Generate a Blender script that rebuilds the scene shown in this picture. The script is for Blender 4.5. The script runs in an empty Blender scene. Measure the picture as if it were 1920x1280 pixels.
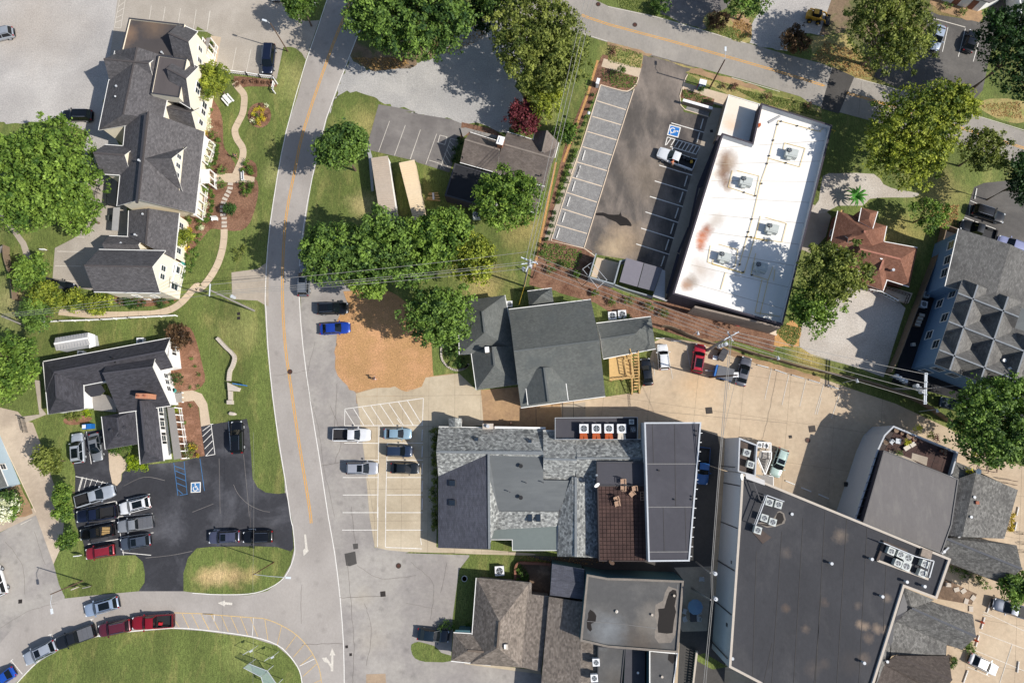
import bpy, math, random
import numpy as np
from mathutils import Vector, Matrix, geometry

# ------------------------------------------------------------------ camera, sky, sun, exposure
SC = bpy.context.scene
COL = SC.collection
CAM_H, FPX = 110.0, 1280.0
RX, RY = math.radians(8.662), math.radians(1.3273)
_R = Matrix.Rotation(RY, 3, 'Y') @ Matrix.Rotation(RX, 3, 'X')
cam_data = bpy.data.cameras.new('camera')
cam_data.sensor_width = 36.0
cam_data.lens = 24.0
cam_data.clip_start = 1.0
cam_data.clip_end = 3000.0
cam = bpy.data.objects.new('camera', cam_data)
COL.objects.link(cam)
cam.matrix_world = Matrix.Translation((0, 0, CAM_H)) @ _R.to_4x4()
SC.camera = cam
SUN_EL = math.radians(42.5)
SH_AZ = math.radians(161.5)              # direction in which shadows fall
world = bpy.data.worlds.new('World')
SC.world = world
world.use_nodes = True
wn = world.node_tree
wn.nodes.clear()
sky = wn.nodes.new('ShaderNodeTexSky')
sky.sky_type = 'NISHITA'
sky.sun_disc = False
sky.sun_elevation = SUN_EL
_sd = Vector((-math.cos(SH_AZ), -math.sin(SH_AZ)))
sky.sun_rotation = math.atan2(_sd.x, _sd.y)
bg = wn.nodes.new('ShaderNodeBackground')
bg.inputs[1].default_value = 0.115
wo = wn.nodes.new('ShaderNodeOutputWorld')
wn.links.new(sky.outputs[0], bg.inputs[0])
wn.links.new(bg.outputs[0], wo.inputs[0])
sun_data = bpy.data.lights.new('sun', 'SUN')
sun_data.energy = 5.0
sun_data.angle = math.radians(0.55)
sun_data.color = (1.0, 0.955, 0.89)
sun = bpy.data.objects.new('sun', sun_data)
COL.objects.link(sun)
_dir = Vector((math.cos(SH_AZ) * math.cos(SUN_EL), math.sin(SH_AZ) * math.cos(SUN_EL), -math.sin(SUN_EL)))
sun.rotation_euler = _dir.to_track_quat('-Z', 'Y').to_euler()
sun.location = (60, -20, 60)
SC.view_settings.view_transform = 'Standard'
SC.view_settings.look = 'None'
SC.view_settings.exposure = 0.15
SC.view_settings.gamma = 1.0
SC.view_settings.use_curve_mapping = False
SC.render.engine = 'CYCLES'
SC.cycles.max_bounces = 5
SC.cycles.transparent_max_bounces = 6

# ------------------------------------------------------------------ measured points -> world
TILES = {'f': (0, 0, 1), 'a': (1600, 400, 3.766), 'b': (160, 20, 4.573), 'c': (150, 280, 3.765), 'd': (840, 230, 6.4),
         'e': (1320, 790, 4.742), 'g': (1560, 770, 3.556), 'h': (1240, 480, 5.817), 'i': (1600, 600, 5.817),
         'j': (1080, 420, 6.4), 'k': (1180, 620, 7.112), 'l': (1080, 780, 4.571), 'm': (1280, 0, 3.0),
         'n': (1100, 80, 4.922), 'o': (0, 760, 5.12)}
for _c, _ox in enumerate((0, 380, 760, 1140, 1520)):
    for _r, _oy in enumerate((0, 320, 640, 950)):
        TILES['%d%d' % (_c, _r)] = (_ox, _oy, 3.88)

def P(s):
    """survey string -> [(px, py, z or None)]"""
    out, t = [], TILES['f']
    for w in s.split():
        if w in TILES:
            t = TILES[w]
            continue
        v = [float(q) for q in w.split(',')]
        out.append((t[0] + v[0] / t[2], t[1] + v[1] / t[2], v[2] if len(v) > 2 else None))
    return out

def W(px, py, z=0.0):
    r = _R @ Vector((px - 960.0, 640.0 - py, -FPX))
    k = (CAM_H - z) / -r.z
    return Vector((r.x * k, r.y * k, z))

def PW(s, z=0.0):
    return [W(a, b, z if c is None else c) for a, b, c in P(s)]

def lerp(a, b, t):
    return a + (b - a) * t

def smooth(pts, n=4, closed=True):
    out, N = [], len(pts)
    rng = range(N) if closed else range(N - 1)
    for i in rng:
        g = (lambda j: pts[j % N]) if closed else (lambda j: pts[max(0, min(N - 1, j))])
        p0, p1, p2, p3 = g(i - 1), g(i), g(i + 1), g(i + 2)
        for k in range(n):
            t = k / n
            out.append(0.5 * ((2 * p1) + (p2 - p0) * t + (2 * p0 - 5 * p1 + 4 * p2 - p3) * t * t + (3 * p1 - p0 - 3 * p2 + p3) * t ** 3))
    if not closed:
        out.append(pts[-1])
    return out

# ------------------------------------------------------------------ materials
MATS = {}
def srgb(h):
    if isinstance(h, tuple):
        return h
    v = [int(h[i:i + 2], 16) / 255 for i in (0, 2, 4)]
    return tuple(c / 12.92 if c < .04045 else ((c + .055) / 1.055) ** 2.4 for c in v)

class NT:
    def __init__(self, name):
        self.m = bpy.data.materials.new(name)
        self.m.use_nodes = True
        self.t = self.m.node_tree
        self.t.nodes.clear()
        self.out = self.n('ShaderNodeOutputMaterial')
        self.b = self.n('ShaderNodeBsdfPrincipled')
        self.l(self.b.outputs[0], self.out.inputs[0])
    def n(self, kind, **kw):
        o = self.t.nodes.new(kind)
        for k, v in kw.items():
            setattr(o, k, v)
        return o
    def l(self, a, b):
        self.t.links.new(a, b)
    def noise(self, vec, scale, detail=4, rough=.6, dist=0.0):
        o = self.n('ShaderNodeTexNoise')
        o.inputs['Scale'].default_value = scale
        o.inputs['Detail'].default_value = detail
        o.inputs['Roughness'].default_value = rough
        o.inputs['Distortion'].default_value = dist
        if vec is not None:
            self.l(vec, o.inputs['Vector'])
        return o.outputs['Fac']
    def rng(self, v, a, b, c=0.0, d=1.0):
        o = self.n('ShaderNodeMapRange')
        for i, x in enumerate((a, b, c, d)):
            o.inputs[i + 1].default_value = x
        self.l(v, o.inputs[0])
        return o.outputs[0]
    def mix(self, f, a, b, mode='MIX'):
        o = self.n('ShaderNodeMix', data_type='RGBA', blend_type=mode)
        for s, x in ((o.inputs[0], f), (o.inputs[6], a), (o.inputs[7], b)):
            if hasattr(x, 'links'):
                self.l(x, s)
            elif isinstance(x, tuple):
                s.default_value = (*x[:3], 1)
            else:
                s.default_value = x
        return o.outputs[2]
    def math(self, op, a, b=0.0):
        o = self.n('ShaderNodeMath', operation=op)
        for s, x in ((o.inputs[0], a), (o.inputs[1], b)):
            if hasattr(x, 'links'):
                self.l(x, s)
            else:
                s.default_value = x
        return o.outputs[0]

def M(name, base, var=.10, fine=.10, big=.12, small=3.0, c2=None, t2=(.5, .62), s2=.3, rough=.88, bump=.25, metal=0.0,
      stains=(), grain=12.0, stretch=None, coat=0.0, spots=0.0):
    """general weathered surface: broad mottling, finer grain, optional second colour in patches, local stains"""
    base = srgb(base)
    k = NT(name)
    pos = k.n('ShaderNodeNewGeometry').outputs['Position']
    vec = pos
    if stretch:
        mp = k.n('ShaderNodeMapping')
        mp.inputs['Rotation'].default_value = (0, 0, stretch[0])
        mp.inputs['Scale'].default_value = (stretch[1], 1, 1)
        k.l(pos, mp.inputs[0])
        vec = mp.outputs[0]
    n1 = k.rng(k.noise(vec, big, 5, .62), .3, .7, 1 - var, 1 + var)
    n2 = k.rng(k.noise(vec, small, 4, .65), .3, .7, 1 - fine, 1 + fine)
    n3f = k.noise(pos, grain, 2, .6)
    n3 = k.rng(n3f, .3, .7, 1 - fine, 1 + fine)
    v = k.math('MULTIPLY', k.math('MULTIPLY', n1, n2), n3)
    col = base
    if c2 is not None:
        m = k.rng(k.noise(vec, s2, 6, .65, .4), t2[0], t2[1])
        col = k.mix(m, base, srgb(c2))
    for (sx, sy, sr, sc, st) in stains:
        w = W(sx, sy, 0)
        d = k.n('ShaderNodeVectorMath', operation='DISTANCE')
        nz = k.n('ShaderNodeTexNoise')
        nz.inputs['Scale'].default_value = 1.0 / max(sr, .5)
        nz.inputs['Detail'].default_value = 9
        nz.inputs['Roughness'].default_value = .72
        k.l(pos, nz.inputs['Vector'])
        ad = k.n('ShaderNodeVectorMath', operation='MULTIPLY_ADD')
        k.l(nz.outputs['Color'], ad.inputs[0])
        ad.inputs[1].default_value = (sr * 1.6, sr * 1.6, 0)
        k.l(pos, ad.inputs[2])
        k.l(ad.outputs[0], d.inputs[0])
        d.inputs[1].default_value = (w.x + sr * .8, w.y + sr * .8, 0)
        sep = k.n('ShaderNodeSeparateXYZ')
        cmb = k.n('ShaderNodeCombineXYZ')
        k.l(ad.outputs[0], sep.inputs[0])
        k.l(sep.outputs[0], cmb.inputs[0])
        k.l(sep.outputs[1], cmb.inputs[1])
        k.l(cmb.outputs[0], d.inputs[0])
        col = k.mix(k.rng(d.outputs['Value'], sr * 1.05, sr * .15, 0, st), col, srgb(sc))
    if spots:
        vo = k.n('ShaderNodeTexVoronoi')
        vo.inputs['Scale'].default_value = .42
        k.l(pos, vo.inputs['Vector'])
        sp_ = k.rng(k.math('ADD', vo.outputs['Distance'], k.math('MULTIPLY', k.noise(pos, 3.0, 3), .35)), .24, .42, spots, 0)
        lane = k.rng(k.noise(pos, .6, 6, .75, .8), .56, .72, 0, spots * .5)
        col = k.mix(k.math('MAXIMUM', sp_, lane), col, tuple(x * .45 for x in base))
    cc = k.mix(1.0, col, (1, 1, 1), 'MULTIPLY') if not hasattr(col, 'links') else col
    vm = k.n('ShaderNodeVectorMath', operation='SCALE')
    k.l(cc, vm.inputs[0])
    k.l(v, vm.inputs['Scale'])
    k.l(vm.outputs[0], k.b.inputs['Base Color'])
    k.b.inputs['Roughness'].default_value = rough
    k.b.inputs['Metallic'].default_value = metal
    k.b.inputs['Coat Weight'].default_value = coat
    k.b.inputs['Specular IOR Level'].default_value = .3
    if bump:
        bp = k.n('ShaderNodeBump')
        bp.inputs['Strength'].default_value = bump
        bp.inputs['Distance'].default_value = .05
        k.l(n3f, bp.inputs['Height'])
        k.l(bp.outputs[0], k.b.inputs['Normal'])
    MATS[name] = k.m
    return k.m

def shingle(name, c1, c2, w=.32, h=.16, var=.16, contrast=.5, c3=None):
    """courses of asphalt shingles laid along the slope (uv in metres)"""
    k = NT(name)
    uv = k.n('ShaderNodeUVMap').outputs[0]
    pos = k.n('ShaderNodeNewGeometry').outputs['Position']
    br = k.n('ShaderNodeTexBrick')
    br.offset = .5
    br.inputs['Scale'].default_value = 1.0
    br.inputs['Brick Width'].default_value = w
    br.inputs['Row Height'].default_value = h
    br.inputs['Mortar Size'].default_value = .008
    br.inputs['Color1'].default_value = (*srgb(c1), 1)
    br.inputs['Color2'].default_value = (*srgb(c2), 1)
    br.inputs['Mortar'].default_value = (*[x * .45 for x in srgb(c1)], 1)
    k.l(uv, br.inputs['Vector'])
    # second, wider tab pattern so that the tabs vary in groups
    b2 = k.n('ShaderNodeTexBrick')
    b2.offset = .37
    b2.inputs['Scale'].default_value = 1.0
    b2.inputs['Brick Width'].default_value = w * 1.15
    b2.inputs['Row Height'].default_value = h * 1.6
    b2.inputs['Mortar Size'].default_value = 0.0
    b2.inputs['Color1'].default_value = (1 - contrast * .5,) * 3 + (1,)
    b2.inputs['Color2'].default_value = (1 + contrast * .5,) * 3 + (1,)
    k.l(uv, b2.inputs['Vector'])
    col = k.mix(1.0, br.outputs[0], b2.outputs[0], 'MULTIPLY')
    if c3:
        col = k.mix(k.rng(k.noise(pos, .35, 5, .6), .5, .68, 0, .7), col, srgb(c3))
    n1 = k.rng(k.noise(pos, .16, 5, .65), .3, .7, 1 - var, 1 + var)
    mp = k.n('ShaderNodeMapping')
    mp.inputs['Scale'].default_value = (2.2, .35, 1)
    k.l(uv, mp.inputs[0])
    n2 = k.rng(k.noise(mp.outputs[0], 1.0, 4, .7), .3, .7, .94, 1.06)
    vm = k.n('ShaderNodeVectorMath', operation='SCALE')
    k.l(col, vm.inputs[0])
    k.l(k.math('MULTIPLY', n1, n2), vm.inputs['Scale'])
    k.l(vm.outputs[0], k.b.inputs['Base Color'])
    k.b.inputs['Roughness'].default_value = .92
    k.b.inputs['Specular IOR Level'].default_value = .25
    bp = k.n('ShaderNodeBump')
    bp.inputs['Strength'].default_value = .35
    bp.inputs['Distance'].default_value = .03
    k.l(br.outputs['Fac'], bp.inputs['Height'])
    k.l(bp.outputs[0], k.b.inputs['Normal'])
    MATS[name] = k.m
    return k.m

def plain(name, c, rough=.5, metal=0.0, coat=0.0, trans=0.0, alpha=1.0, var=.06):
    k = NT(name)
    tc = k.n('ShaderNodeTexCoord').outputs['Object']
    n = k.rng(k.noise(tc, 2.5, 4), .3, .7, 1 - var, 1 + var)
    vm = k.n('ShaderNodeVectorMath', operation='SCALE')
    vm.inputs[0].default_value = srgb(c)
    k.l(n, vm.inputs['Scale'])
    k.l(vm.outputs[0], k.b.inputs['Base Color'])
    k.b.inputs['Roughness'].default_value = rough
    k.b.inputs['Metallic'].default_value = metal
    k.b.inputs['Coat Weight'].default_value = coat
    k.b.inputs['Transmission Weight'].default_value = trans
    k.b.inputs['Alpha'].default_value = alpha
    MATS[name] = k.m
    return k.m

def paint():
    k = NT('car_paint')
    oi = k.n('ShaderNodeObjectInfo').outputs['Color']
    tc = k.n('ShaderNodeTexCoord').outputs['Object']
    vm = k.n('ShaderNodeVectorMath', operation='SCALE')
    k.l(oi, vm.inputs[0])
    k.l(k.rng(k.noise(tc, 1.2, 4), .3, .7, .94, 1.04), vm.inputs['Scale'])
    k.l(vm.outputs[0], k.b.inputs['Base Color'])
    k.b.inputs['Roughness'].default_value = .35
    k.b.inputs['Metallic'].default_value = .25
    k.b.inputs['Coat Weight'].default_value = .8
    k.b.inputs['Coat Roughness'].default_value = .06
    MATS['car_paint'] = k.m
paint()

def foliage(name, dark, light, tr=.25, rough=.6, gain=1.0):
    dark, light = [tuple(v * gain for v in srgb(c)) for c in (dark, light)]
    k = NT(name)
    at = k.n('ShaderNodeAttribute', attribute_name='tint').outputs['Fac']
    cr = k.n('ShaderNodeValToRGB')
    cr.color_ramp.elements[0].color = (*dark, 1)
    cr.color_ramp.elements[1].color = (*light, 1)
    k.l(at, cr.inputs[0])
    k.l(cr.outputs[0], k.b.inputs['Base Color'])
    k.b.inputs['Roughness'].default_value = rough
    k.b.inputs['Specular IOR Level'].default_value = .25
    t = k.n('ShaderNodeBsdfTranslucent')
    k.l(k.mix(1.0, cr.outputs[0], (1.25, 1.35, .6), 'MULTIPLY'), t.inputs[0])
    ms = k.n('ShaderNodeMixShader')
    ms.inputs[0].default_value = tr
    k.l(k.b.outputs[0], ms.inputs[1])
    k.l(t.outputs[0], ms.inputs[2])
    k.l(ms.outputs[0], k.out.inputs[0])
    MATS[name] = k.m

# ------------------------------------------------------------------ mesh helpers
def newmesh(name, verts, faces, mats, smooth_=False, fmat=None, uvs=None):
    me = bpy.data.meshes.new(name)
    me.from_pydata([tuple(v) for v in verts], [], faces)
    for m in (mats if isinstance(mats, (list, tuple)) else [mats]):
        me.materials.append(MATS[m])
    if fmat:
        me.polygons.foreach_set('material_index', fmat)
    if smooth_:
        me.polygons.foreach_set('use_smooth', [True] * len(me.polygons))
    if uvs is not None:
        ul = me.uv_layers.new(name='UVMap')
        ul.data.foreach_set('uv', uvs)
    return me

def link(name, me, parent=None):
    o = bpy.data.objects.new(name, me)
    COL.objects.link(o)
    if parent is not None:
        o.parent = parent
    return o

def tag(o, label=None, cat=None, group=None, kind=None):
    if label: o['label'] = label
    if cat: o['category'] = cat
    if group: o['group'] = group
    if kind: o['kind'] = kind
    return o

def thing(name, label, cat, loc=(0, 0, 0), rz=0.0, group=None):
    o = bpy.data.objects.new(name, None)
    COL.objects.link(o)
    o.empty_display_size = .3
    o.location = loc
    o.rotation_euler = (0, 0, rz)
    return tag(o, label, cat, group)

def wpart(parent, name, verts, faces, mats, **kw):
    """part given in world coordinates under a thing that is not rotated"""
    l = Vector(parent.location) if parent is not None and parent.type == 'EMPTY' else Vector((0, 0, 0))
    p = parent
    while p is not None and p.type != 'EMPTY':
        p = p.parent
    if p is not None:
        l = Vector(p.location)
    return link(name, newmesh(name, [Vector(v) - l for v in verts], faces, mats, **kw), parent)

class MB:
    """collects boxes, tubes and discs into one mesh"""
    def __init__(self):
        self.v, self.f, self.m = [], [], []
    def add(self, vs, fs, mi=0):
        b = len(self.v)
        self.v += [Vector(v) for v in vs]
        self.f += [tuple(i + b for i in f) for f in fs]
        self.m += [mi] * len(fs)
        return self
    def box(self, c, s, rz=0.0, mi=0, rx=0.0, ry=0.0):
        R = Matrix.Rotation(rz, 3, 'Z') @ Matrix.Rotation(ry, 3, 'Y') @ Matrix.Rotation(rx, 3, 'X')
        c = Vector(c)
        vs = [c + R @ Vector((x * s[0] / 2, y * s[1] / 2, z * s[2] / 2)) for z in (-1, 1) for x, y in ((-1, -1), (1, -1), (1, 1), (-1, 1))]
        return self.add(vs, [(3, 2, 1, 0), (4, 5, 6, 7), (0, 1, 5, 4), (1, 2, 6, 5), (2, 3, 7, 6), (3, 0, 4, 7)], mi)
    def bar(self, a, b, w, h, mi=0):
        a, b = Vector(a), Vector(b)
        d = (b - a)
        L = d.length
        if L < 1e-5: return self
        x = d / L
        y = Vector((0, 0, 1)).cross(x)
        if y.length < 1e-3: y = Vector((0, 1, 0))
        y.normalize()
        z = x.cross(y)
        vs = []
        for p in (a, b):
            vs += [p - y * w / 2 - z * h / 2, p + y * w / 2 - z * h / 2, p + y * w / 2 + z * h / 2, p - y * w / 2 + z * h / 2]
        return self.add(vs, [(0, 3, 2, 1), (4, 5, 6, 7), (0, 1, 5, 4), (1, 2, 6, 5), (2, 3, 7, 6), (3, 0, 4, 7)], mi)
    def tube(self, pts, r, n=6, mi=0, cap=True):
        pts = [Vector(p) for p in pts]
        rr = r if isinstance(r, (list, tuple)) else [r] * len(pts)
        vs, fs = [], []
        for i, p in enumerate(pts):
            d = (pts[min(i + 1, len(pts) - 1)] - pts[max(i - 1, 0)]).normalized()
            y = Vector((0, 0, 1)).cross(d)
            if y.length < 1e-2: y = Vector((0, 1, 0)).cross(d)
            y.normalize()
            z = d.cross(y)
            for k in range(n):
                a = 2 * math.pi * k / n
                vs.append(p + (y * math.cos(a) + z * math.sin(a)) * rr[i])
        for i in range(len(pts) - 1):
            for k in range(n):
                fs.append((i * n + k, i * n + (k + 1) % n, (i + 1) * n + (k + 1) % n, (i + 1) * n + k))
        if cap:
            fs.append(tuple(range(n - 1, -1, -1)))
            fs.append(tuple((len(pts) - 1) * n + k for k in range(n)))
        return self.add(vs, fs, mi)
    def disc(self, c, r, n=16, mi=0, z2=None):
        c = Vector(c)
        vs = [c + Vector((math.cos(2 * math.pi * k / n) * r, math.sin(2 * math.pi * k / n) * r, 0)) for k in range(n)]
        return self.add(vs, [tuple(range(n))], mi)
    def poly(self, pts, mi=0):
        return self.add(pts, [tuple(range(len(pts)))], mi)
    def build(self, name, mats, parent=None, world=False, smooth_=False):
        if world:
            return wpart(parent, name, self.v, self.f, mats, fmat=self.m, smooth_=smooth_)
        return link(name, newmesh(name, self.v, self.f, mats, smooth_, self.m), parent)

def area2(p):
    return sum(p[i].x * p[(i + 1) % len(p)].y - p[(i + 1) % len(p)].x * p[i].y for i in range(len(p)))

def ccw(p):
    return list(p) if area2(p) > 0 else list(reversed(p))

def tess(pts):
    return [tuple(t) for t in geometry.tessellate_polygon([[Vector((p.x, p.y, 0)) for p in pts]])]

def sheet_faces(pts):
    fs = []
    for t in tess(pts):
        a, b, c = (pts[i] for i in t)
        fs.append(t if (b.x - a.x) * (c.y - a.y) - (b.y - a.y) * (c.x - a.x) > 0 else t[::-1])
    return fs

GC = [0]
def ground(name, s, mat, layer, sm=0, z=None, kind='structure', rough_edge=0.0):
    """flat sheet of ground at its own small height"""
    GC[0] = (GC[0] + 1) % 12
    zz = layer * .004 + (GC[0] * .0003 if layer else 0) if z is None else z
    p = PW(s) if isinstance(s, str) else list(s)
    p = [Vector((q.x, q.y, 0)) for q in p]
    if sm: p = smooth(p, sm)
    if rough_edge:
        rr = random.Random(len(p) * 7 + int(abs(p[0].x) * 10))
        q = []
        for i in range(len(p)):
            a, b = p[i], p[(i + 1) % len(p)]
            n = max(1, int((b - a).length / .8))
            for k in range(n):
                c = lerp(a, b, k / n)
                q.append(c + Vector((rr.uniform(-1, 1), rr.uniform(-1, 1), 0)) * rough_edge)
        p = q
    p = [Vector((q.x, q.y, zz)) for q in p]
    p = ccw(p)
    o = link(name, newmesh(name, p, sheet_faces(p), mat))
    return tag(o, kind=kind)

def prism(pts, z0, z1):
    """closed prism mesh data from a plan polygon"""
    p = ccw(pts)
    n = len(p)
    vs = [Vector((q.x, q.y, z0)) for q in p] + [Vector((q.x, q.y, z1)) for q in p]
    fs = [tuple(n + i for i in t) for t in sheet_faces(p)]
    fs += [(i, (i + 1) % n, n + (i + 1) % n, n + i) for i in range(n)]
    return vs, fs

def slab(name, s, mat, z1, z0=0.0, sm=0, parent=None, kind='structure'):
    p = PW(s) if isinstance(s, str) else list(s)
    if sm: p = smooth(p, sm)
    vs, fs = prism(p, z0, z1)
    if parent is not None:
        return wpart(parent, name, vs, fs, mat)
    o = link(name, newmesh(name, vs, fs, mat))
    return tag(o, kind=kind)

def strip_pts(c, w, w2=None):
    """left and right offsets of a centreline"""
    L, Rr = [], []
    for i, p in enumerate(c):
        d = c[min(i + 1, len(c) - 1)] - c[max(i - 1, 0)]
        d = Vector((d.x, d.y, 0)).normalized()
        n = Vector((-d.y, d.x, 0))
        L.append(p + n * w / 2)
        Rr.append(p - n * w / 2)
    return L, Rr

def line(s, w, mat, layer, name='road_marking', sm=0, z=None, parent=None):
    c = PW(s) if isinstance(s, str) else s
    if sm: c = smooth(c, sm, closed=False)
    L, Rr = strip_pts(c, w)
    GC[0] = (GC[0] + 1) % 12
    zz = layer * .004 + GC[0] * .0003 if z is None else z
    vs = [Vector((p.x, p.y, zz)) for p in L + Rr]
    n = len(L)
    fs = [(n + i, n + i + 1, i + 1, i) for i in range(n - 1)]
    if parent is not None:
        return wpart(parent, name, vs, fs, mat)
    return tag(link(name, newmesh(name, vs, fs, mat)), kind='structure')

def kerb(s, mat='concrete_kerb', w=.15, h=.12, sm=0, name='kerb', z=0.0):
    c = PW(s)
    if sm: c = smooth(c, sm, closed=False)
    L, Rr = strip_pts(c, w)
    mb = MB()
    for i in range(len(L) - 1):
        q = [Rr[i], Rr[i + 1], L[i + 1], L[i]]
        vs = [Vector((a.x, a.y, z)) for a in q] + [Vector((a.x, a.y, z + h)) for a in q]
        mb.add(vs, [(4, 5, 6, 7), (0, 1, 5, 4), (2, 3, 7, 6), (1, 2, 6, 5), (3, 0, 4, 7)])
    return tag(mb.build(name, mat), kind='structure')

def clip(poly, a, b):
    """keep the part of poly to the left of a->b"""
    out = []
    f = lambda p: (b.x - a.x) * (p.y - a.y) - (b.y - a.y) * (p.x - a.x)
    for i in range(len(poly)):
        p, q = poly[i], poly[(i + 1) % len(poly)]
        fp, fq = f(p), f(q)
        if fp >= 0: out.append(p)
        if fp * fq < 0: out.append(p + (q - p) * (fp / (fp - fq)))
    return out

def slabs(name, s, mat, jointmat, layer, o_px, u_px, cw, ch, gap=.035, rise=.02, piece='slab', sm=0):
    """a paved area poured in bays: bed sheet with recessed joints and one object per bay"""
    p = PW(s)
    if sm: p = smooth(p, sm)
    p = ccw([Vector((q.x, q.y, 0)) for q in p])
    z = layer * .004
    base = ground(name, p, jointmat, layer)
    o = W(*o_px)
    u = W(*u_px) - o
    u = Vector((u.x, u.y, 0)).normalized()
    v = Vector((-u.y, u.x, 0))
    us = [(q - o).dot(u) for q in p]
    vs_ = [(q - o).dot(v) for q in p]
    for i in range(math.floor(min(us) / cw), math.ceil(max(us) / cw)):
        for j in range(math.floor(min(vs_) / ch), math.ceil(max(vs_) / ch)):
            c = [o + u * (i * cw + gap / 2) + v * (j * ch + gap / 2), o + u * ((i + 1) * cw - gap / 2) + v * (j * ch + gap / 2),
                 o + u * ((i + 1) * cw - gap / 2) + v * ((j + 1) * ch - gap / 2), o + u * (i * cw + gap / 2) + v * ((j + 1) * ch - gap / 2)]
            q = p
            for k in range(4):
                q = clip(q, c[k], c[(k + 1) % 4])
                if len(q) < 3: break
            if len(q) < 3 or abs(area2(q)) < .3: continue
            vs, fs = prism(q, z, z + rise)
            link(piece, newmesh(piece, vs, fs, mat), base)
    return base

def pathslabs(name, s, w, mat, jm, layer, seg=1.5, rise=.05, sm=5):
    c = smooth(PW(s), sm, closed=False)
    L, Rr = strip_pts(c, w)
    base = ground(name, L + Rr[::-1], jm, layer)
    z = layer * .004
    acc, st = 0.0, 0
    for i in range(1, len(c)):
        acc += (c[i] - c[i - 1]).length
        if acc >= seg or i == len(c) - 1:
            a, b = L[st:i + 1], Rr[st:i + 1]
            dl = (b[-1] - b[0]).normalized() * .02
            q = [a[0] + dl] + a[1:-1] + [a[-1] - dl, b[-1] - dl] + b[1:-1][::-1] + [b[0] + dl]
            vs, fs = prism(q, z, z + rise)
            link('slab', newmesh('slab', vs, fs, mat), base)
            st, acc = i, 0.0
    return base
# ------------------------------------------------------------------ building helpers
def inset(p, d):
    p = ccw(p)
    n = len(p)
    out = []
    for i in range(n):
        a, b, c = p[i - 1], p[i], p[(i + 1) % n]
        e1 = (b - a); e1 = Vector((e1.x, e1.y, 0)).normalized()
        e2 = (c - b); e2 = Vector((e2.x, e2.y, 0)).normalized()
        n1, n2 = Vector((-e1.y, e1.x, 0)), Vector((-e2.y, e2.x, 0))
        m = n1 + n2
        k = d * 2 / max(m.length_squared, .6)
        out.append(b + m * k)
    return out

def face_uv(pts):
    a = pts[0]
    nrm = Vector((0, 0, 0))
    for i in range(len(pts)):
        p, q = pts[i], pts[(i + 1) % len(pts)]
        nrm += Vector(((p.y - q.y) * (p.z + q.z), (p.z - q.z) * (p.x + q.x), (p.x - q.x) * (p.y + q.y)))
    nrm.normalize()
    u = Vector((0, 0, 1)).cross(nrm)
    if u.length < .03: u = Vector((1, 0, 0))
    u.normalize()
    v = nrm.cross(u)
    return [(p.dot(u), p.dot(v)) for p in pts]

def building(name, label, cat, px, py, group=None):
    return thing(name, label, cat, W(px, py, 0), 0.0, group)

def roofmesh(b, V, faces, edge, mat, trim, th=.16, name='roof'):
    """sloped roof faces (indices into V) with a trimmed edge loop"""
    vs, fs, fm, uv = [], [], [], []
    for f in faces:
        pts = [V[i] for i in f]
        nz = sum((pts[i].x * pts[(i + 1) % len(pts)].y - pts[(i + 1) % len(pts)].x * pts[i].y) for i in range(len(pts)))
        if nz < 0: pts = pts[::-1]
        k = len(vs)
        vs += pts
        fs.append(tuple(range(k, k + len(pts))))
        fm.append(0)
        for q in face_uv(pts): uv += q
        k = len(vs)
        vs += [p - Vector((0, 0, th)) for p in pts[::-1]]
        fs.append(tuple(range(k, k + len(pts))))
        fm.append(1)
        uv += [0.0, 0.0] * len(pts)
    n = len(edge)
    for i in range(n):
        a, c = V[edge[i]], V[edge[(i + 1) % n]]
        k = len(vs)
        vs += [a - Vector((0, 0, th)), c - Vector((0, 0, th)), c, a]
        fs.append((k, k + 1, k + 2, k + 3))
        fm.append(1)
        uv += [0.0, 0.0] * 4
    return wpart(b, name, vs, fs, [mat, trim], fmat=fm, uvs=uv)

def put_window(b, wall, a, c, t, z, w, h, dark='glass_dark', shutters=False):
    d = (c - a); d = Vector((d.x, d.y, 0)); L = d.length; d.normalize()
    n = Vector((d.y, -d.x, 0))
    p = a + d * (L * t) + n * .03
    p = Vector((p.x, p.y, z))
    q = lambda x, y, o: p + d * x + Vector((0, 0, y)) + n * o
    mb = MB()
    def bx(x0, x1, y0, y1, o0, o1, mi=0):
        vs = [q(x, y, o) for o in (o0, o1) for x, y in ((x0, y0), (x1, y0), (x1, y1), (x0, y1))]
        mb.add(vs, [(3, 2, 1, 0), (4, 5, 6, 7), (0, 1, 5, 4), (1, 2, 6, 5), (2, 3, 7, 6), (3, 0, 4, 7)], mi)
    f = .09
    bx(-w/2-f, w/2+f, h/2, h/2+f, -.03, .06); bx(-w/2-f, w/2+f, -h/2-f, -h/2, -.03, .10)
    bx(-w/2-f, -w/2, -h/2, h/2, -.03, .05); bx(w/2, w/2+f, -h/2, h/2, -.03, .05)
    bx(-w/2, w/2, -.02, .02, -.02, .02)
    if shutters:
        bx(-w/2-f-.4, -w/2-f-.03, -h/2, h/2, 0, .05, 1); bx(w/2+f+.03, w/2+f+.4, -h/2, h/2, 0, .05, 1)
    win = mb.build('window', ['trim_white', 'shutter_dark'], b, world=True)
    g = [q(-w/2, -h/2, 0), q(w/2, -h/2, 0), q(w/2, h/2, 0), q(-w/2, h/2, 0)]
    l = Vector(b.location)
    link('pane', newmesh('pane', [v - l for v in g], [(0, 1, 2, 3)], dark), win)

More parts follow.
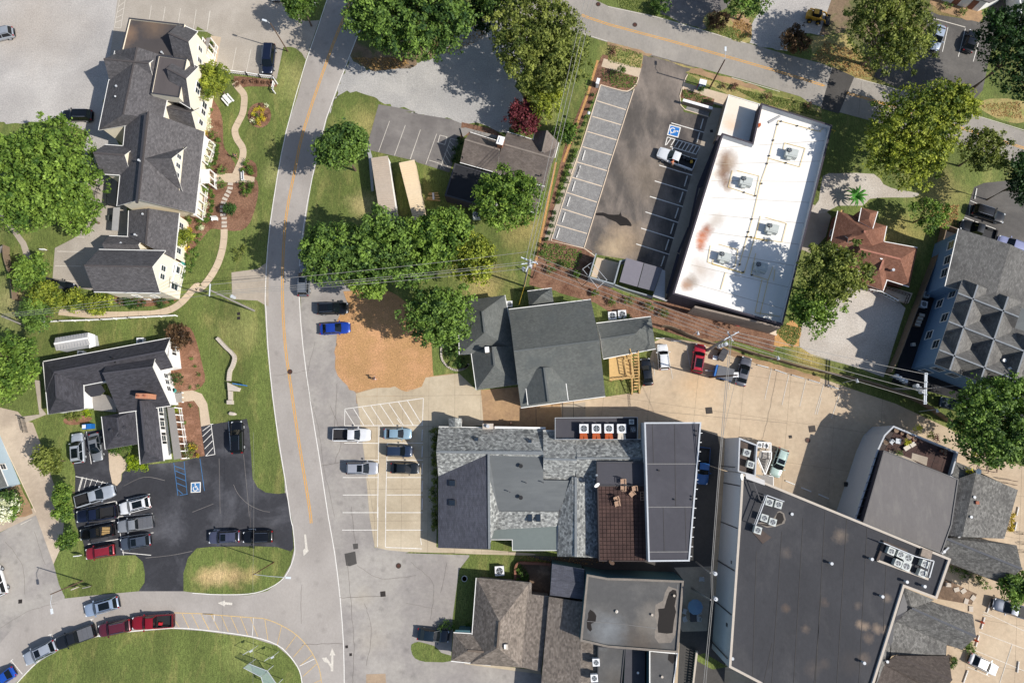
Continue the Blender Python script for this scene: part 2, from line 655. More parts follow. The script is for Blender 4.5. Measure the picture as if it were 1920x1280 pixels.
def wing(b, s, ze, zr, mat, wallm, h0=0.0, h1=0.0, off=.5, zb=0.0, ins=.3, trim='trim_white', wins=(), gut=True, ridge=True, shut=False, ze2=None):
    """roofed block: corners A B C D at the eave, ridge parallel to AB; h0/h1 = hip length at the DA / BC end"""
    A, B, C, D = PW(s, ze)
    if ze2 is not None:
        C, D = PW(s, ze2)[2:]
    if area2([A, B, C, D]) > 0: flip = True
    else: flip = False
    r0, r1 = lerp(A, D, off), lerp(B, C, off)
    L = (r1 - r0).length
    r0, r1 = lerp(r0, r1, h0 / L), lerp(r1, r0, h1 / L)
    r0 = Vector((r0.x, r0.y, zr)); r1 = Vector((r1.x, r1.y, zr))
    V = [A, B, C, D, r0, r1]
    faces = [(0, 1, 5, 4), (2, 3, 4, 5)]
    edge = [0, 1]
    if h1: faces.append((1, 2, 5))
    else: edge.append(5)
    edge += [2, 3]
    if h0: faces.append((3, 0, 4))
    else: edge.append(4)
    roof = roofmesh(b, V, faces, edge, mat, trim)
    # walls
    n4 = [A, B, C, D]
    ii = inset(n4, ins)
    if area2(n4) < 0: ii = ii[::-1]           # inset() returns counter-clockwise order
    a, bb, c, d = ii
    half = max(.5, (A - D).length * max(off, 1 - off))
    zt = ze + ins * (zr - ze) / half - .10
    Z = lambda p, z: Vector((p.x, p.y, z))
    vs, fs = [], []
    zt2 = zt if ze2 is None else ze2 + .05
    HT = {id(a): zt, id(bb): zt, id(c): zt2, id(d): zt2}
    def quad(p, q):
        k = len(vs)
        vs.extend([Z(p, zb), Z(q, zb), Z(q, HT[id(q)]), Z(p, HT[id(p)])])
        fs.append((k, k + 1, k + 2, k + 3))
    quad(a, bb); quad(bb, c); quad(c, d); quad(d, a)
    for (p, q, h) in ((bb, c, h1), (d, a, h0)):
        if not h:
            m = lerp(p, q, off if p is bb else 1 - off)
            k = len(vs)
            vs.extend([Z(p, HT[id(p)]), Z(q, HT[id(q)]), Z(m, zr - .14)])
            fs.append((k, k + 1, k + 2))
    wpart(b, 'wall', vs, fs, wallm)
    if ridge:
        mb = MB(); mb.bar(r0 + Vector((0, 0, .02)), r1 + Vector((0, 0, .02)), .28, .07)
        mb.build('ridge_cap', mat + '_cap' if mat + '_cap' in MATS else trim, b, world=True)
    if gut:
        for (p, q) in ((A, B), (C, D)):
            n = (q - p); n = Vector((n.y, -n.x, 0)).normalized()
            mid = lerp(A, C, .5)
            if (p + n - mid).length < (p - n - mid).length: n = -n
            mb = MB(); mb.bar(p + n * .06 - Vector((0, 0, .05)), q + n * .06 - Vector((0, 0, .05)), .11, .10)
            mb.build('gutter', trim, b, world=True)
    E_ = ((a, bb), (bb, c), (c, d), (d, a))
    for wd in wins:
        e, t, z, w, h = wd[:5]
        p, q = E_[e]
        mid = lerp(a, c, .5)
        n = Vector(((q - p).y, -(q - p).x, 0))
        if n.dot(p - mid) < 0: p, q, t = q, p, 1 - t
        put_window(b, None, p, q, t, z, w, h, shutters=shut)
    return V

def flat(b, s, z, mat, wallm, par=0.0, pw=.25, zb=0.0, capm='trim_white', wins=(), deck='roof', innerm=None):
    """flat-roofed block; s = outline of the top edge at z+par"""
    p = PW(s, z + par)
    p = ccw(p)
    n = len(p)
    Z = lambda q, zz: Vector((q.x, q.y, zz))
    vs, fs = [], []
    for i in range(n):
        a, c = p[i], p[(i + 1) % n]
        k = len(vs)
        vs += [Z(a, zb), Z(c, zb), Z(c, z + par - .003), Z(a, z + par - .003)]
        fs.append((k, k + 1, k + 2, k + 3))
    wpart(b, 'wall', vs, fs, wallm)
    ip = inset(p, pw) if par else p
    dk = [Z(q, z) for q in ip]
    uv = []
    ff = sheet_faces(dk)
    for t in ff:
        for i in t: uv += [dk[i].x, dk[i].y]
    wpart(b, deck, dk, ff, mat, uvs=uv)
    if par:
        vs, fs, fm = [], [], []
        for i in range(n):
            j = (i + 1) % n
            k = len(vs)
            vs += [Z(p[i], z + par), Z(p[j], z + par), Z(ip[j], z + par), Z(ip[i], z + par), Z(ip[j], z - .01), Z(ip[i], z - .01),
                   Z(p[i], z + par - .12) , Z(p[j], z + par - .12)]
            fs += [(k, k + 1, k + 2, k + 3), (k + 3, k + 2, k + 4, k + 5)]
            fm += [0, 1]
        wpart(b, 'parapet', vs, fs, [capm, innerm or wallm], fmat=fm)
    for wd in wins:
        e, t, zz, w, h = wd[:5]
        put_window(b, None, p[e], p[(e + 1) % n], t, zz, w, h)
    return p

def walls_only(b, s, z, zb, wallm, name='wall'):
    p = ccw(PW(s, z)); n = len(p)
    vs, fs = [], []
    for i in range(n):
        a, c = p[i], p[(i + 1) % n]
        k = len(vs)
        vs += [Vector((a.x, a.y, zb)), Vector((c.x, c.y, zb)), c, a]
        fs.append((k, k + 1, k + 2, k + 3))
    return wpart(b, name, vs, fs, wallm)

def bpoly(b, name, s, z, mat):
    """thin piece lying on a roof, e.g. a stain of standing water"""
    p = PW(s, z)
    p = ccw(p)
    uv = []
    ff = sheet_faces(p)
    for t in ff:
        for i in t: uv += [p[i].x, p[i].y]
    return wpart(b, name, p, ff, mat, uvs=uv)

def bbox(b, name, px, py, z0, z1, sx, sy, mat, rz=0.0):
    c = W(px, py, z1)
    mb = MB(); mb.box((c.x, c.y, (z0 + z1) / 2), (sx, sy, z1 - z0), rz)
    return mb.build(name, mat, b, world=True)

def seam(b, s, z, w=.09, mat='seam', h=.0, name='seam'):
    c = PW(s, z)
    mb = MB()
    for i in range(len(c) - 1):
        mb.bar(c[i] + Vector((0, 0, .012)), c[i + 1] + Vector((0, 0, .012)), w, .02 + h)
    return mb.build(name, mat, b, world=True)

def vent(b, cr, x, y, z, mat='galv', r=.12, h=.45):
    a, c, _ = P('%s %f,%f' % (cr, x, y))[0]
    p = W(a, c, z + h)
    mb = MB(); mb.tube([(p.x, p.y, z - .3), (p.x, p.y, z + h)], r, 8)
    mb.tube([(p.x, p.y, z + h * .8), (p.x, p.y, z + h * 1.05)], r * 1.5, 8)
    mb.build('vent_pipe', mat, b, world=True)

def skylight(b, cr, x, y, z, w, h, rz=0.0, ry=0.0, rx=0.0):
    a, c, _ = P('%s %f,%f' % (cr, x, y))[0]
    p = W(a, c, z)
    mb = MB(); mb.box(p, (w + .14, h + .14, .2), rz, rx=rx, ry=ry)
    k = mb.build('skylight', 'trim_dark', b, world=True)
    mb = MB(); mb.box(p + Vector((0, 0, .11)), (w, h, .05), rz, rx=rx, ry=ry)
    l = Vector(b.location)
    link('pane', newmesh('pane', [v - l for v in mb.v], mb.f, 'glass_dark'), k)

# ------------------------------------------------------------------ vegetation
def leaves(name, c, rx, ry, rz, n, size, mat, seed, parent=None, lobes=26, flatb=.35, world_loc=None, shape=1.0):
    """crown of many small leaf-clump faces spread over an uneven cloud of lobes; c is the centre, local coordinates"""
    g = np.random.default_rng(seed)
    # lobe centres in the shell of a dome
    a = g.uniform(0, 2 * np.pi, lobes)
    rr = np.sqrt(g.uniform(0.0, 1, lobes)) * .78
    zz = np.sqrt(np.clip(1 - rr ** 2, 0, 1)) * g.uniform(.25, .85, lobes) - flatb * g.uniform(0, 1, lobes)
    wob = 1 + .13 * np.sin(2 * a + seed) * shape + .10 * np.sin(5 * a + seed * 1.7) * shape
    lc = np.stack([rr * np.cos(a) * rx * wob, rr * np.sin(a) * ry * wob, zz * rz], 1)
    lr = g.uniform(.20, .40, lobes) * min(rx, ry)
    ltint = g.uniform(-.32, .3, lobes)
    p = lr ** 2 / (lr ** 2).sum()
    k = g.choice(lobes, n, p=p)
    d = g.normal(size=(n, 3))
    d[:, 2] = d[:, 2] * .8 + .25
    d /= np.linalg.norm(d, axis=1)[:, None]
    rad = lr[k] * (g.uniform(.35, 1.0, n) ** .45) * g.uniform(.85, 1.22, n)
    pos = lc[k] + d * rad[:, None]
    # second-level sprigs: gather the leaves into small separate tufts with dark gaps between them
    ns = max(14, n // 42)
    si = g.integers(0, n, ns)
    sp = pos[si] + d[si] * (size * g.uniform(-1.0, 3.0, ns))[:, None]
    sk = k[si]
    stint = g.normal(size=ns) * .13
    near = np.zeros(n, dtype=int)
    for q in range(lobes):
        cand = np.nonzero(sk == q)[0]
        me_ = np.nonzero(k == q)[0]
        if len(cand) and len(me_):
            dd = ((pos[me_][:, None, :] - sp[cand][None, :, :]) ** 2).sum(2)
            near[me_] = cand[dd.argmin(1)]
        elif len(me_):
            near[me_] = -1
    ok = near >= 0
    tuft = g.normal(size=(n, 3)) * size * 1.25
    tuft[:, 2] = np.abs(tuft[:, 2]) * .8
    pos[ok] = pos[ok] * .12 + sp[near[ok]] * .88 + tuft[ok]
    d[ok] = d[ok] * .5 + tuft[ok] / (np.linalg.norm(tuft[ok], axis=1)[:, None] + 1e-6) * .6
    m = g.random(n) < .20                     # leaves filling the inside of the crown between the boughs
    q = int(m.sum())
    if q:
        a2 = g.uniform(0, 2 * np.pi, q); r2 = np.sqrt(g.uniform(0, 1, q)) * .96
        w2 = 1 + .10 * np.sin(2 * a2 + seed) * shape
        z2 = np.sqrt(np.clip(1 - r2 ** 2, 0, 1)) * g.uniform(.0, .5, q)
        pos[m] = np.stack([r2 * np.cos(a2) * rx * w2, r2 * np.sin(a2) * ry * w2, z2 * rz], 1) + g.normal(size=(q, 3)) * size * .8
    nrm = d * .55 + g.normal(size=(n, 3)) * .55 + np.array([0, 0, .35])
    nrm /= np.linalg.norm(nrm, axis=1)[:, None]
    t = np.cross(nrm, g.normal(size=(n, 3)))
    t /= np.linalg.norm(t, axis=1)[:, None]
    u = np.cross(nrm, t)
    sz = size * g.uniform(.6, 1.35, n)[:, None]
    v0 = pos + t * sz
    v1 = pos + u * sz * .62 + nrm * sz * .12
    v2 = pos - t * sz
    v3 = pos - u * sz * .62 + nrm * sz * .12
    V = np.stack([v0, v1, v2, v3], 1).reshape(-1, 3) + np.array(c)
    me = bpy.data.meshes.new(name)
    me.vertices.add(4 * n)
    me.vertices.foreach_set('co', V.astype(np.float32).ravel())
    me.loops.add(4 * n)
    me.loops.foreach_set('vertex_index', np.arange(4 * n, dtype=np.int32))
    me.polygons.add(n)
    me.polygons.foreach_set('loop_start', np.arange(0, 4 * n, 4, dtype=np.int32))
    me.polygons.foreach_set('loop_total', np.full(n, 4, dtype=np.int32))
    me.update(calc_edges=True)
    at = me.attributes.new('tint', 'FLOAT', 'FACE')
    tint = np.clip(.42 + ltint[k] + stint[near] * ok + g.normal(size=n) * .15, 0, 1)
    at.data.foreach_set('value', tint.astype(np.float32))
    me.materials.append(MATS[mat])
    return link(name, me, parent)

def tree(px, py, rpx, zmid, label, mat, n=9000, size=.24, cat='tree', name='broadleaf_tree', asp=1.0, lobes=34, rz=None, seed=None, group='shade trees around the buildings', trunk='bark', shape=1.0):
    """crown seen at px,py with radius rpx pixels; its middle is at height zmid"""
    seed = seed or int(px * 7 + py)
    n = int(n * 1.7)
    c = W(px, py, zmid)
    mpp = (W(px + 10, py, zmid) - c).length / 10
    rx = rpx * mpp * .98
    ry = rx * asp
    rzz = rz or min(zmid * .5, rx * .8)
    t = thing(name, label, cat, (c.x, c.y, 0), 0, group)
    leaves('crown', (0, 0, zmid), rx, ry, rzz, n, size, mat, seed, t, lobes, shape=shape)
    g = random.Random(seed)
    mb = MB()
    r0 = max(.08, rx * .055)
    mb.tube([(0, 0, 0), (g.uniform(-.2, .2), g.uniform(-.2, .2), zmid * .5), (0, 0, zmid + rzz * .4)], [r0, r0 * .7, r0 * .22], 8)
    for i in range(9):
        a = g.uniform(0, 6.283)
        h = zmid * g.uniform(.45, .85)
        e = Vector((math.cos(a) * rx * g.uniform(.5, .8), math.sin(a) * ry * g.uniform(.5, .8), zmid + rzz * g.uniform(.1, .6)))
        m = Vector((e.x * .45, e.y * .45, lerp(h, e.z, .6)))
        mb.tube([(0, 0, h), m, e], [r0 * .45, r0 * .3, r0 * .1], 5)
    mb.build('trunk', trunk, t)
    return t

def shrub(px, py, r, h, label, mat, n=260, size=.09, name='shrub', cat='shrub', group=None, seed=None, lobes=9, z=0.0, shape=.6):
    seed = seed or int(px * 13 + py * 3)
    c = W(px, py, h * .5)
    t = thing(name, label, cat, (c.x, c.y, z), 0, group)
    leaves('foliage', (0, 0, h * .45), r * .9, r * .9, h * .55, n, size, mat, seed, t, lobes, shape=shape)
    mb = MB(); mb.tube([(0, 0, 0), (0, 0, h * .5)], [.05, .03], 5); mb.build('stem', 'bark', t)
    return t
# ------------------------------------------------------------------ material library
M('grass', '5e6934', .28, .34, .05, 1.3, stretch=(.18, 3.2), c2='827f4a', t2=(.50, .76), s2=.14, bump=.9, grain=6, stains=[
    (1150, 300, 9, 'a89a68', .6), (985, 430, 5, 'a3905c', .6), (680, 385, 3.5, 'a8996a', .8), (690, 230, 4, 'a2945e', .6),
    (905, 530, 5, 'b09a68', .7), (1520, 660, 4, 'b59c62', .8), (560, 150, 5, 'a09a62', .6), (520, 330, 3, '9a9660', .6),
    (455, 620, 5, '97945c', .5), (385, 1080, 2, 'b89c70', .8), (412, 1078, 2.2, 'bfa478', .85), (440, 1080, 2, 'b89c70', .8), (470, 1076, 1.6, 'b09a68', .7), (1760, 360, 5, 'a89a62', .7), (1690, 440, 5, 'a3925a', .7), (1480, 220, 6, 'a29a5c', .6),
    (30, 560, 5, 'a09468', .6), (460, 1220, 4, '9aa05c', .5), (1160, 110, 4, 'a09058', .7), (1770, 20, 4, '8a7250', .7), (20,1270,4,'9a9a5c',.5), (1380,60,4,'9a7858',.7), (1600,130,5,'a8895c',.8), (1690, 30, 6,'7c6a48',.5)])
M('asphalt_old', '9a938c', .07, .06, .10, 2.2, c2='a8a19a', t2=(.45, .7), s2=.07, bump=.2, stretch=(.25, 1.6), spots=.22, stains=[(590, 300, 6, '8c867f', .4), (560, 1120, 7, 'a19a92', .5)])
M('asphalt_lot', '8f8984', .10, .08, .10, 1.6, c2='a09a92', t2=(.42, .62), s2=.12, bump=.2, spots=.3, stains=[
    (700, 1200, 3, 'a89f92', .5), (850, 1110, 6, '8a837d', .6), (680, 1120, 2, 'a39a8c', .6)])
M('asphalt_top', '918b83', .10, .08, .12, 1.8, c2='9d968c', t2=(.42, .64), s2=.09, bump=.2, spots=.22, stretch=(1.25, 1.6))
M('asphalt_dark', '37373b', .20, .12, .10, 2.0, c2='505054', t2=(.48, .7), s2=.2, spots=.35, bump=.25, rough=.82)
M('asphalt_new', '5c5651', .22, .10, .16, 1.5, c2='7a7067', t2=(.42, .64), s2=.16, bump=.3, stretch=(-.3, 2.2), stains=[
    (1175, 450, 4.5, 'a8937a', .85), (1150, 465, 3, 'b6a184', .8), (1300, 500, 1.5, '8d7f6d', .5), (1240, 150, 6, '857a70', .6), (1215, 330, 5, '8a7c6c', .5), (1300, 420, 5, '2e2d2f', .5), (1270, 250, 3.5, '343235', .6)])
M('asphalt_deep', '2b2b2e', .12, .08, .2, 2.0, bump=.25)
M('asphalt_lot_right', '55524f', .14, .10, .10, 2.0, c2='6a6661', t2=(.45, .7), s2=.12, bump=.25)
M('asphalt_stall', '6c6764', .16, .08, .12, 1.6, c2='827d78', t2=(.4, .65), s2=.15, bump=.25)
M('gravel_pale', 'a49f9a', .08, .14, .08, 3.5, c2='b3aea8', t2=(.42, .66), s2=.10, bump=.6, grain=7, stains=[(60, 40, 12, 'a89c8e', .5)])
M('gravel_grey', '9e9b97', .10, .14, .10, 3.5, c2='afaba5', t2=(.42, .66), s2=.12, bump=.6, grain=7)
M('gravel_tan', 'ada397', .10, .14, .10, 3.5, c2='bdb5aa', t2=(.42, .66), s2=.12, bump=.6, grain=7)
M('gravel_stall', '807e7c', .08, .18, .10, 3.5, c2='8f8d8a', t2=(.45, .66), s2=1.2, bump=.7, grain=8)
M('paver_lot', '9f968a', .07, .10, .12, 5.0, c2='aca397', t2=(.42, .66), s2=.2, bump=.3, grain=6)
M('concrete_warm', 'b39f86', .10, .07, .10, 1.6, c2='c1ae94', t2=(.42, .66), s2=.12, bump=.12, spots=.2, stains=[
    (1310, 720, 4, 'c4a27a', .6), (1560, 860, 7, '9a8a78', .6), (1500, 960, 6, '8d8072', .6), (1440, 700, 5, 'b59f86', .6), (1300, 770, 6, 'c9b191', .5), (1690, 800, 6, 'a59481', .6), (1720, 830, 4, 'c9b394', .5)])
M('concrete_lot', 'b0a189', .09, .07, .12, 1.8, c2='bcae96', t2=(.42, .66), s2=.14, bump=.12, spots=.2, stains=[(720, 960, 4, 'a2947c', .6), (760, 760, 4, 'ad9d84', .5)])
M('concrete_drive', 'a99987', .10, .08, .12, 1.8, c2='c1b09b', t2=(.42, .66), s2=.16, bump=.15)
M('concrete_walk', 'beab93', .08, .07, .16, 1.8, bump=.12)
M('concrete_grey', 'a89c8c', .09, .07, .16, 1.8, c2='998d7e', t2=(.5, .7), s2=.2, bump=.12)
M('concrete_kerb', 'd2bfa8', .07, .06, .3, 3, bump=.1)
M('joint', '7b6e5f', .1, .1, bump=0)
M('crack', '6d665f', .1, .1, bump=0)
M('dirt_brown', 'a58765', .12, .12, .14, 2, c2='8a7058', t2=(.42, .66), s2=.25, bump=.3)
M('mulch_red', '80604c', .14, .30, .12, 3.2, c2='654636', t2=(.48, .64), s2=.5, bump=.9, grain=6)
M('mulch_brown', '7d5a45', .12, .22, .12, 3.2, c2='97705a', t2=(.48, .64), s2=.5, bump=.8, grain=6)
M('wood_chips', 'ae875c', .08, .22, .09, 4.0, c2='bd9068', t2=(.45, .66), s2=.35, bump=.9, grain=7)
M('pine_straw', 'b58a58', .1, .2, .2, 3.2, bump=.8, grain=6)
M('soil', '6b5848', .2, .2, .2, 2.2, c2='8c7560', t2=(.5, .65), s2=.4, bump=.8)
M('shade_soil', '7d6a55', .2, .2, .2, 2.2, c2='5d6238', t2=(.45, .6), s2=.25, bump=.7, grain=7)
M('straw_edge', 'a08f5e', .12, .2, .2, 3.2, c2='7f8448', t2=(.45, .62), s2=.5, bump=.7, grain=6)
M('road_white', 'dcd8d0', .07, .10, .6, 6, bump=0, rough=.7)
M('road_white_old', 'c9c2b6', .08, .14, .6, 6, bump=0, rough=.7)
M('road_yellow', 'd49a3a', .08, .12, .6, 6, bump=0, rough=.7)
M('road_yellow_pale', 'cfae72', .08, .14, .6, 6, bump=0, rough=.7)
M('road_blue', '3f6f9c', .08, .10, .6, 6, bump=0, rough=.7)
M('sign_blue', '2a6fb4', .04, .05, .6, 6, bump=0, rough=.6)
M('stop_white', 'd4d1cb', .06, .06, .6, 6, bump=.1, rough=.7)
M('iron', '4a423c', .1, .1, bump=.2, rough=.6, metal=.4)
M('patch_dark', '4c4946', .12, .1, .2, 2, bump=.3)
M('patch_tan', 'a08b74', .12, .1, .2, 2, bump=.3)
M('puddle', '2c2824', .05, .05, bump=0, rough=.25)
M('puddle_rim', '7d756c', .12, .1, .5, 2, bump=0)
# roofs
shingle('sh_inn', '514f50', '625f60', .34, .17, .10, .30)
M('sh_inn_cap', '4d4847')
shingle('sh_black', '3a393d', '47464b', .5, .16, .10, .30)
M('sh_black_cap', '454449')
shingle('sh_taupe', '6c625b', '7a7069', .34, .17, .14, .20, c3='564f4c')
M('sh_taupe_cap', '80766d')
shingle('sh_grey', '5c5e5b', '676965', .32, .16, .12, .16, c3='525655')
M('sh_grey_cap', '5b5e5d')
shingle('sh_granite', '656665', 'a5a6a1', .34, .24, .10, .55)
M('sh_granite_cap', '767a7c')
shingle('sh_slate', '4a4b52', '565760', .6, .16, .12, .22)
M('sh_slate_cap', '63666a')
shingle('sh_brown', '6c635b', '857b71', .32, .18, .12, .45)
M('sh_brown_cap', '6b5f54')
shingle('sh_red', '75503f', '86604f', .32, .17, .12, .25, c3='674638')
M('sh_red_cap', 'a3705e')
shingle('sh_lightgrey', '5d5b58', '7d7b76', .30, .22, .14, .4, c3='504e4c')
M('sh_lightgrey_cap', '55565a')
shingle('sh_bluehouse', '605e5b', '75736f', .4, .2, .14, .16, c3='4f4d4b')
M('sh_bluehouse_cap', '7f8387')
shingle('sh_dkbrown', '4f4742', '5d544e', .32, .18, .12, .3)
M('sh_dkbrown_cap', '4a423e')
M('mem_inn', '4a4544', .10, .05, .14, 1.5, c2='6e5f54', t2=(.60, .80), s2=.16, bump=.05, stains=[(242, 60, 2.5, '8a7660', .8), (330, 90, 3, '7c6754', .6), (285, 108, 2, '8a6f58', .6)])
M('mem_inn_deck', '56504f', .08, .05, .14, 1.5, bump=.05, stretch=(1.4, 5))
M('mem_white', 'e3e0da', .03, .02, .08, 1.5, bump=.05, rough=.6, stains=[
    (1347, 318, 1.9, '6e4a30', .85), (1345, 332, 1.8, '5f4028', .9), (1342, 346, 1.7, '6e4a30', .9), (1346, 362, 1.4, '7a5a40', .85), (1349, 374, .8, '9a8064', .6), (1352, 325, 2.4, 'b09a80', .5), (1312, 447, 1.2, '8a4a20', .85), (1305, 457, 1.3, 'a8561f', .85), (1301, 468, 1.2, 'b8601f', .85), (1300, 479, 1.0, 'a8561f', .8), (1325, 435, 1.6, 'b0a090', .6), (1333, 425, 1.3, 'b8aa9a', .5),
    (1300, 520, 2.5, 'b7a594', .7), (1282, 540, 1.5, '8f7f70', .8), (1365, 215, 6, 'e0cdb4', .7), (1360, 250, 2, 'dfb58c', .6), (1312, 350, 2.5, 'cdbba8', .6), (1400, 300, 3, 'dedad4', .5), (1275, 548, 1.2, 'a0795c', .8)])
M('mem_grey', '5f6263', .06, .05, .14, 1.5, bump=.05, stretch=(0, .3), c2='6a6d6d', t2=(.5, .7), s2=.3)
M('mem_green', '6a726f', .05, .04, .14, 1.5, bump=.05)
M('mem_black', '48474c', .05, .05, .10, 1.5, bump=.05, c2='525156', t2=(.5, .75), s2=.2)
M('mem_dark', '3c3c3f', .18, .08, .06, 1.5, bump=.05, spots=.2, c2='4b4a4b', t2=(.5, .75), s2=.10, stretch=(-.2, 1.8), stains=[(x, y, r * .7, c, t * .55) for x, y, r, c, t in (
    (1528, 990, 1.8, '8d7d6d', .85), (1560, 1142, 1.1, 'a38d77', .95), (1570, 1146, 1.2, 'a8927c', .95), (1590, 1150, 1.2, 'a08b76', .95), (1607, 1152, 1.2, 'a08b76', .95), (1615, 1168, 1.3, '98836f', .95), (1632, 1173, 1.1, '98836f', .9),
    (1601, 1203, 1.2, '9a8672', .9), (1575, 1166, 1.3, '7e6d5e', .8), (1570, 1276, 1.8, '8b7a6b', .8), (1595, 1278, 1.8, '8b7a6b', .8), (1435, 1020, 1.4, '6a5f57', .8), (1434, 1115, 1.1, '74604f', .8), (1468, 1150, 1.0, '7a6a5c', .85), (1500, 1105, 1.1, '6f5f53', .7),
    (1677, 1112, 2.0, 'a0907f', .95), (1608, 1097, 1.1, '8b7c6d', .9), (1558, 1110, .9, '7b6d61', .7), (1545, 1210, 3.0, '4b4541', .6), (1640, 1110, 3, '54555e', .6), (1568, 1200, 1.4, '7b6c5f', .8), (1480, 1220, 2.0, '6b5f55', .5), (1500, 1210, 1.4, '6b5f55', .5))])
M('mem_flatgrey', '545352', .14, .07, .10, 1.5, c2='64625f', t2=(.45, .68), s2=.16, bump=.05, stains=[(1190, 1180, 3.4, '5a524a', .8), (1210, 1140, 3, '8b8378', .5), (1130, 1160, 3, '9aa0a4', .35), (1150, 1260, 3, '4f4942', .7)])
M('mem_stripe', '6e6a68', .05, .05, .10, 1.5, bump=.05, stretch=(-.3, 3.5), c2='77736f', t2=(.5, .7), s2=.4)
M('mem_brown', '574c46', .2, .06, .2, 1.5, bump=.1, stretch=(1.1, 1.5), c2='3e3835', t2=(.5, .7), s2=.15)
M('seam', '7c7a78', .1, .1, bump=0)
M('seam_dark', '232327', .1, .1, bump=0)
M('metal_cream', 'd9c4a4', .06, .05, .2, 2, bump=.05, rough=.55)
M('metal_tan', 'b0a293', .08, .06, .2, 2, bump=.05, rough=.55)
M('metal_silver', 'b4b2b0', .06, .05, .2, 2, bump=.05, rough=.45, metal=.3)
M('metal_slate', '77737a', .05, .05, .2, 2, bump=.05, rough=.6)
M('metal_slate2', '6a686e', .05, .05, .2, 2, bump=.05, rough=.6)
M('paver_maroon', '44332f', .18, .12, .25, 3, bump=.3, c2='523e38', t2=(.45, .65), s2=.5)
M('paver_dark', '433a37', .15, .10, .25, 3, bump=.3)
# walls
M('wall_cream', 'e4dac4', .04, .03, bump=.05)
M('wall_white', 'e8e7e4', .03, .03, bump=.05)
M('wall_brick', '8a5e4c', .1, .14, .3, 4, bump=.3)
M('wall_taupe', '6f645c', .05, .05, bump=.1)
M('wall_dark', '433e45', .06, .05, bump=.1)
M('wall_grey', '8f8c88', .05, .05, bump=.1)
M('wall_palegrey', 'b3b5b8', .05, .04, bump=.05)
M('wall_blue', '6b87a3', .04, .04, bump=.08)
M('wall_lightblue', 'a9bcc8', .04, .04, bump=.08)
M('wall_teal', '3d5c62', .06, .05, bump=.08)
M('wall_stone', '8d8074', .1, .14, .3, 3, bump=.3)
M('enclosure', '8e9498', .05, .04, bump=.05)
# small stuff
for a in (('trim_white', 'e4e2dc', .5), ('trim_dark', '3b3a3d', .5), ('shutter_dark', '24272b', .6), ('white_paint', 'ecebe7', .5),
          ('galv', 'b9bcbf', .4), ('black', '161617', .6), ('rubber', '1a1a1b', .85), ('wire', '8f8c87', .6), ('cable_dark', '2a2827', .6),
          ('pole_wood', '5f4a3b', .9), ('pole_grey', '8b8681', .8), ('pole_rust', '4a2a1e', .7), ('insulator', 'cfd4d8', .3),
          ('ac_case', 'b5b9b4', .5), ('ac_white', 'dedede', .5), ('ac_grille', '2d2f31', .5), ('fan_blade', '84898d', .4), ('rust_metal', 'a24a1c', .8),
          ('deck_wood', 'bf9d66', .8), ('deck_grey', '8b8680', .8), ('fence_wood', '7d6b58', .9), ('fence_dark', '4a4038', .9), ('terracotta', '9a5b42', .8),
          ('brick_orange', 'b07a5e', .9), ('stone_pale', 'b9aea0', .9), ('bench_white', 'e6e6e4', .5), ('cushion', 'c7bdae', .8),
          ('skin', 'b98a6c', .6), ('shirt_navy', '26304e', .8), ('shirt_white', 'd5d8de', .8), ('vest_orange', 'f0621a', .7), ('shirt_dark', '2c2a2e', .8),
          ('hair', '3a2a20', .8), ('trouser', '4a4640', .8), ('yellow_paint', 'c9972a', .5), ('yellow_pipe', 'd4b13a', .5), ('blue_paint', '1f66ae', .5), ('bin_blue', '1f6fb8', .5),
          ('bin_dark', '4a4d4a', .6), ('tarp', '5b5c60', .7), ('tan_box', 'a98a72', .8), ('red_paint', 'b3242a', .5), ('orange_red', 'd2481e', .6), ('glass_shelter', '8fa3a0', .3), ('red_light', '8a0f12', .3),
          ('head_light', 'd9dde0', .2), ('rim', '9a9da0', .35), ('bed_dark', '1f1f21', .7), ('roof_tile_joint', '2c201d', .9), ('teal_cover', '3f8f86', .7)):
    plain(a[0], a[1], a[2])
plain('glass_shelter', '9fb3b0', .2, alpha=.55)
plain('glass_dark', '2b3540', .08, var=.02)
plain('glass_car', '10161a', .06, var=.02)
plain('chrome', 'b8bbbe', .15, .9)
M('bark', '6a5a4c', .1, .15, .5, 5, bump=.4)
foliage('fol_green', '2a4220', '76903e', .2, gain=1.25)
foliage('fol_dark', '182c12', '4a682f', .18, gain=1.2)
foliage('fol_lime', '3f521c', 'a0a63c', .18, gain=1.15)
foliage('fol_olive', '3c4a1c', '8f964a', gain=1.15)
foliage('fol_mid', '36501c', '829a40', .18, gain=1.2)
foliage('fol_night', '12240f', '355022', .18, gain=1.3)
foliage('fol_maroon', '3a1416', '86434a', gain=1.2)
foliage('fol_bronze', '35281c', '6e553a', gain=1.2)
foliage('fol_hedge', '28401a', '6a8434', .18, gain=1.2)
foliage('fol_bright', '5a7a14', 'b5c22e')
foliage('fol_flower', 'b9bd90', 'f2f1dc', .1)
foliage('fol_bloom', '8a7a1c', 'e0c53a', .1)
foliage('fol_palm', '2c6a24', '6aa84a')
foliage('fol_gold', '8a8a1c', 'd6cf3e', .15)
foliage('fol_brown', '5a4030', '94705a', .1)
foliage('fol_red', '8a1c2a', 'c43a48', .1)
foliage('grass_tuft', '46581f', '8c9450', .2)

# ------------------------------------------------------------------ ground, roads and lots
g0 = 4000
ground('ground', [Vector((-g0, -g0, 0)), Vector((g0, -g0, 0)), Vector((g0, g0, 0)), Vector((-g0, g0, 0))], 'grass', 0)

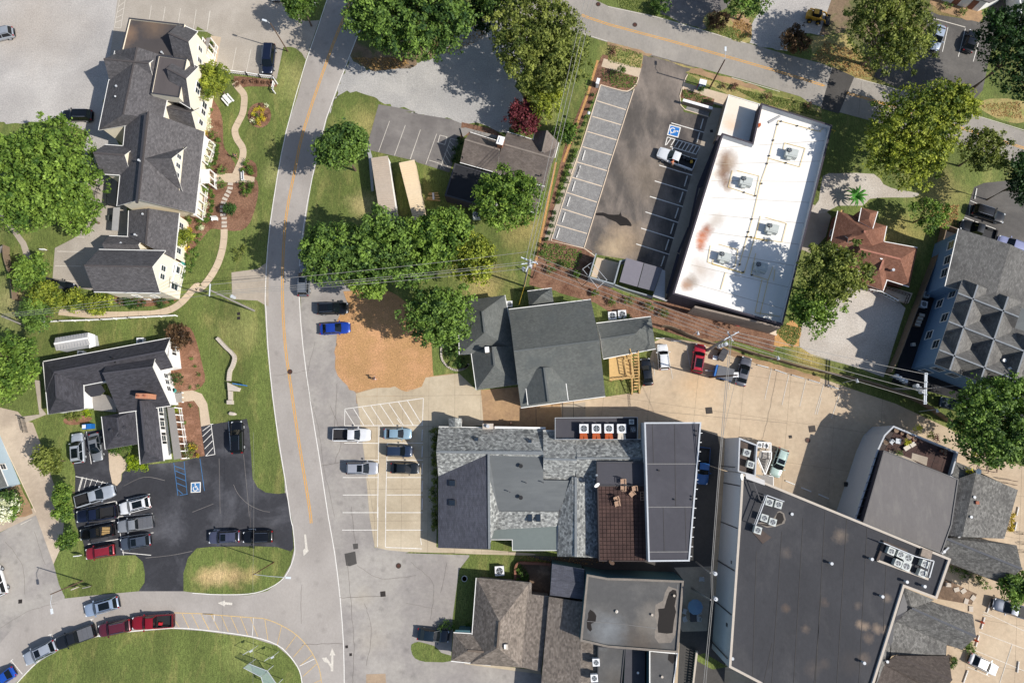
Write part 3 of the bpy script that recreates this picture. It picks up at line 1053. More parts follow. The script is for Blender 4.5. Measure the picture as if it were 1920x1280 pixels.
ground('parking_lot', 'f -160,-60 228,-60 222,40 212,110 195,190 183,245 170,250 150,240 100,228 30,232 -160,215', 'gravel_pale', 2, rough_edge=.25)
ground('parking_lot', 'f 228,-60 625,-60 605,20 573,112 566,100 555,91 545,88 531,89 519,148 440,137 405,126 405,70 370,50 340,120 200,200 205,115', 'paver_lot', 3)
ground('lawn', 't 10 680,-220 910,-220 905,0 885,70 862,140 800,152 725,150 700,100 690,0'.replace('t ', ''), 'grass', 4, sm=3)
ground('courtyard', 'f 120,222 200,222 250,330 165,345 150,300 168,245', 'gravel_pale', 1)
ground('courtyard', 'f 150,330 170,300 235,300 240,470 176,545 98,530 103,465 138,447 165,420 130,395 118,388 150,370', 'paver_lot', 2)
ground('driveway', '11 210,740 400,715 460,672 480,672 480,985 450,975 400,945 215,935', 'concrete_grey', 4)

# main road and the sweep of the lower junction, one asphalt sheet
ground('road', '10 930,-220 905,0 755,440 690,700 605,950 540,1280 11 485,400 460,680 448,940 452,1000 468,1280 12 505,400 553,760 595,1000 600,1110 13 652,100 668,300 640,420 570,540 470,610 330,640 0,632 '
       '03 1335,612 1010,612 700,640 470,665 200,760 0,990 -300,1250 -300,1900 13 1000,1900 1035,1280 1028,1000 1005,660 965,330 915,0 12 920,1280 855,850 795,480 730,0 '
       '11 735,1280 710,930 712,680 745,400 805,0 10 806,1280 905,860 1085,380 1158,200 1220,0 1260,-220', 'asphalt_old', 2)
# lower left lot, joined to the road
ground('parking_lot', '03 -400,300 0,185 262,50 390,415 430,565 470,650 470,700 200,790 0,1000 -400,1300', 'asphalt_lot', 1)
ground('parking_lot', '11 705,670 745,660 800,600 1010,800 1100,900 12 1040,0 1040,150 1060,300 1115,375 1130,450 1180,860 1250,1290 13 1250,295 1552,310 23 0,335 465,350 465,360 395,450 350,830 330,1115 990,1190 1000,1700 -1200,1700 13 1025,1000 1000,660 960,330 905,0 12 915,1280 850,850 790,480 725,0', 'asphalt_lot', 1)
ground('lawn', '03 -260,1800 -60,1430 150,1245 270,1135 400,1050 700,945 940,910 1250,885 1552,905 13 0,900 350,948 540,1008 640,1095 705,1190 725,1290 725,1900', 'grass', 4)
ground('parking_lot', '02 530,862 548,960 545,1190 03 530,20 555,140 600,240 640,385 860,352 985,350 1040,400 1055,480 1052,550 1010,612 1335,612 1335,480 1368,370 1430,300 1552,287 13 0,290 380,285 540,290 640,322 662,300 648,100 630,0 12 605,1100 550,1108 460,1098 400,1060 365,1000 340,640 322,562 60,603 '
       '02 1530,600 1460,615 1490,830 1320,870 1240,882 1020,897 930,922 890,960 885,1012 820,1045 790,815 750,640 620,655', 'asphalt_dark', 5)
ground('driveway', '02 -300,430 0,480 130,510 195,580 240,592 310,780 380,1000 430,1150 03 465,130 445,290 390,415 262,60 02 260,1240 100,900 0,690 -300,200', 'concrete_drive', 4)
ground('pavement', '03 -300,250 -300,100 0,100 262,0 262,58 0,182', 'concrete_drive', 3)
line('02 -40,660 0,690 100,900 260,1240', .12, 'concrete_kerb', 9, 'kerb')
ground('pavement', '02 1235,372 1400,355 1468,380 1508,450 1532,603 1463,618 1450,482 1412,430 1330,440 1240,452', 'concrete_walk', 6)
ground('pavement', '02 790,812 870,820 930,905 885,960 880,1015 820,1045', 'concrete_walk', 6, sm=2)
ground('mulch_bed', '01 1238,1280 1300,1150 1380,1140 02 1430,0 1475,180 1492,290 1430,352 1370,360 1280,372 1225,200 1240,10', 'mulch_brown', 5, sm=2)
ground('mulch_bed', '02 1265,500 1300,445 1400,428 1440,450 1490,830 1400,845 1315,865 1290,800', 'mulch_brown', 5)
ground('mulch_bed', '02 470,560 480,600 560,605 640,585 670,555 600,540', 'mulch_brown', 5, sm=3)
ground('path', '01 -60,300 20,310 60,375 120,430 190,520 235,640 180,640 150,540 90,450 20,370 -60,340', 'concrete_grey', 5)
ground('soil_patch', '02 20,1080 120,1020 170,1100 240,1250 100,1280 0,1280 -60,1200', 'dirt_brown', 5, sm=2)

# inn garden
ground('mulch_bed', '10 -60,500 60,560 60,690 120,790 145,880 150,1000 160,1080 235,1190 205,1275 100,1290 -60,1290', 'mulch_red', 5, sm=2)
ground('mulch_bed', '11 180,90 330,60 385,60 405,110 400,200 350,370 280,435 180,435 130,430 60,425 0,490 -120,640 -160,760 -280,760 -230,400 -180,300 0,100', 'mulch_red', 5, sm=2)
ground('mulch_bed', '10 225,555 320,560 540,585 540,632 330,630 280,642 240,610', 'mulch_red', 5)
ground('mulch_bed', '10 ' + ' '.join('%.0f,%.0f' % (413 + 86 * math.cos(a * .42), 840 + 92 * math.sin(a * .42)) for a in range(15)), 'mulch_red', 5)
ground('mulch_bed', '01 840,900 880,980 1100,985 1270,950 1310,900 1200,880', 'mulch_brown', 5, sm=2)
ground('mulch_bed', '10 280,1200 330,1160 385,1190 398,1260 380,1300 280,1300', 'mulch_red', 5, sm=2)
ground('terrace', '01 1195,700 1320,690 1300,915 1225,900', 'concrete_grey', 6)
ground('pavement', '10 60,260 135,272 100,470 50,460', 'concrete_walk', 5)
ground('pavement', '10 -20,1268 90,1262 250,1262 380,1290 11 375,85 230,88 50,80 0,60', 'concrete_walk', 6)
ground('mulch_bed', '10 10,280 60,285 45,490 0,480', 'mulch_red', 5)
pathslabs('garden_path', '10 232,600 262,640 300,690 302,760 290,830 255,900 235,950 250,1010 292,1080 290,1150 262,1220 240,1270', 1.15, 'concrete_walk', 'joint', 6)
pathslabs('garden_path', '11 157,425 155,500 140,590 105,690 45,790 -20,860 01 1430,840 1330,950 1240,1010 1120,1040 980,1046 860,1050 640,1045 430,1025', 1.15, 'concrete_walk', 'joint', 6)
sp = ground('stepping_path', [W(432, 345), W(436, 345), W(424, 425), W(420, 425)], 'mulch_red', 6)
for i, (x, y) in enumerate(((203, 98), (200, 128), (190, 154), (176, 180), (162, 207), (153, 234), (146, 264), (145, 292), (149, 321), (157, 348), (158, 378), (158, 405))):
    a, b_, _ = P('11 %d,%d' % (x, y))[0]
    c = W(a, b_)
    mb = MB(); mb.box((c.x, c.y, .055), (.88, .46, .07), (-.1, -.15, -.5, -.5, -.4, -.2, 0, 0, .05, 0, 0, 0)[i])
    mb.build('stepping_stone', 'stone_pale', sp, world=False)

# upper middle lots
ground('parking_lot', '10 1080,400 1140,470 1230,515 1400,500 1552,482 20 0,480 200,430 250,330 450,200 640,60 900,200 860,500 800,640 870,700 800,860 745,970 640,945 520,900 420,905 330,870 0,815 10 1552,815 1290,745 1240,705 1150,680 1040,665 960,700 905,870', 'gravel_grey', 3, rough_edge=.3)
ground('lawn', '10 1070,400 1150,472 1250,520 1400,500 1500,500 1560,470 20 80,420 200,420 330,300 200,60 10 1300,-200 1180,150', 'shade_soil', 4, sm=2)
ground('parking_lot', '10 1280,760 1400,780 1552,812 20 0,815 330,868 420,903 400,990 350,1170 320,1255 80,1180 10 1552,1172 1190,1088', 'asphalt_stall', 4)
ground('mulch_bed', '20 410,890 640,940 700,985 690,1010 440,985 400,1020', 'mulch_red', 5)
ground('road', '20 560,0 640,-60 1250,-60 30 0,45 350,120 730,230 1000,312 1300,398 1552,462 40 330,570 690,672 1200,842 1552,955 2200,1160 2200,1400 1552,1200 1000,1030 480,890 200,815 0,755 30 1400,704 960,574 430,432 0,310 20 1280,250 900,120', 'asphalt_top', 3)
ground('road_patch', '40 160,488 318,560 205,828 72,790', 'patch_dark', 4)
ground('driveway', '30 370,-60 900,-60 870,60 700,130 720,215 600,190 370,95', 'asphalt_stall', 2, rough_edge=.25)
ground('driveway', '30 1130,-60 1900,-60 40 155,0 90,262 0,250 30 1400,240 1310,300 1300,372 1030,322 1050,180 1100,100', 'gravel_pale', 2, rough_edge=.2)
ground('lawn', '30 700,120 760,90 900,120 1020,180 1050,220 1030,300 960,310 720,215', 'straw_edge', 4, sm=2, rough_edge=.15)
ground('soil_patch', '30 880,110 1000,120 1045,190 1000,260 930,200', 'dirt_brown', 5, sm=2, rough_edge=.2)
ground('parking_lot', '40 820,60 930,110 1250,160 1330,0 1440,-60 1500,-60 1360,200 1300,420 1250,660 1150,760 690,668 460,560 480,505 760,370 850,220', 'asphalt_lot_right', 3)
ground('mulch_bed', '40 870,0 1100,-30 1245,90 1225,158 1100,135 960,90 900,50', 'dirt_brown', 5, sm=2, rough_edge=.15)
ground('driveway', '41 60,215 90,40 200,20 460,25 530,100 640,140 790,165 740,195 600,195 430,205 380,255 200,255 100,310 0,300', 'gravel_tan', 3, sm=2)
ground('driveway', '41 0,240 80,270 150,330 110,480 0,600 -100,560', 'concrete_grey', 2)
ground('parking_lot', '41 220,840 500,890 640,950 690,1000 600,1280 42 560,180 530,260 370,200 0,92 31 1395,1280 1390,1150 1552,900', 'gravel_tan', 3)
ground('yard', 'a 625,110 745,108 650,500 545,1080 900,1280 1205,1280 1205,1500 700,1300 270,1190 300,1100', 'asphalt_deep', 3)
ground('parking_lot', '41 1190,120 1260,90 1552,60 2000,60 2000,620 1552,600 1345,500 1080,425 1120,330', 'asphalt_lot_right', 3)
ground('lawn', '40 1210,770 1300,720 1552,740 1552,890 1420,885 1330,850', 'straw_edge', 4, sm=2)
ground('lawn', '40 0,255 100,262 250,230 330,380 460,520 440,570 330,560 170,480 0,440', 'straw_edge', 4, rough_edge=.25)
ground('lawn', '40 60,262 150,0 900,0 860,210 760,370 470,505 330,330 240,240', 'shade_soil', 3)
ground('verge', '30 0,330 200,385 480,460 760,560 1080,655 1400,740 1552,800 1552,870 1110,760 870,690 560,530 640,500 430,440 0,345', 'straw_edge', 4, rough_edge=.12)
ground('verge', '30 0,305 250,370 260,392 240,500 0,440', 'straw_edge', 4)
ground('soil_patch', '30 600,490 640,492 800,545 1000,600 1140,655 1150,668 1000,640 700,560 580,530', 'dirt_brown', 5, rough_edge=.2)
ground('soil_patch', '30 0,305 240,372 320,395 300,415 150,385 0,335', 'dirt_brown', 5, rough_edge=.15)

# car park of the white-roofed store
ground('parking_lot', 'n 520,95 700,135 1000,225 930,300 890,440 855,470 860,560 900,640 1130,690 30 730,850 31 410,720 j 1050,560 800,470 590,420 200,360 90,290 n 170,1275 420,460 480,330', 'asphalt_new', 3)
ground('gravel_stalls', 'n 128,392 330,448 430,440 20 1552,700 30 190,650 21 1300,565 1060,510', 'gravel_stall', 4)
ground('pavement', 'n 1130,690 1165,600 1250,610 30 840,800 800,985 31 500,880 435,945 325,910 410,720 30 730,850', 'concrete_grey', 5)
ground('pavement', '30 575,775 740,815 730,850 560,803', 'gravel_stall', 5)
ground('mulch_bed', 'n 130,140 150,110 520,200 500,250 470,320 460,400 400,445 330,448 125,392 20 1200,1080 21 1100,150 1050,510 1300,565 1380,620 1330,780 31 120,905 440,960 650,1010 1160,1180 1225,1195 1200,1290 32 1250,-10 1200,80 900,-10 31 680,1250 330,1140 0,1020 21 1380,960 900,830 920,700 980,520 1020,380 20 1170,1020', 'mulch_red', 3)
ground('mulch_bed', '30 535,640 775,722 762,772 525,712', 'mulch_red', 6)
ground('pavement', '30 550,600 690,640 875,690 850,780 700,735 535,640', 'concrete_walk', 5)
ground('pavement', 'n 158,148 505,240 480,322 135,222', 'concrete_walk', 5)
line('21 1095,-60 1000,420 965,600 940,700', .35, 'pine_straw', 6, 'edging')
line('20 1400,440 1330,680 1240,930 1150,1180', .4, 'pine_straw', 6, 'edging')
ground('pavement', '20 1278,1070 1240,1230 21 1130,270 1050,510 1010,500 1080,280 1190,0 20 1200,1170', 'concrete_grey', 5)
for s in ('n 128,392 330,448 400,440 460,380 480,320', '20 1420,620 1280,1070 1200,1290', '21 1210,30 1060,510 1300,565 1378,620', '30 190,650 0,1240', '21 1477,0 1300,565', '30 540,640 522,700 530,770 560,800 730,852', 'n 890,440 900,360 930,300'):
    kerb(s, sm=2 if s[0] == 'n' else 0)
LFT = ((1119.5, 189.4), (1111, 218.6), (1101.5, 246.9), (1092.4, 275.3), (1082.2, 304.1), (1073.1, 332.9), (1063.7, 361.3), (1054.6, 391.6), (1043.6, 421.4))
RGT = ((1173.5, 206.2), (1165, 234.5), (1156.8, 262.9), (1147.5, 291.2), (1138.5, 320.5), (1129.3, 349.6), (1119.5, 379.3), (1109.7, 408.9), (1100.7, 438.0))
for p, q in zip(LFT, RGT):
    line([W(*p), W(*q)], .16, 'concrete_kerb', 6, 'stall_divider')
for s in ('n 782,742 1083,830', '31 495,0 614,33', '30 372,1202 612,1276', '31 340,75 578,148', '31 305,188 545,262', '31 272,300 512,378', '31 240,418 480,493', '31 205,533 447,610',
          'n 745,872 1045,960', 'n 770,960 1010,1030', 'n 1045,960 1005,1035', 'n 745,872 725,950', 'n 815,893 778,950', 'n 780,882 735,945', 'n 850,903 812,960', 'n 885,914 845,975', 'n 918,923 877,990', 'n 950,932 905,1005', 'n 985,942 938,1015', 'n 1015,952 972,1025'):
    line(s, .15, 'road_white', 6)

# centre: wood chips, concrete stalls, service yard
ground('soil_patch', '12 960,60 985,240 1120,378 1125,445 1552,380 22 0,395 390,345 400,240 150,200 12 1400,150', 'dirt_brown', 4, rough_edge=.15)
ground('wood_chip_bed', '11 1020,880 1055,970 1005,1040 972,1100 975,1200 975,1290 12 975,10 958,80 968,150 965,200 985,250 1025,290 1070,355 1140,372 1200,345 1290,335 1400,330 1480,365 1552,352 22 0,352 60,350 120,330 150,265 205,250 200,150 190,60 21 180,1200 60,1000 -100,880 11 1300,850', 'wood_chips', 6, rough_edge=.10)
ground('lawn', '22 205,250 400,225 520,150 480,60 300,0 190,40', 'grass', 4)
slabs('parking_lot', '12 1115,378 1400,300 1552,340 22 0,350 150,262 390,232 520,355 550,352 570,612 245,622 230,650 230,1280 23 225,290 240,296 600,310 1000,345 880,352 600,345 0,325 13 1340,312 1252,292 12 1215,1280 1180,860 1130,470', 'concrete_lot', 'joint', 3, (706, 800), (795, 799), 4.2, 4.9, rise=.012)
ground('patio', '22 550,352 830,330 840,480 945,470 1310,400 1310,480 1235,600 1140,650 1000,640 570,610', 'dirt_brown', 4)
ground('patio', '22 1140,470 1310,440 1310,600 1240,600 1140,645', 'concrete_grey', 5)
slabs('service_yard', 'f 1050,757 1160,740 1200,735 1228,640 1245,632 1330,645 1400,672 1540,709 1600,730 1680,757 1779,803 1850,850 2050,920 2050,1400 1200,1400 1200,1062 1200,800 1090,790 1055,790', 'concrete_warm', 'joint', 2, (1303, 765), (1550, 800), 7.3, 6.4, rise=.012)
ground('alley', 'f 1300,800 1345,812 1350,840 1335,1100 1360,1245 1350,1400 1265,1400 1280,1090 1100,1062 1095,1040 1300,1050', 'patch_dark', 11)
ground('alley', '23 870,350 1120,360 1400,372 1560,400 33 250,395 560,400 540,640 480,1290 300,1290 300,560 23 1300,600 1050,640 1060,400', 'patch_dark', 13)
ground('patio', '33 480,440 760,430 720,900 540,905 520,870 555,540', 'concrete_grey', 13)
ground('lawn', '23 470,360 820,355 820,400 800,530 520,520 430,800 400,830 340,840 390,460', 'grass', 5)
ground('lawn', '23 45,1000 100,980 210,1010 260,1060 330,1080 330,1120 200,1128 100,1115 50,1070', 'grass', 5, sm=2, rough_edge=.06)
ground('planting_bed', '23 815,400 1060,415 1050,640 915,620 920,550 800,530', 'soil', 6)
ground('pavement', '23 430,1140 990,1215 980,1190 430,1120', 'concrete_lot', 6)
ground('soil_patch', 'g 755,1120 965,1220 930,1290 700,1250', 'soil', 13)
ground('soil_patch', '32 700,-20 1000,100 1540,260 1540,300 1200,200 850,90 620,-10', 'dirt_brown', 12, rough_edge=.12)
ground('lawn', '21 860,830 930,880 1090,870 1220,950 1300,1000 1340,1080 1200,1100 1060,990 1070,860 780,870', 'grass', 4)
ground('lawn', '32 30,280 165,250 170,370 35,390', 'grass', 12)
ground('lawn', '22 1450,330 1560,300 1560,390 1510,390', 'grass', 12)
ground('lawn', '33 640,1080 700,1060 870,1160 760,1180 650,1120', 'grass', 12)
ground('verge', 'h 1240,850 1330,760 1420,690 1530,790 1490,990 1220,980', 'pine_straw', 4, rough_edge=.15)
ground('soil_patch', 'f 1020,443 1110,470 1100,520 1030,500', 'mulch_red', 5)
# patches, drains, cracks
ground('road_patch', '13 1032,340 1110,322 1122,412 1070,430 1045,425', 'patch_dark', 5)
ground('road_patch', '13 1092,268 1130,264 1132,302 1098,308', 'patch_dark', 5)
ground('road_patch', '13 1190,1215 1330,1210 1335,1290 1190,1290', 'patch_tan', 5)
ground('water_puddle', '31 0,318 80,320 90,295 100,330 135,345 165,380 170,405 130,398 90,402 60,375 0,350 21 1440,330 1390,325 1380,310 1440,305', 'puddle', 5, sm=2)
DL = ['large square drain grate in the sunlit service yard below the red suv', 'square drain grate in the service yard above the light green suv', 'small square drain cover in the middle of the service yard', 'drain grate in the asphalt lot left of the brown house', 'small drain cover just right of the road edge near the bottom, upper', 'small drain cover just right of the road edge near the bottom, lower', 'rusty drain grate in the lower left asphalt lot', 'small grate on the walk beside the white store', 'square cover in the lawn under the wires, upper', 'square cover in the lawn under the wires, lower']
for (t, x, y, w_) in (('32', 735, 502, 1.0), ('32', 1485, 636, 1.0), ('32', 1327, 693, .45), ('13', 1312, 632, .8), ('13', 1048, 1015, .4), ('13', 1077, 1072, .4), ('03', 148, 686, .6), ('n', 1152, 818, .5), ('11', 262, 1040, .5), ('11', 262, 1072, .5)):
    a, b_, _ = P('%s %d,%d' % (t, x, y))[0]
    c = W(a, b_)
    zz = .09 if t == '32' else .03
    d = w_ / 2
    o = thing('drain_grate', DL.pop(0), 'drain grate', (c.x, c.y, 0), .1, 'drain grates')
    mb = MB(); mb.box((0, 0, zz / 2), (w_, w_, zz)); mb.build('frame', 'iron', o)
    for k in range(5):
        mb = MB(); mb.box((-d + w_ * (k + .5) / 5, 0, zz + .008), (w_ * .08, w_ * .84, .02)); mb.build('grate_bar', 'black', o)
for i, (t, x, y) in enumerate((('12', 635, 220), ('30', 195, 182), ('20', 1403, 33), ('32', 1452, 718), ('13', 1425, 427))):
    a, b_, _ = P('%s %d,%d' % (t, x, y))[0]
    c = W(a, b_)
    o = thing('manhole_cover', ('round iron manhole cover beside the yellow centre line of the curving road', 'round iron manhole cover in the upper road near the power line', 'manhole cover at the far left end of the upper road',
              'round manhole cover in the shade of the service yard', 'rusty round cover in the asphalt lot left of the brown house')[i], 'manhole cover', (c.x, c.y, 0), 0)
    mb = MB(); mb.tube([(0, 0, 0), (0, 0, .03 if t != '32' else .07)], .42, 20); mb.build('cover', 'iron', o)
    mb = MB(); mb.tube([(0, 0, 0), (0, 0, .04 if t != '32' else .08)], .28, 20); mb.build('lid', 'pole_rust', o)
rg = random.Random(4)
for s in ('03 40,250 160,420 180,640', '03 250,180 330,420', '13 1120,420 1300,520 1552,500', '13 1180,700 1230,900 1190,1150', '23 40,400 200,560 180,820', '23 0,700 220,740', '23 300,400 260,620', '12 930,470 1010,700 960,880', '12 820,0 760,300 840,620 880,900 960,1280', '13 1050,400 1080,700 1100,1000 1090,1280', '13 720,560 715,850', '13 720,1000 1020,990', '13 1000,660 1300,650', '12 1180,860 1200,1000 1250,1290', '03 0,880 200,760 420,700',
          '13 1080,0 1110,260', '12 980,300 960,640', '12 860,900 1100,860', '30 100,330 400,440', '32 1240,180 1160,560 1120,720', '32 0,480 1300,590', '40 370,600 350,840', '02 0,1240 200,1180', '12 520,250 780,210', '13 350,0 345,150'):
    c = smooth(PW(s), 8, closed=False)
    c = [p + Vector((rg.uniform(-.08, .08), rg.uniform(-.08, .08), 0)) for p in c]
    line(c, rg.uniform(.03, .055), 'crack', 6 if s[:2] != '32' else 12, 'crack')

# painted lines
for s in ('12 225,1040 260,1110 330,1180 420,1225 490,1240', '02 900,1050 1050,985 1200,1010', '12 120,850 128,1250', '12 298,820 325,1100 340,1270', '02 1400,1240 1552,1180', '03 1060,370 1250,350 1400,320'):
    line(smooth(PW(s), 4, closed=False), .07, 'asphalt_stall', 7, 'tyre_scuff')
line('10 915,-220 905,0 755,437 610,950 545,1280 11 490,400 465,680 455,940 460,1000 475,1280 12 510,400 560,760 600,1000 640,1280 13 655,135', .13, 'road_white', 5, sm=2)
line('13 655,135 670,280 662,370 600,505 480,592 330,632 100,636 0,630 03 1400,625', .12, 'road_white', 5, sm=3)
line('10 1240,0 1152,200 1080,380 900,860 800,1280 11 735,400 705,680 703,930 730,1280 12 790,480 850,850 915,1280 13 960,330 1000,660 1025,1000 1030,1290', .13, 'road_white', 5, sm=2)
for d in (-.14, .14):
    c = smooth(PW('10 1130,-220 1055,60 940,345 740,930 665,1270 11 608,330 585,640 582,950 602,1280 12 645,350 705,760 776,1200 13 790,118'), 3, closed=False)
    L, _r = strip_pts(c, 2 * d)
    line(L, .12, 'road_yellow', 5)
    for s in ('20 1280,110 30 0,178 420,290 850,410 1200,510 1552,618 40 80,622', '40 262,678 520,752 1110,936 1552,1078 2000,1210'):
        L, _r = strip_pts(smooth(PW(s), 2, closed=False), 2 * d)
        line(L, .11, 'road_yellow', 5)
line('30 0,50 350,125 730,235 1000,315', .10, 'road_white_old', 5)
line('40 330,570 690,668', .10, 'road_white_old', 5)
line('40 1200,840 1552,948', .10, 'road_white_old', 5)
line('20 1280,243 30 0,303', .10, 'road_white_old', 5)
line('30 900,565 1250,668', .10, 'road_white_old', 5)
line('03 60,1350 160,1240 270,1130 400,1045 700,940 940,905 1250,880 13 0,893 350,940 540,1000 640,1090 705,1190 725,1290', .14, 'road_white', 6, sm=3)
line('03 1270,768 1552,778 13 0,776 350,803 450,812 570,858 690,935 790,1050 850,1180 865,1290', .10, 'road_yellow_pale', 6, sm=3)
for s in ('03 1268,770 1262,880', '03 1268,815 1305,875', '03 1325,775 1375,880', '03 1395,778 1448,885', '03 1465,780 1520,890', '13 0,805 48,890', '13 62,782 118,893', '13 135,785 187,905', '13 205,795 260,915', '13 275,798 328,930', '13 348,803 400,940',
          '13 452,812 475,965', '13 575,860 543,1000', '13 682,932 605,1035', '13 742,995 660,1090', '13 800,1072 710,1150', '13 828,1140 730,1230', '13 862,1255 800,1285'):
    line(s, .08, 'road_yellow_pale', 6)
for s in ('13 815,1102 705,1155', '13 370,805 362,935', '13 85,785 83,830', '03 80,1112 165,1215', '03 75,1122 95,1105', '03 365,928 405,1040', '03 350,932 378,922', '03 665,815 690,935', '03 655,818 680,812'):
    line(s, .10, 'road_white', 7)
# arrows
def arrow(s):
    p = ccw(PW(s)); p = [Vector((q.x, q.y, .028)) for q in p]
    tag(link('road_arrow', newmesh('road_arrow', p, sheet_faces(p), 'road_white_old')), kind='structure')
arrow('13 738,198 752,198 765,310 773,318 735,356 730,318 740,300 747,310')
arrow('13 110,697 162,677 162,690 216,695 216,712 162,708 160,722')
arrow('13 932,1193 950,1193 952,1078 966,1076 942,1024 922,1078 936,1080 934,1140 900,1090 868,1096 885,1125 910,1132 932,1165')
# stall lines
for s in ('12 1030,738 1280,740', '12 1030,863 1280,862', '12 1020,988 1280,988', '12 1020,1115 1280,1114', '12 1018,1243 1280,1243', '13 1015,167 1275,167',
          '12 1283,615 1272,1280', '13 1276,0 1272,290', '12 1343,740 1330,1280', '13 1333,0 1330,290', '13 1330,293 1552,300', '23 0,298 120,303', '23 110,225 118,275',
          '12 1340,740 1552,738', '22 0,738 128,738', '12 1340,863 1552,862', '22 0,862 128,862', '12 1340,988 1552,988', '22 0,988 128,988', '12 1340,1115 1552,1114', '22 0,1114 128,1114', '12 1338,1243 1552,1243', '22 0,1243 128,1243', '13 1335,167 1552,167', '23 0,167 125,167',
          '12 1035,490 1552,420', '22 0,430 130,412', '12 1035,490 1032,612', '12 1032,612 1552,610', '22 0,610 128,610', '22 132,412 124,612',
          '12 1037,500 1105,608', '12 1098,488 1172,608', '12 1160,478 1245,608', '12 1225,468 1315,608', '12 1293,460 1390,608', '12 1355,450 1460,608', '12 1425,440 1530,608', '12 1490,430 1552,530', '22 -30,600 -60,560', '22 0,515 58,608', '22 15,430 122,605'):
    line(s, .10, 'road_white', 9 if s[:2] in ('12', '22', '23', '13') else 6)
for s in ('20 110,945 37,1160', '20 228,975 150,1195', '20 175,1167 250,1190', '20 330,1008 255,1225', '20 330,1008 385,1022', '20 322,1028 365,1075', '20 312,1055 350,1110', '20 300,1085 335,1150', '20 285,1115 325,1185', '20 270,1150 310,1215', '20 255,1190 285,1230', '10 1360,882 1280,1105', '10 1475,912 1395,1133', '10 1552,1040 1510,1158'):
    line(s, .09, 'road_white_old', 7)
ground('road_marking', '20 250,982 306,996 290,1056 234,1040', 'road_white_old', 7)
ground('road_marking', '20 254,987 300,999 286,1050 240,1036', 'asphalt_stall', 8)
for s in ('02 550,980 820,1040', '02 575,1092 605,985', '02 598,985 570,1085', '02 632,990 610,1072', '02 672,998 648,1062', '02 712,1006 690,1055', '02 750,1015 730,1050', '02 785,1025 772,1042', '02 630,655 665,890', '02 590,1215 840,1160', '02 845,1160 865,1280', '02 915,1150 1092,1110', '03 865,70 1112,48', '03 612,142 840,97', '03 640,270 870,232', '03 885,220 1118,186', '03 845,0 870,120', '03 875,190 900,350', '02 1530,602 1552,600',
          '12 62,603 90,820', '12 0,650 55,610', '12 0,690 62,632', '12 5,735 68,672', '12 15,780 72,722', '12 22,832 78,770', '12 22,832 90,820', '12 188,580 205,790', '13 83,165 128,165', '13 83,165 85,190', '13 335,160 388,160', '13 385,160 388,190', '02 855,1290 850,1165', '03 1100,350 890,330'):
    line(s, .10, 'road_white', 8)
for s in ('02 1265,880 1295,1120', '02 1340,872 1362,1112', '02 1270,905 1345,930', '02 1278,940 1350,970', '02 1283,985 1355,1015', '02 1288,1030 1358,1058', '02 1292,1075 1330,1108', '02 1308,1118 1365,1108', '02 1455,850 1488,1085'):
    line(s, .09, 'road_blue', 8)
for s in ('10 52,82 32,230', '10 245,348 213,515', '10 352,360 318,527', '10 430,360 425,530', '00 1102,42 1088,140', '00 1203,52 1185,155', '00 1315,62 1297,167', '00 1428,72 1408,210', '00 1530,82 1507,228', '00 1430,225 1507,230', '00 870,0 832,205', '00 912,0 880,205', '00 835,204 880,206', '00 840,165 885,148', '00 848,130 892,108', '00 855,90 900,62', '00 862,50 908,15',
          '01 595,295 655,297', '01 550,372 625,376', '01 555,482 615,486', '01 415,587 605,590', '01 400,692 590,695', '01 420,802 575,805', '03 150,128 230,88'):
    line(s, .09, 'road_white_old', 7)
for s in ('32 1190,195 1140,420', '32 1315,240 1265,460', '32 1440,275 1395,470', '32 1552,410 1520,530', '32 570,20 605,230', '42 95,310 30,530', '32 900,230 880,350', '32 440,100 470,270', '32 330,150 340,250', '42 210,380 150,560', '43 1255,760 1552,900', '43 1220,905 1552,1030', '43 1180,1035 1552,1190', '43 1140,1160 1300,1230', '43 1465,1000 1370,1290', '43 1320,800 1250,780'):
    line(s, .09, 'road_white_old', 13)
for s in ('40 892,160 848,335', '40 998,200 958,378', '40 1125,210 1073,415', '40 1238,245 1182,450', '41 1160,218 1215,242', '41 1118,340 1345,425', '41 1205,135 1190,205', '41 1160,250 1150,325'):
    line(s, .10, 'road_white', 7)
line('40 850,125 890,135 1125,200', .14, 'road_white_old', 7)
# accessible parking symbols: square, wheel, figure
def isa(cx, cy, tile, r, rot, z, sq='sign_blue', bd='road_white'):
    a, b_, _ = P('%s %f,%f' % (tile, cx, cy))[0]
    c = W(a, b_)
    Rm = Matrix.Rotation(rot, 3, 'Z')
    q = lambda x, y, zz: c + Rm @ Vector((x * r, y * r, 0)) + Vector((0, 0, zz))
    o = thing('accessible_symbol', 'painted wheelchair symbol %s' % ('white on a blue square in the store car park' if tile == '30' else 'in the dark lot below the white house'), 'ground marking', (c.x, c.y, 0))
    mb = MB(); mb.poly([q(x, y, z) for x, y in ((-1, -1), (1, -1), (1, 1), (-1, 1))]); mb.build('border', bd, o, world=True)
    mb = MB(); mb.poly([q(x, y, z + .004) for x, y in ((-.82, -.82), (.82, -.82), (.82, .82), (-.82, .82))]); mb.build('field', sq, o, world=True)
    mb = MB()
    ring = [(-.08 + .42 * math.cos(t), -.25 + .42 * math.sin(t)) for t in np.linspace(2.3, 6.1, 14)]
    for pts in (ring, [(-.12, .42), (-.08, -.02), (.3, -.05), (.5, -.5), (.62, -.45)], [(-.1, .2), (.25, .18)]):
        c3 = [q(x, y, z + .008) for x, y in pts]
        L, Rr = strip_pts(c3, .16 * r)
        n = len(L)
        mb.add(L + Rr, [(n + i, n + i + 1, i + 1, i) for i in range(n - 1)])
    mb.disc(q(-.12, .6, z + .008), .13 * r, 10)
    mb.build('figure', bd, o, world=True)
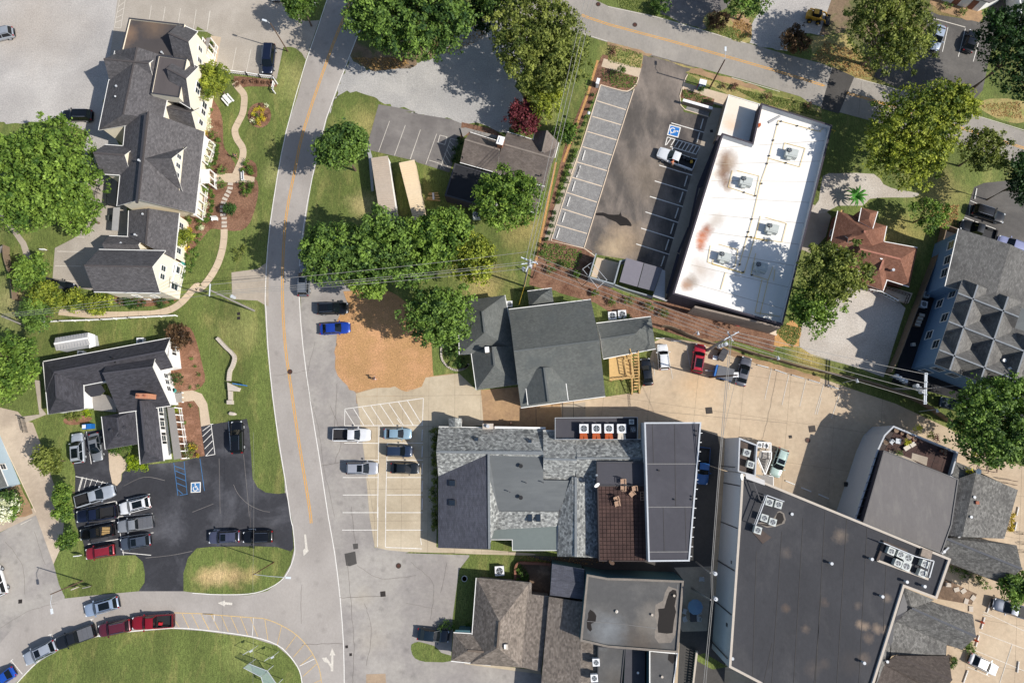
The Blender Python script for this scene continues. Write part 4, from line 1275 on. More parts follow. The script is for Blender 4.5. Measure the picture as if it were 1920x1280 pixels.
isa(480, 955, '30', .98, -1.85, .03)
isa(1425, 1060, '02', .80, .05, .04, 'road_blue')
# wheel stops
def stop(s, label, z=.02, mat='stop_white', group='concrete wheel stops'):
    a, b_ = PW(s)
    m = (a + b_) / 2
    t = thing('wheel_stop', label, 'wheel stop', (m.x, m.y, z), 0, group)
    d = (b_ - a); d.normalize()
    n = Vector((-d.y, d.x, 0))
    L = (b_ - a).length
    vs = []
    for k in (-1, 1):
        e = d * (k * L / 2)
        vs += [e - n * .10, e + n * .10, e + n * .07 + Vector((0, 0, .13)), e - n * .07 + Vector((0, 0, .13))]
    link('block', newmesh('block', vs, [(0, 1, 2, 3), (7, 6, 5, 4), (0, 4, 5, 1), (1, 5, 6, 2), (2, 6, 7, 3), (3, 7, 4, 0)], mat), t)
    for k in (-.35, .35):
        mb = MB(); mb.tube([d * (k * L) + Vector((0, 0, .1)), d * (k * L) + Vector((0, 0, .145))], .03, 6); mb.build('pin', 'iron', t)
ORD = 'first second third fourth fifth sixth seventh eighth ninth tenth eleventh twelfth thirteenth fourteenth fifteenth sixteenth seventeenth eighteenth nineteenth twentieth'.split()
for i, s in enumerate(('20 1307,1097 1286,1168', '20 1272,1207 1250,1278', '21 1267,-20 1243,52', '21 1235,78 1213,150', '21 1198,192 1175,262', '21 1162,305 1140,375', '21 1122,420 1098,492')):
    stop(s, '%s white wheel stop from the top in the grey gravel stalls' % ORD[i], .03)
for i, s in enumerate(('30 692,868 672,940', '30 665,968 645,1040', '31 577,40 555,115', '31 545,157 520,232', '31 512,272 487,347', '31 478,385 455,460', '31 442,502 418,578', '31 410,622 385,697')):
    stop(s, '%s wheel stop from the top in the shaded stalls beside the white store' % ORD[i], .03)
for i, s in enumerate(('k 350,100 465,102', 'k 552,135 690,140', '32 1085,170 1165,190', '32 1212,205 1297,235', '32 1335,243 1420,268', '32 1460,278 1540,302', '42 120,318 200,345')):
    stop(s, '%s pale wheel stop from the left along the wooden yard fence' % ORD[i], .07)
for i, s in enumerate(('e 722,525 805,560', 'e 862,587 950,622', 'e 1015,645 1105,685')):
    stop(s, '%s wheel stop from the left in the deep shade above the big dark roof' % ORD[i], .07)
for i, s in enumerate(('43 1305,690 1280,765', '43 1262,800 1238,885', '43 1222,930 1198,1012', '43 1140,1185 1108,1275', '43 1510,1120 1500,1200', '43 1508,0 1495,60', '43 1495,110 1482,170')):
    stop(s, '%s wheel stop from the top-left beside the shingled offices at lower right' % ORD[i], .07)
for i, s in enumerate(('02 1552,2000 1552,2001',)): pass
for i, y in enumerate((680, 800, 925, 1050, 1180)):
    stop('22 125,%d 122,%d' % (y - 40, y + 40), '%s wheel stop from the top along the hedge of the grey shingled building' % ORD[i], .03)
stop('41 1205,132 1190,208', 'white wheel stop at the head of the tree-shaded bay left of the black suv', .03)
# ------------------------------------------------------------------ buildings
# the cream inn at upper left
b = building('inn_building', 'long cream inn with dark grey gabled roofs and a garden along its east side', 'building', 270, 300)
flat(b, 'b 372,60 850,116 800,400 298,365', 7.0, 'mem_inn', 'wall_cream', .25, capm='trim_dark')
wing(b, 'b 800,112 962,182 945,520 770,445', 6.9, 9.6, 'sh_inn', 'wall_cream', wins=((1, .30, 5.2, .8, 1.3), (1, .62, 5.2, .8, 1.3)))
wing(b, 'b 115,1025 255,345 770,420 665,930', 6.8, 9.1, 'sh_inn', 'wall_cream', h0=.6)
wing(b, 'b 255,372 620,395 600,640 205,592', 6.9, 9.2, 'sh_inn', 'wall_cream')
flat(b, 'b 622,378 872,416 805,748 558,712', 8.3, 'mem_inn_deck', 'wall_cream', .12, capm='trim_dark', zb=6.5)
wing(b, 'b 800,402 968,482 903,838 740,740', 6.8, 9.5, 'sh_inn', 'wall_cream', wins=((1, .34, 5.3, .8, 1.3), (1, .50, 5.3, .8, 1.3), (1, .35, 2.4, .9, 1.4), (1, .65, 2.4, 1.0, 1.5), (1, .84, 2.4, .8, 1.4)))
wing(b, 'b 660,770 985,835 950,1020 620,950', 3.9, 6.2, 'sh_inn', 'wall_cream', wins=((1, .5, 2.4, .8, 1.3),))
wing(b, 'c 262,400 b 350,925 1020,1038 c 812,452', 6.6, 9.5, 'sh_inn', 'wall_cream', ze2=3.2, off=.47, ins=.5)
wing(b, 'b 165,1150 430,1170 c 360,185 145,172', 6.6, 9.0, 'sh_inn', 'wall_cream')
r0, r1 = W(275.9, 216, 9.5), W(259, 381, 9.5)
mb = MB(); mb.bar(r0 + Vector((-.15, 0, .12)), r1 + Vector((-.15, 0, .12)), .3, .36); mb.build('ridge_shadow_bar', 'trim_dark', b, world=True)  # dark raised bar added to stand in for the shadow line along this ridge
# triangular dormer
V = PW('f 345.4,275.4,5.2 336.7,358.4,5.2 320,298.6,9.3 270,298.6,9.3')
N_, S_, A_, K_ = V
A_ = Vector((lerp(N_, S_, .5).x, lerp(N_, S_, .5).y, 9.3)); K_ = Vector((K_.x, A_.y, 9.35))
out = Vector((.45, 0, 0))
roofmesh(b, [N_ + out, S_ + out, A_ + out, K_], [(0, 2, 3), (1, 3, 2)], [0, 2, 1, 3], 'sh_inn', 'trim_white', th=.12, name='dormer_roof')
wpart(b, 'dormer', [N_, S_, A_, N_ - Vector((0, 0, .8)), S_ - Vector((0, 0, .8))], [(3, 4, 1, 0), (0, 1, 2)], 'wall_cream')
for t in (.3, .5, .7):
    put_window(b, None, S_, N_, t, 6.5, .7, 1.3)
wing(b, 'c 338,612 345,432 700,450 668,778', 3.9, 5.5, 'sh_inn', 'wall_cream', wins=((2, .2, 2.4, .9, 1.3), (2, .33, 2.4, .9, 1.3), (2, .8, 2.4, .9, 1.3)))
wing(b, 'c 205,612 450,622 450,765 190,760', 3.75, 5.3, 'sh_inn', 'wall_cream', ridge=False)
wing(b, 'c 133,708 603,717 565,1013 98,1004', 6.8, 9.8, 'sh_inn', 'wall_cream', ins=.4, wins=((1, .38, 6.1, .8, 1.3), (1, .60, 6.1, .8, 1.3), (1, .25, 2.2, 1.3, 2.0), (1, .7, 2.2, 1.2, 2.0), (2, .3, 2.4, .9, 1.4), (2, .6, 2.4, .9, 1.4)))
for t, x, y, z in (('b', 262, 645, 7.6), ('b', 305, 825, 7.6), ('c', 412, 75, 9.8), ('b', 652, 355, 7.1), ('c', 440, 455, 4.9), ('c', 385, 600, 4.9), ('c', 152, 808, 7.9), ('c', 428, 812, 7.9), ('c', 287, 660, 4.6)):
    vent(b, t, x, y, z)
c = W(218, 182, 7.8)
mb = MB(); mb.tube([(c.x - .2, c.y + .2, 7.6), (c.x + .2, c.y - .2, 8.4)], .14, 6); mb.build('flue_pipe', 'galv', b, world=True)
# front porches with white rails
def porch(b, s, z, roofm='trim_white', name='porch', rail=True, n=6, zb=0.0):
    p = PW(s, z)
    L = [p[0], p[1]]
    slabp = [Vector((q.x, q.y, z)) for q in ccw(p)]
    vs, fs = prism(slabp, z - .12, z)
    wpart(b, name + '_roof', vs, fs, roofm)
    for k in range(n + 1):
        q = lerp(p[0], p[1], k / n)
        mb = MB(); mb.box((q.x, q.y, (z - .12 + zb) / 2), (.16, .16, z - .12 - zb)); mb.build('porch_post', 'white_paint', b, world=True)
    if rail:
        mb = MB()
        for hh in (.9, .15):
            mb.bar(Vector((p[0].x, p[0].y, zb + hh)), Vector((p[1].x, p[1].y, zb + hh)), .06, .06)
        for k in range(40):
            q = lerp(p[0], p[1], k / 39)
            mb.box((q.x, q.y, zb + .5), (.03, .03, .75))
        mb.build('railing', 'white_paint', b, world=True)
porch(b, 'b 1060,1105 1000,1280 965,1275 1015,1060', 2.9, n=3)
porch(b, 'c 912,140 915,240 850,238 848,142', 2.7, n=2)
porch(b, 'c 850,240 822,468 800,466 835,235', 2.9, n=4)
porch(b, 'b 1070,232 1012,480 985,478 1040,235', 3.0, n=5, roofm='deck_grey')
porch(b, 'c 690,800 635,1010 612,1005 640,790', 2.9, n=3)
# rear ramp rails of the inn
mb = MB()
for s in ('c 145,235 118,300 120,380 140,385', 'c 230,205 210,270 185,330 188,385'):
    q = PW(s, 1.0)
    for i in range(len(q) - 1): mb.bar(q[i], q[i + 1], .05, .05)
    for a in q: mb.bar((a.x, a.y, 0), a, .05, .05)
mb.build('ramp_railing', 'cable_dark', b, world=True)
slab('rear_landing', 'c 185,178 240,185 275,215 262,395 215,390 215,250', 'deck_grey', .5, 0, parent=b)
slab('loading_canopy', 'c 300,450 345,445 332,608 288,604', 'metal_silver', 2.6, 2.5, parent=b)

# white house with black shingles
b = building('white_house', 'white clapboard house with near-black shingled roofs and an orange brick chimney', 'house', 210, 740)
wing(b, '02 315,148 1238,-25 1262,192 330,372', 3.2, 5.3, 'sh_black', 'wall_white', h0=3.0, wins=((1, .32, 1.9, .8, 1.2),), shut=True)
wing(b, '02 352,530 315,150 600,130 612,490', 3.25, 5.25, 'sh_black', 'wall_white', h0=2.2, h1=2.5, wins=((0, .4, 1.8, .8, 1.2),))
wing(b, '02 800,100 1145,60 1240,465 865,520', 3.3, 6.0, 'sh_black', 'wall_white', off=.35, wins=((1, .45, 2.0, .7, 1.2), (1, .57, 2.0, .7, 1.2), (1, .70, 2.0, .7, 1.2)))
wing(b, '02 1022,893 985,440 1140,430 1190,868', 3.15, 4.7, 'sh_black', 'wall_white', h0=1.8, wins=((2, .12, 1.8, .8, 1.3), (2, .37, 1.8, .8, 1.3), (2, .63, 1.8, .8, 1.3)), shut=True)
wing(b, '02 768,785 740,545 990,498 1018,742', 3.0, 4.0, 'sh_black', 'wall_white', h0=2.5, h1=.8, off=.55)
wing(b, '02 1150,95 1228,40 1258,190 1190,205', 3.4, 4.2, 'sh_black', 'wall_white', ridge=False, gut=False)
mb = MB(); c = W(267, 742, 6.4); mb.box((c.x, c.y, 5.4), (1.9, .75, 2.4), -.02); ch = mb.build('chimney', 'brick_orange', b, world=True)
for k in (-.5, .5):
    mb = MB(); mb.tube([(c.x + k, c.y, 6.5), (c.x + k, c.y, 6.85)], .16, 8); mb.build('flue', 'terracotta', ch); ch.children[-1].location = -Vector(b.location)
slab('terrace_deck', '02 680,385 740,380 805,395 860,440 862,515 700,500', 'deck_grey', .6, 0, parent=b)
slab('porch_roof', '02 603,320 668,308 672,372 608,382', 'mem_brown', 3.0, 2.85, parent=b)
slab('balcony', '02 608,385 680,378 688,478 612,484', 'white_paint', 2.9, 2.75, parent=b)
porch(b, '02 1265,480 1320,850 1265,858 1215,475', 2.5, roofm='deck_grey', n=7)
porch(b, '02 1320,372 1322,440 1242,445 1240,380', .55, roofm='deck_grey', n=2, rail=False)
slab('pergola_roof', '02 680,318 790,300 835,370 800,400 735,412 690,370', 'trim_dark', 2.6, 2.5, parent=b)
for x, y in ((850, 595), (905, 625), (808, 648), (868, 685)): vent(b, '02', x, y, 3.7, 'trim_dark', .18, .2)
for x, y in ((820, 190), (812, 120), (835, 150)): vent(b, '02', x, y, 4.8, 'black', .1, .4)
slab('side_walk', '02 255,280 295,285 300,480 340,530 190,590 135,550 290,530', 'concrete_grey', .12, 0, parent=b)
mb = MB()
q = PW('02 140,555 165,660', 1.3); r_ = PW('02 235,595 262,690', 0.2)
for k in range(12):
    a = lerp(q[0], q[1], k / 11); mb.bar((a.x, a.y, .1), (a.x, a.y, 1.4), .05, .05)
mb.bar(q[0], q[1], .06, .06)
g = thing('iron_gate', 'open black iron gate across the concrete drive by the white house', 'gate', W(38, 797), 0)
mb.build('gate_leaf', 'cable_dark', g, world=True)
mb = MB(); mb.box((q[0].x, q[0].y, .8), (.14, .14, 1.6)); mb.build('gate_post', 'cable_dark', g, world=True)

# small house at the left edge
b = building('blue_house', 'pale blue house corner at the left edge with grey shingles and one square window', 'house', -10, 870)
wing(b, '02 -150,560 55,1052 -330,1180 -560,700', 3.3, 5.4, 'sh_grey', 'wall_lightblue', wins=((0, .72, 2.2, .9, 1.1), (0, .35, 2.2, .9, 1.1)))
b = building('garden_shed', 'small shed with a ribbed silver metal roof standing on the lawn above the black-roofed house', 'shed', 140, 640)
wing(b, '01 403,1215 640,1177 655,1262 408,1308', 2.6, 3.0, 'metal_silver', 'wall_palegrey', ins=.1, gut=False)
q = PW('01 640,1177 690,1192 695,1275 650,1290', 2.2)
slab('lean_to_roof', q, 'white_paint', 2.25, 2.15, parent=b)
mb = MB()
for k in range(1, 12):
    a, c = lerp(W(103.9, 633.4, 2.75), W(165, 623.5, 2.75), k / 12), lerp(W(105.2, 657, 2.75), W(168.8, 645.5, 2.75), k / 12)
    mb.bar(a + Vector((0, 0, .14)), c + Vector((0, 0, .14)), .05, .04)
mb.build('roof_rib', 'metal_silver', b, world=True)

# two long trailers
for s, m, lb in (('f 695.7,296.4 727,292.0 744.7,412 713.8,414', 'metal_tan', 'narrow tan metal trailer with a ribbed roof, left of the two side by side'),
                 ('f 748,305.4 777,299.5 801,420 778,424', 'metal_cream', 'cream metal trailer with a ribbed roof, right of the two side by side')):
    b = building('storage_trailer', lb, 'trailer', 740, 350, 'long trailers behind the grass')
    p = PW(s, 2.9)
    wing(b, s, 2.9, 3.05, m, 'wall_white' if m == 'metal_tan' else 'metal_cream', ins=.05, gut=False, ridge=False, zb=.4, trim='metal_tan')
    mb = MB()
    for k in range(1, 30):
        a, c = lerp(p[0], p[3], k / 30), lerp(p[1], p[2], k / 30)
        mb.bar(a + Vector((0, 0, .12)), c + Vector((0, 0, .12)), .09, .07)
    mb.build('roof_rib', m, b, world=True)
    mb = MB()
    for t in (.3, .5, .7):
        a, c = lerp(p[0], p[3], t), lerp(p[1], p[2], t)
        mb.bar(Vector((a.x, a.y, .35)), Vector((c.x, c.y, .35)), .5, .5)
    mb.build('axle', 'rubber', b, world=True)
    if m == 'metal_tan': slab('side_step', '10 1198,1095 1222,1092 1240,1150 11 1252,160 1235,163 10 1215,1150', 'deck_wood' if 0 else 'metal_silver', .9, .7, parent=b)

# taupe house with a dark lean-to
b = building('taupe_house', 'taupe shingled house with a white-capped chimney and a dark flat extension under the trees', 'house', 940, 310)
wing(b, 'd 265,118 650,238 590,600 145,475', 3.0, 5.0, 'sh_taupe', 'wall_taupe', off=.42)
wing(b, 'd 712,113 1300,290 1165,762 575,605', 3.05, 5.25, 'sh_taupe', 'wall_taupe', off=.43)
wing(b, 'd 985,400 1048,97 1328,235 1280,420', 3.0, 5.1, 'sh_taupe', 'wall_taupe')
flat(b, 'd 80,485 620,640 560,1045 -42,873', 2.9, 'asphalt_deep', 'wall_dark', .12, capm='trim_dark', wins=((2, .3, 1.6, .8, .9), (1, .3, 1.6, .8, .9)))
wing(b, 'd 1000,700 1165,748 1065,1082 760,1000', 2.85, 3.5, 'sh_taupe', 'wall_taupe', ridge=False)
mb = MB(); c = W(938.5, 264, 6.2); mb.box((c.x, c.y, 4.6), (.9, 1.2, 3.3), -.28); ch = mb.build('chimney', 'brick_orange', b, world=True)
mb = MB(); mb.box((c.x, c.y, 6.28), (1.1, 1.4, .12), -.28); mb.box((c.x, c.y, 6.4), (.35, .9, .2), -.28); mb.build('chimney_cap', 'white_paint', b, world=True)
slab('porch', 'd 150,75 215,70 590,165 580,200 250,120 180,180', 'deck_grey', .3, 0, parent=b)
for x, y in ((170, 412), (1115, 625)): vent(b, 'd', x, y, 4.2, 'black', .1, .3)

# white membrane store
b = building('flat_store', 'large new store with a bright white flat roof and dark parapets', 'building', 1400, 420)
S = '30 830,967 1050,1037 1115,750 f 1561,235 1468,609.5 1261,551'
flat(b, S, 4.75, 'mem_white', 'wall_dark', 1.15, .28, capm='wall_dark', innerm='wall_palegrey')
flat(b, '30 878,688 1107,757 1046,1030 798,982', 3.3, 'mem_white', 'wall_stone', .1, .12, capm='trim_white')
q = PW('31 650,1012 1220,1192', 0)
slab('south_cladding', [W(1304, 572, 5.6), W(1465, 611, 5.6), W(1465, 614.5, 5.6), W(1303, 575.5, 5.6)], 'wall_stone', 5.2, .3, parent=b)
slab('canopy', 'h 75,475 110,440 472,522 470,555', 'wall_dark', 3.0, 2.7, parent=b)
slab('plinth', 'f 1306,577 1456,626 1455,630 1305,581', 'concrete_kerb', .25, 0, parent=b)
slab('doorstep', 'h 1170,830 1255,785 1245,860', 'concrete_kerb', .22, 0, parent=b)
for s in ('30 800,985 812,990 31 700,110 660,125 650,110', '31 600,420 660,130 650,110 585,410', '31 520,600 590,420 580,410 505,590', '31 440,900 520,610 505,600 420,890'):
    slab('awning', PW(s, 3.0), 'wall_dark', 3.0, 2.85, parent=b)
for s in ('30 1240,878 1530,955', '30 1240,878 1160,1190 31 1110,90 1050,350 950,700', '30 1160,1150 1395,1215 1435,1080 1285,1040 1275,1090', '30 1550,955 40 60,955 95,930 180,952 165,970', '31 905,0 875,120 1070,185 1100,40 940,0', '31 1110,330 1070,490 1265,520 1300,385 1145,340', '31 1015,480 1165,515', '31 745,545 725,665 990,745 1070,480', '31 805,535 945,575 925,695', '31 1075,600 1040,755 1165,795 1200,700', '31 1215,715 1205,800', '31 1165,795 1105,1050', '31 1120,790 1070,1030 1250,1060', '31 765,640 760,680 980,745', '31 855,740 820,865'):
    q = PW(s, 4.86)
    mb = MB()
    for i in range(len(q) - 1): mb.bar(q[i], q[i + 1], .05, .05)
    mb.build('gas_pipe', 'yellow_pipe', b, world=True)
for x, y in ((1235, 905), (1260, 882), (1378, 915), (1203, 1020), (1173, 1133), (1157, 1190), (1295, 1185)):
    bbox(b, 'pipe_block', *P('30 %d,%d' % (x, y))[0][:2], 4.76, 4.9, .3, .2, 'black', .3)
for x, y in ((990, 157), (1072, 182), (1118, 93), (1047, 352), (1022, 445), (1012, 480), (1043, 481), (1133, 507), (993, 557), (960, 681), (917, 697), (837, 677), (983, 735), (1047, 758)):
    bbox(b, 'pipe_block', *P('31 %d,%d' % (x, y))[0][:2], 4.76, 4.9, .3, .2, 'black', .3)
for s in ('30 1165,885 1250,840 1255,852 1172,900', '30 1090,905 1110,895 1112,915 1095,932'):
    slab('loose_sheet', PW(s, 4.8), 'metal_silver' if '1165' in s else 'rust_metal', 4.9, 4.8, parent=b)
for k in range(9):
    a, c = lerp(W(1352, 262, 4.77), W(1285, 545, 4.77), (k + .5) / 9), lerp(W(1550, 245, 4.77), W(1466, 600, 4.77), (k + .5) / 9)
    line([a, c], .06, 'concrete_grey', 0, 'roof_seam', z=4.762, parent=b)
# dumpster enclosure beside it
b = building('bin_enclosure', 'grey metal-clad bin enclosure with two flat roof panels beside the white store', 'enclosure', 1190, 500)
slab('roof_panel', PW('j 603,405 812,465 735,752 522,692', 2.9), 'metal_slate', 2.9, 2.8, parent=b)
slab('roof_panel', PW('j 820,468 1040,530 935,805 743,755', 2.9), 'metal_slate2', 2.88, 2.78, parent=b)
for s, z in (('j 235,352 250,352 165,640 150,635', 2.6), ('j 150,640 165,628 460,712 450,726', 2.6), ('j 525,445 540,448 465,722 450,715', 2.6), ('j 470,720 600,770 935,868 925,880 600,785 465,735', 1.2), ('j 520,440 600,418 600,430 530,455', 2.4)):
    slab('wall', PW(s, z), 'enclosure', z, 0, parent=b)
slab('pad', 'j 250,400 530,470 470,705 180,630', 'concrete_walk', .08, 0, parent=b)
slab('side_panel', PW('j 1035,545 1070,560 1065,905 1100,915 1080,925 920,870', 2.0), 'metal_silver', 2.0, 1.9, parent=b)
for s in ('j 80,540 190,460 370,670 260,765 80,540',):
    q = PW(s, 2.3); mb = MB()
    for i in range(len(q) - 1): mb.bar(q[i], q[i + 1], .06, .06)
    mb.bar(PW('j 145,510', 2.3)[0], PW('j 330,710', 2.3)[0], .05, .05)
    for a in q[:-1]: mb.bar((a.x, a.y, 0), a, .07, .07)
    mb.build('gate_frame', 'galv', b, world=True)

# grey gabled house in the middle
b = building('grey_house', 'grey shingled house with a tall main gable, right of the wood chips', 'house', 1030, 660)
wing(b, '22 395,95 21 385,950 722,905 22 800,60', 3.0, 5.2, 'sh_grey', 'wall_white', h0=2.8, h1=2.6)
wing(b, '22 518,352 480,75 800,30 815,312', 2.8, 4.9, 'sh_grey', 'wall_white', h0=3.2)
wing(b, '21 752,1010 1350,938 22 1455,397 840,480', 4.1, 7.2, 'sh_grey', 'wall_white', off=.46, wins=((1, .3, 2.0, .9, 1.2), (3, .7, 2.4, .9, 1.2)))
wing(b, '22 895,462 865,215 1150,180 1183,427', 5.1, 6.7, 'sh_grey', 'wall_white', zb=1)
wing(b, 'j 245,1192 900,1112 k 352,235 22 1440,125', 3.0, 4.6, 'sh_grey', 'wall_white', h1=3.2)
wing(b, '21 888,878 1065,855 1080,965 903,992', 2.8, 4.2, 'sh_grey', 'wall_white', h0=2.0, h1=2.0, ridge=False)
mb = MB(); c = W(912, 656, 5.4); mb.box((c.x, c.y, 4.4), (.5, .7, 2.0), .1); mb.build('chimney', 'stone_pale', b, world=True)
mb = MB(); c = W(915.5, 655, 5.6); mb.box((c.x - .2, c.y, 5.5), (.65, .85, .1), .1); mb.build('chimney_cap', 'white_paint', b, world=True)
slab('entry_porch', PW('21 333,1165 375,1170 372,1222 330,1220', .6), 'white_paint', .6, 0, parent=b)
# timber deck
b = building('timber_deck', 'new yellow timber deck with railings and a long stair beside the grey house', 'deck', 1170, 700)
def deck(b, s, z):
    p = PW(s, z); vs, fs = prism([Vector((q.x, q.y, 0)) for q in p], z - .12, z)
    wpart(b, 'platform', vs, fs, 'deck_wood')
deck(b, '32 5,55 158,42 170,80 188,262 12,280', 2.4)
def rail(b, s, z0, hh=1.0, mat='deck_wood', n=6, name='railing'):
    q = PW(s, z0 + hh); mb = MB()
    for i in range(len(q) - 1):
        mb.bar(q[i], q[i + 1], .14, .07); mb.bar(q[i] - Vector((0, 0, .8)), q[i + 1] - Vector((0, 0, .8)), .05, .08)
        m_ = max(1, int((q[i + 1] - q[i]).length / .5))
        for k in range(m_ + 1):
            a = lerp(q[i], q[i + 1], k / m_); mb.bar(a - Vector((0, 0, hh)), a, .06, .06)
    mb.build(name, mat, b, world=True)
rail(b, '32 5,55 158,42 165,75', 2.4)
rail(b, '32 12,280 190,262 178,170', 2.4)
rail(b, '32 118,128 168,122 180,250 138,245 118,128', 2.4)
for k in range(13):
    t = k / 13
    a, c = lerp(W(1184, 664, 2.4), W(1186, 736, .1), t), lerp(W(1197.5, 663, 2.4), W(1199, 734, .1), t)
    mb = MB(); mb.bar(a, c, .26, .05); mb.build('stair_tread', 'deck_wood', b, world=True)
for s in ('32 170,80 178,383', '32 222,70 232,375'):
    q = PW(s); a = W(*P(s)[0][:2], 3.3); c = W(*P(s)[1][:2], 1.0)
    mb = MB(); mb.bar(a, c, .14, .07)
    for k in range(12):
        e = lerp(a, c, k / 11); mb.bar((e.x, e.y, 0), e, .07, .07)
    mb.bar(a - Vector((0, 0, 1.0)), c - Vector((0, 0, 1.0)), .06, .25)
    mb.build('stair_rail', 'deck_wood', b, world=True)
for s in ('32 20,290 175,275',):
    q = PW(s)
    for k in range(3):
        e = lerp(q[0], q[1], k / 2); mb = MB(); mb.box((e.x, e.y, 1.2), (.15, .15, 2.4)); mb.build('post', 'deck_wood', b, world=True)

# long shingled complex in the middle
b = building('shingled_complex', 'long low building with mottled granite-grey shingles, slate shingles and a grey membrane panel', 'building', 960, 900)
wing(b, '22 243,622 1003,632 1003,1000 240,985', 3.0, 5.6, 'sh_granite', 'wall_grey', wins=((0, .4, 1.6, .9, 1.1),))
wing(b, '22 410,622 408,558 315,558 316,622', 3.05, 3.6, 'sh_granite', 'wall_grey', ridge=False, gut=False, ins=.1)
# slate wing, ridge at its east edge
V = PW('22 240,810,3.1 23 238,297,3.1 610,308,5.2 22 606,816,5.5 22 240,972,3.1')
roofmesh(b, V, [(4, 3, 2, 1)], [4, 3, 2, 1], 'sh_slate', 'trim_white')
wpart(b, 'wall', [Vector((V[1].x, V[1].y, 0)), Vector((V[2].x, V[2].y, 0)), V[2] - Vector((0, .0, .1)), V[1] - Vector((0, 0, .1))], [(0, 1, 2, 3)], 'wall_grey')
wpart(b, 'wall', [Vector((V[4].x + .3, V[4].y, 0)), Vector((V[1].x + .3, V[1].y, 0)), V[1] + Vector((.3, 0, -.1)), V[4] + Vector((.3, 0, -.1))], [(0, 1, 2, 3)], 'wall_grey')
V = PW('22 606,816,5.5 23 610,308,5.2 22 670,1240,4.4 22 1115,1240,4.4 22 1215,1010,4.4 1003,1010,4.4 1000,808,5.5')
roofmesh(b, PW('22 606,812,5.4 1000,806,5.4 1005,1008,4.6 1212,1010,4.4 1112,1242,3.9 678,1242,3.9 610,1000,5.0'), [tuple(range(7))], list(range(7)), 'mem_grey', 'trim_dark', th=.3, name='membrane_roof')
roofmesh(b, PW('22 608,985,5.0 23 606,312,5.1 622,150,3.9 22 682,1240,3.95 612,1000,5.0'), [(0, 1, 2, 3, 4)], [0, 1, 2, 3, 4], 'sh_granite', 'trim_dark')
roofmesh(b, PW('22 620,1236,4.0 1115,1236,4.0 23 1110,140,3.3 622,168,3.3'), [(0, 1, 2, 3)], [0, 1, 2, 3], 'sh_granite', 'trim_dark')
flat(b, '23 622,168 795,135 1108,135 1105,318 778,318 776,240 622,240', 3.25, 'mem_green', 'wall_grey', .06, .08)
wing(b, '22 1002,650 1242,650 1242,1020 1003,1005', 4.0, 6.0, 'sh_granite', 'wall_grey', off=.57)
wing(b, '22 1242,713 1738,713 1738,1000 1242,1000', 4.5, 6.0, 'sh_granite', 'wall_grey', off=.47)
V = PW('22 1212,985,4.75 1400,985,4.4 23 1402,370,4.2 1240,362,4.9 22 1240,985,4.9 23 1106,360,3.4 22 1115,1240,3.6')
roofmesh(b, V, [(4, 1, 2, 3)], [4, 1, 2, 3], 'sh_granite', 'trim_dark')
roofmesh(b, V, [(0, 4, 3), (0, 3, 6), (6, 3, 5)], [0, 4, 3, 5, 6], 'sh_granite', 'trim_dark')
mb = MB(); mb.bar(V[4] + Vector((0, 0, .03)), V[3] + Vector((0, 0, .03)), .35, .08); mb.build('ridge_cap', 'sh_granite_cap', b, world=True)
walls_only(b, '23 1108,352 1400,360 22 1400,900 1120,1100', 3.4, 0, 'wall_grey')
for s in ('22 243,803 1003,805', '22 606,816 23 610,308'):
    q = PW(s, 5.62); q[1].z = 5.6 if '1003' in s else 5.25
    mb = MB(); mb.bar(q[0], q[1], .34, .06); mb.build('ridge_cap', 'sh_granite_cap', b, world=True)
q = PW('22 243,620 650,622 650,628 1020,630', 3.0)
mb = MB(); mb.bar(PW('22 650,624', 3.1)[0], PW('22 1020,630', 3.1)[0], .3, .16); mb.build('gutter', 'white_paint', b, world=True)
mb = MB(); c = W(915, 799, 3.9); mb.box((c.x, c.y, 2.3), (1.55, .75, 3.3)); mb.build('chimney', 'wall_brick', b, world=True)
mb = MB(); mb.box((c.x, c.y, 4.0), (1.65, .85, .12)); mb.build('chimney_cap', 'stone_pale', b, world=True)
mb = MB(); mb.tube([(c.x, c.y, 4.0), (c.x, c.y, 4.5)], .27, 12); mb.build('flue', 'galv', b, world=True)
sl = math.atan2(2.6, 6.8)
skylight(b, '22', 516, 712, 4.35, .55, .6, rx=sl); skylight(b, '22', 905, 727, 4.45, .5, .6, rx=sl)
skylight(b, '22', 341, 1030, 3.95, .95, .75, ry=-.35); skylight(b, '22', 341, 1172, 3.95, .95, .75, ry=-.35)
skylight(b, '23', 906, 78, 3.95, .6, 1.0, rx=-.25); skylight(b, '23', 967, 78, 3.95, .6, 1.0, rx=-.25)
for x, y, z in ((840, 905, 5.1), (840, 1135, 4.4)):
    vent(b, '22', x, y, z, 'black', .22, .4)
for x, y in ((750, 835), (878, 1028), (1003, 1025), (760, 1095), (1175, 785)): vent(b, '22', x, y, 5.0, 'trim_dark', .07, .25)
# plant deck with its frame
flat(b, 'l -180,12 530,8 528,200 -180,200', 4.5, 'mem_black', 'wall_grey', .8, .06, zb=4.2, capm='galv')
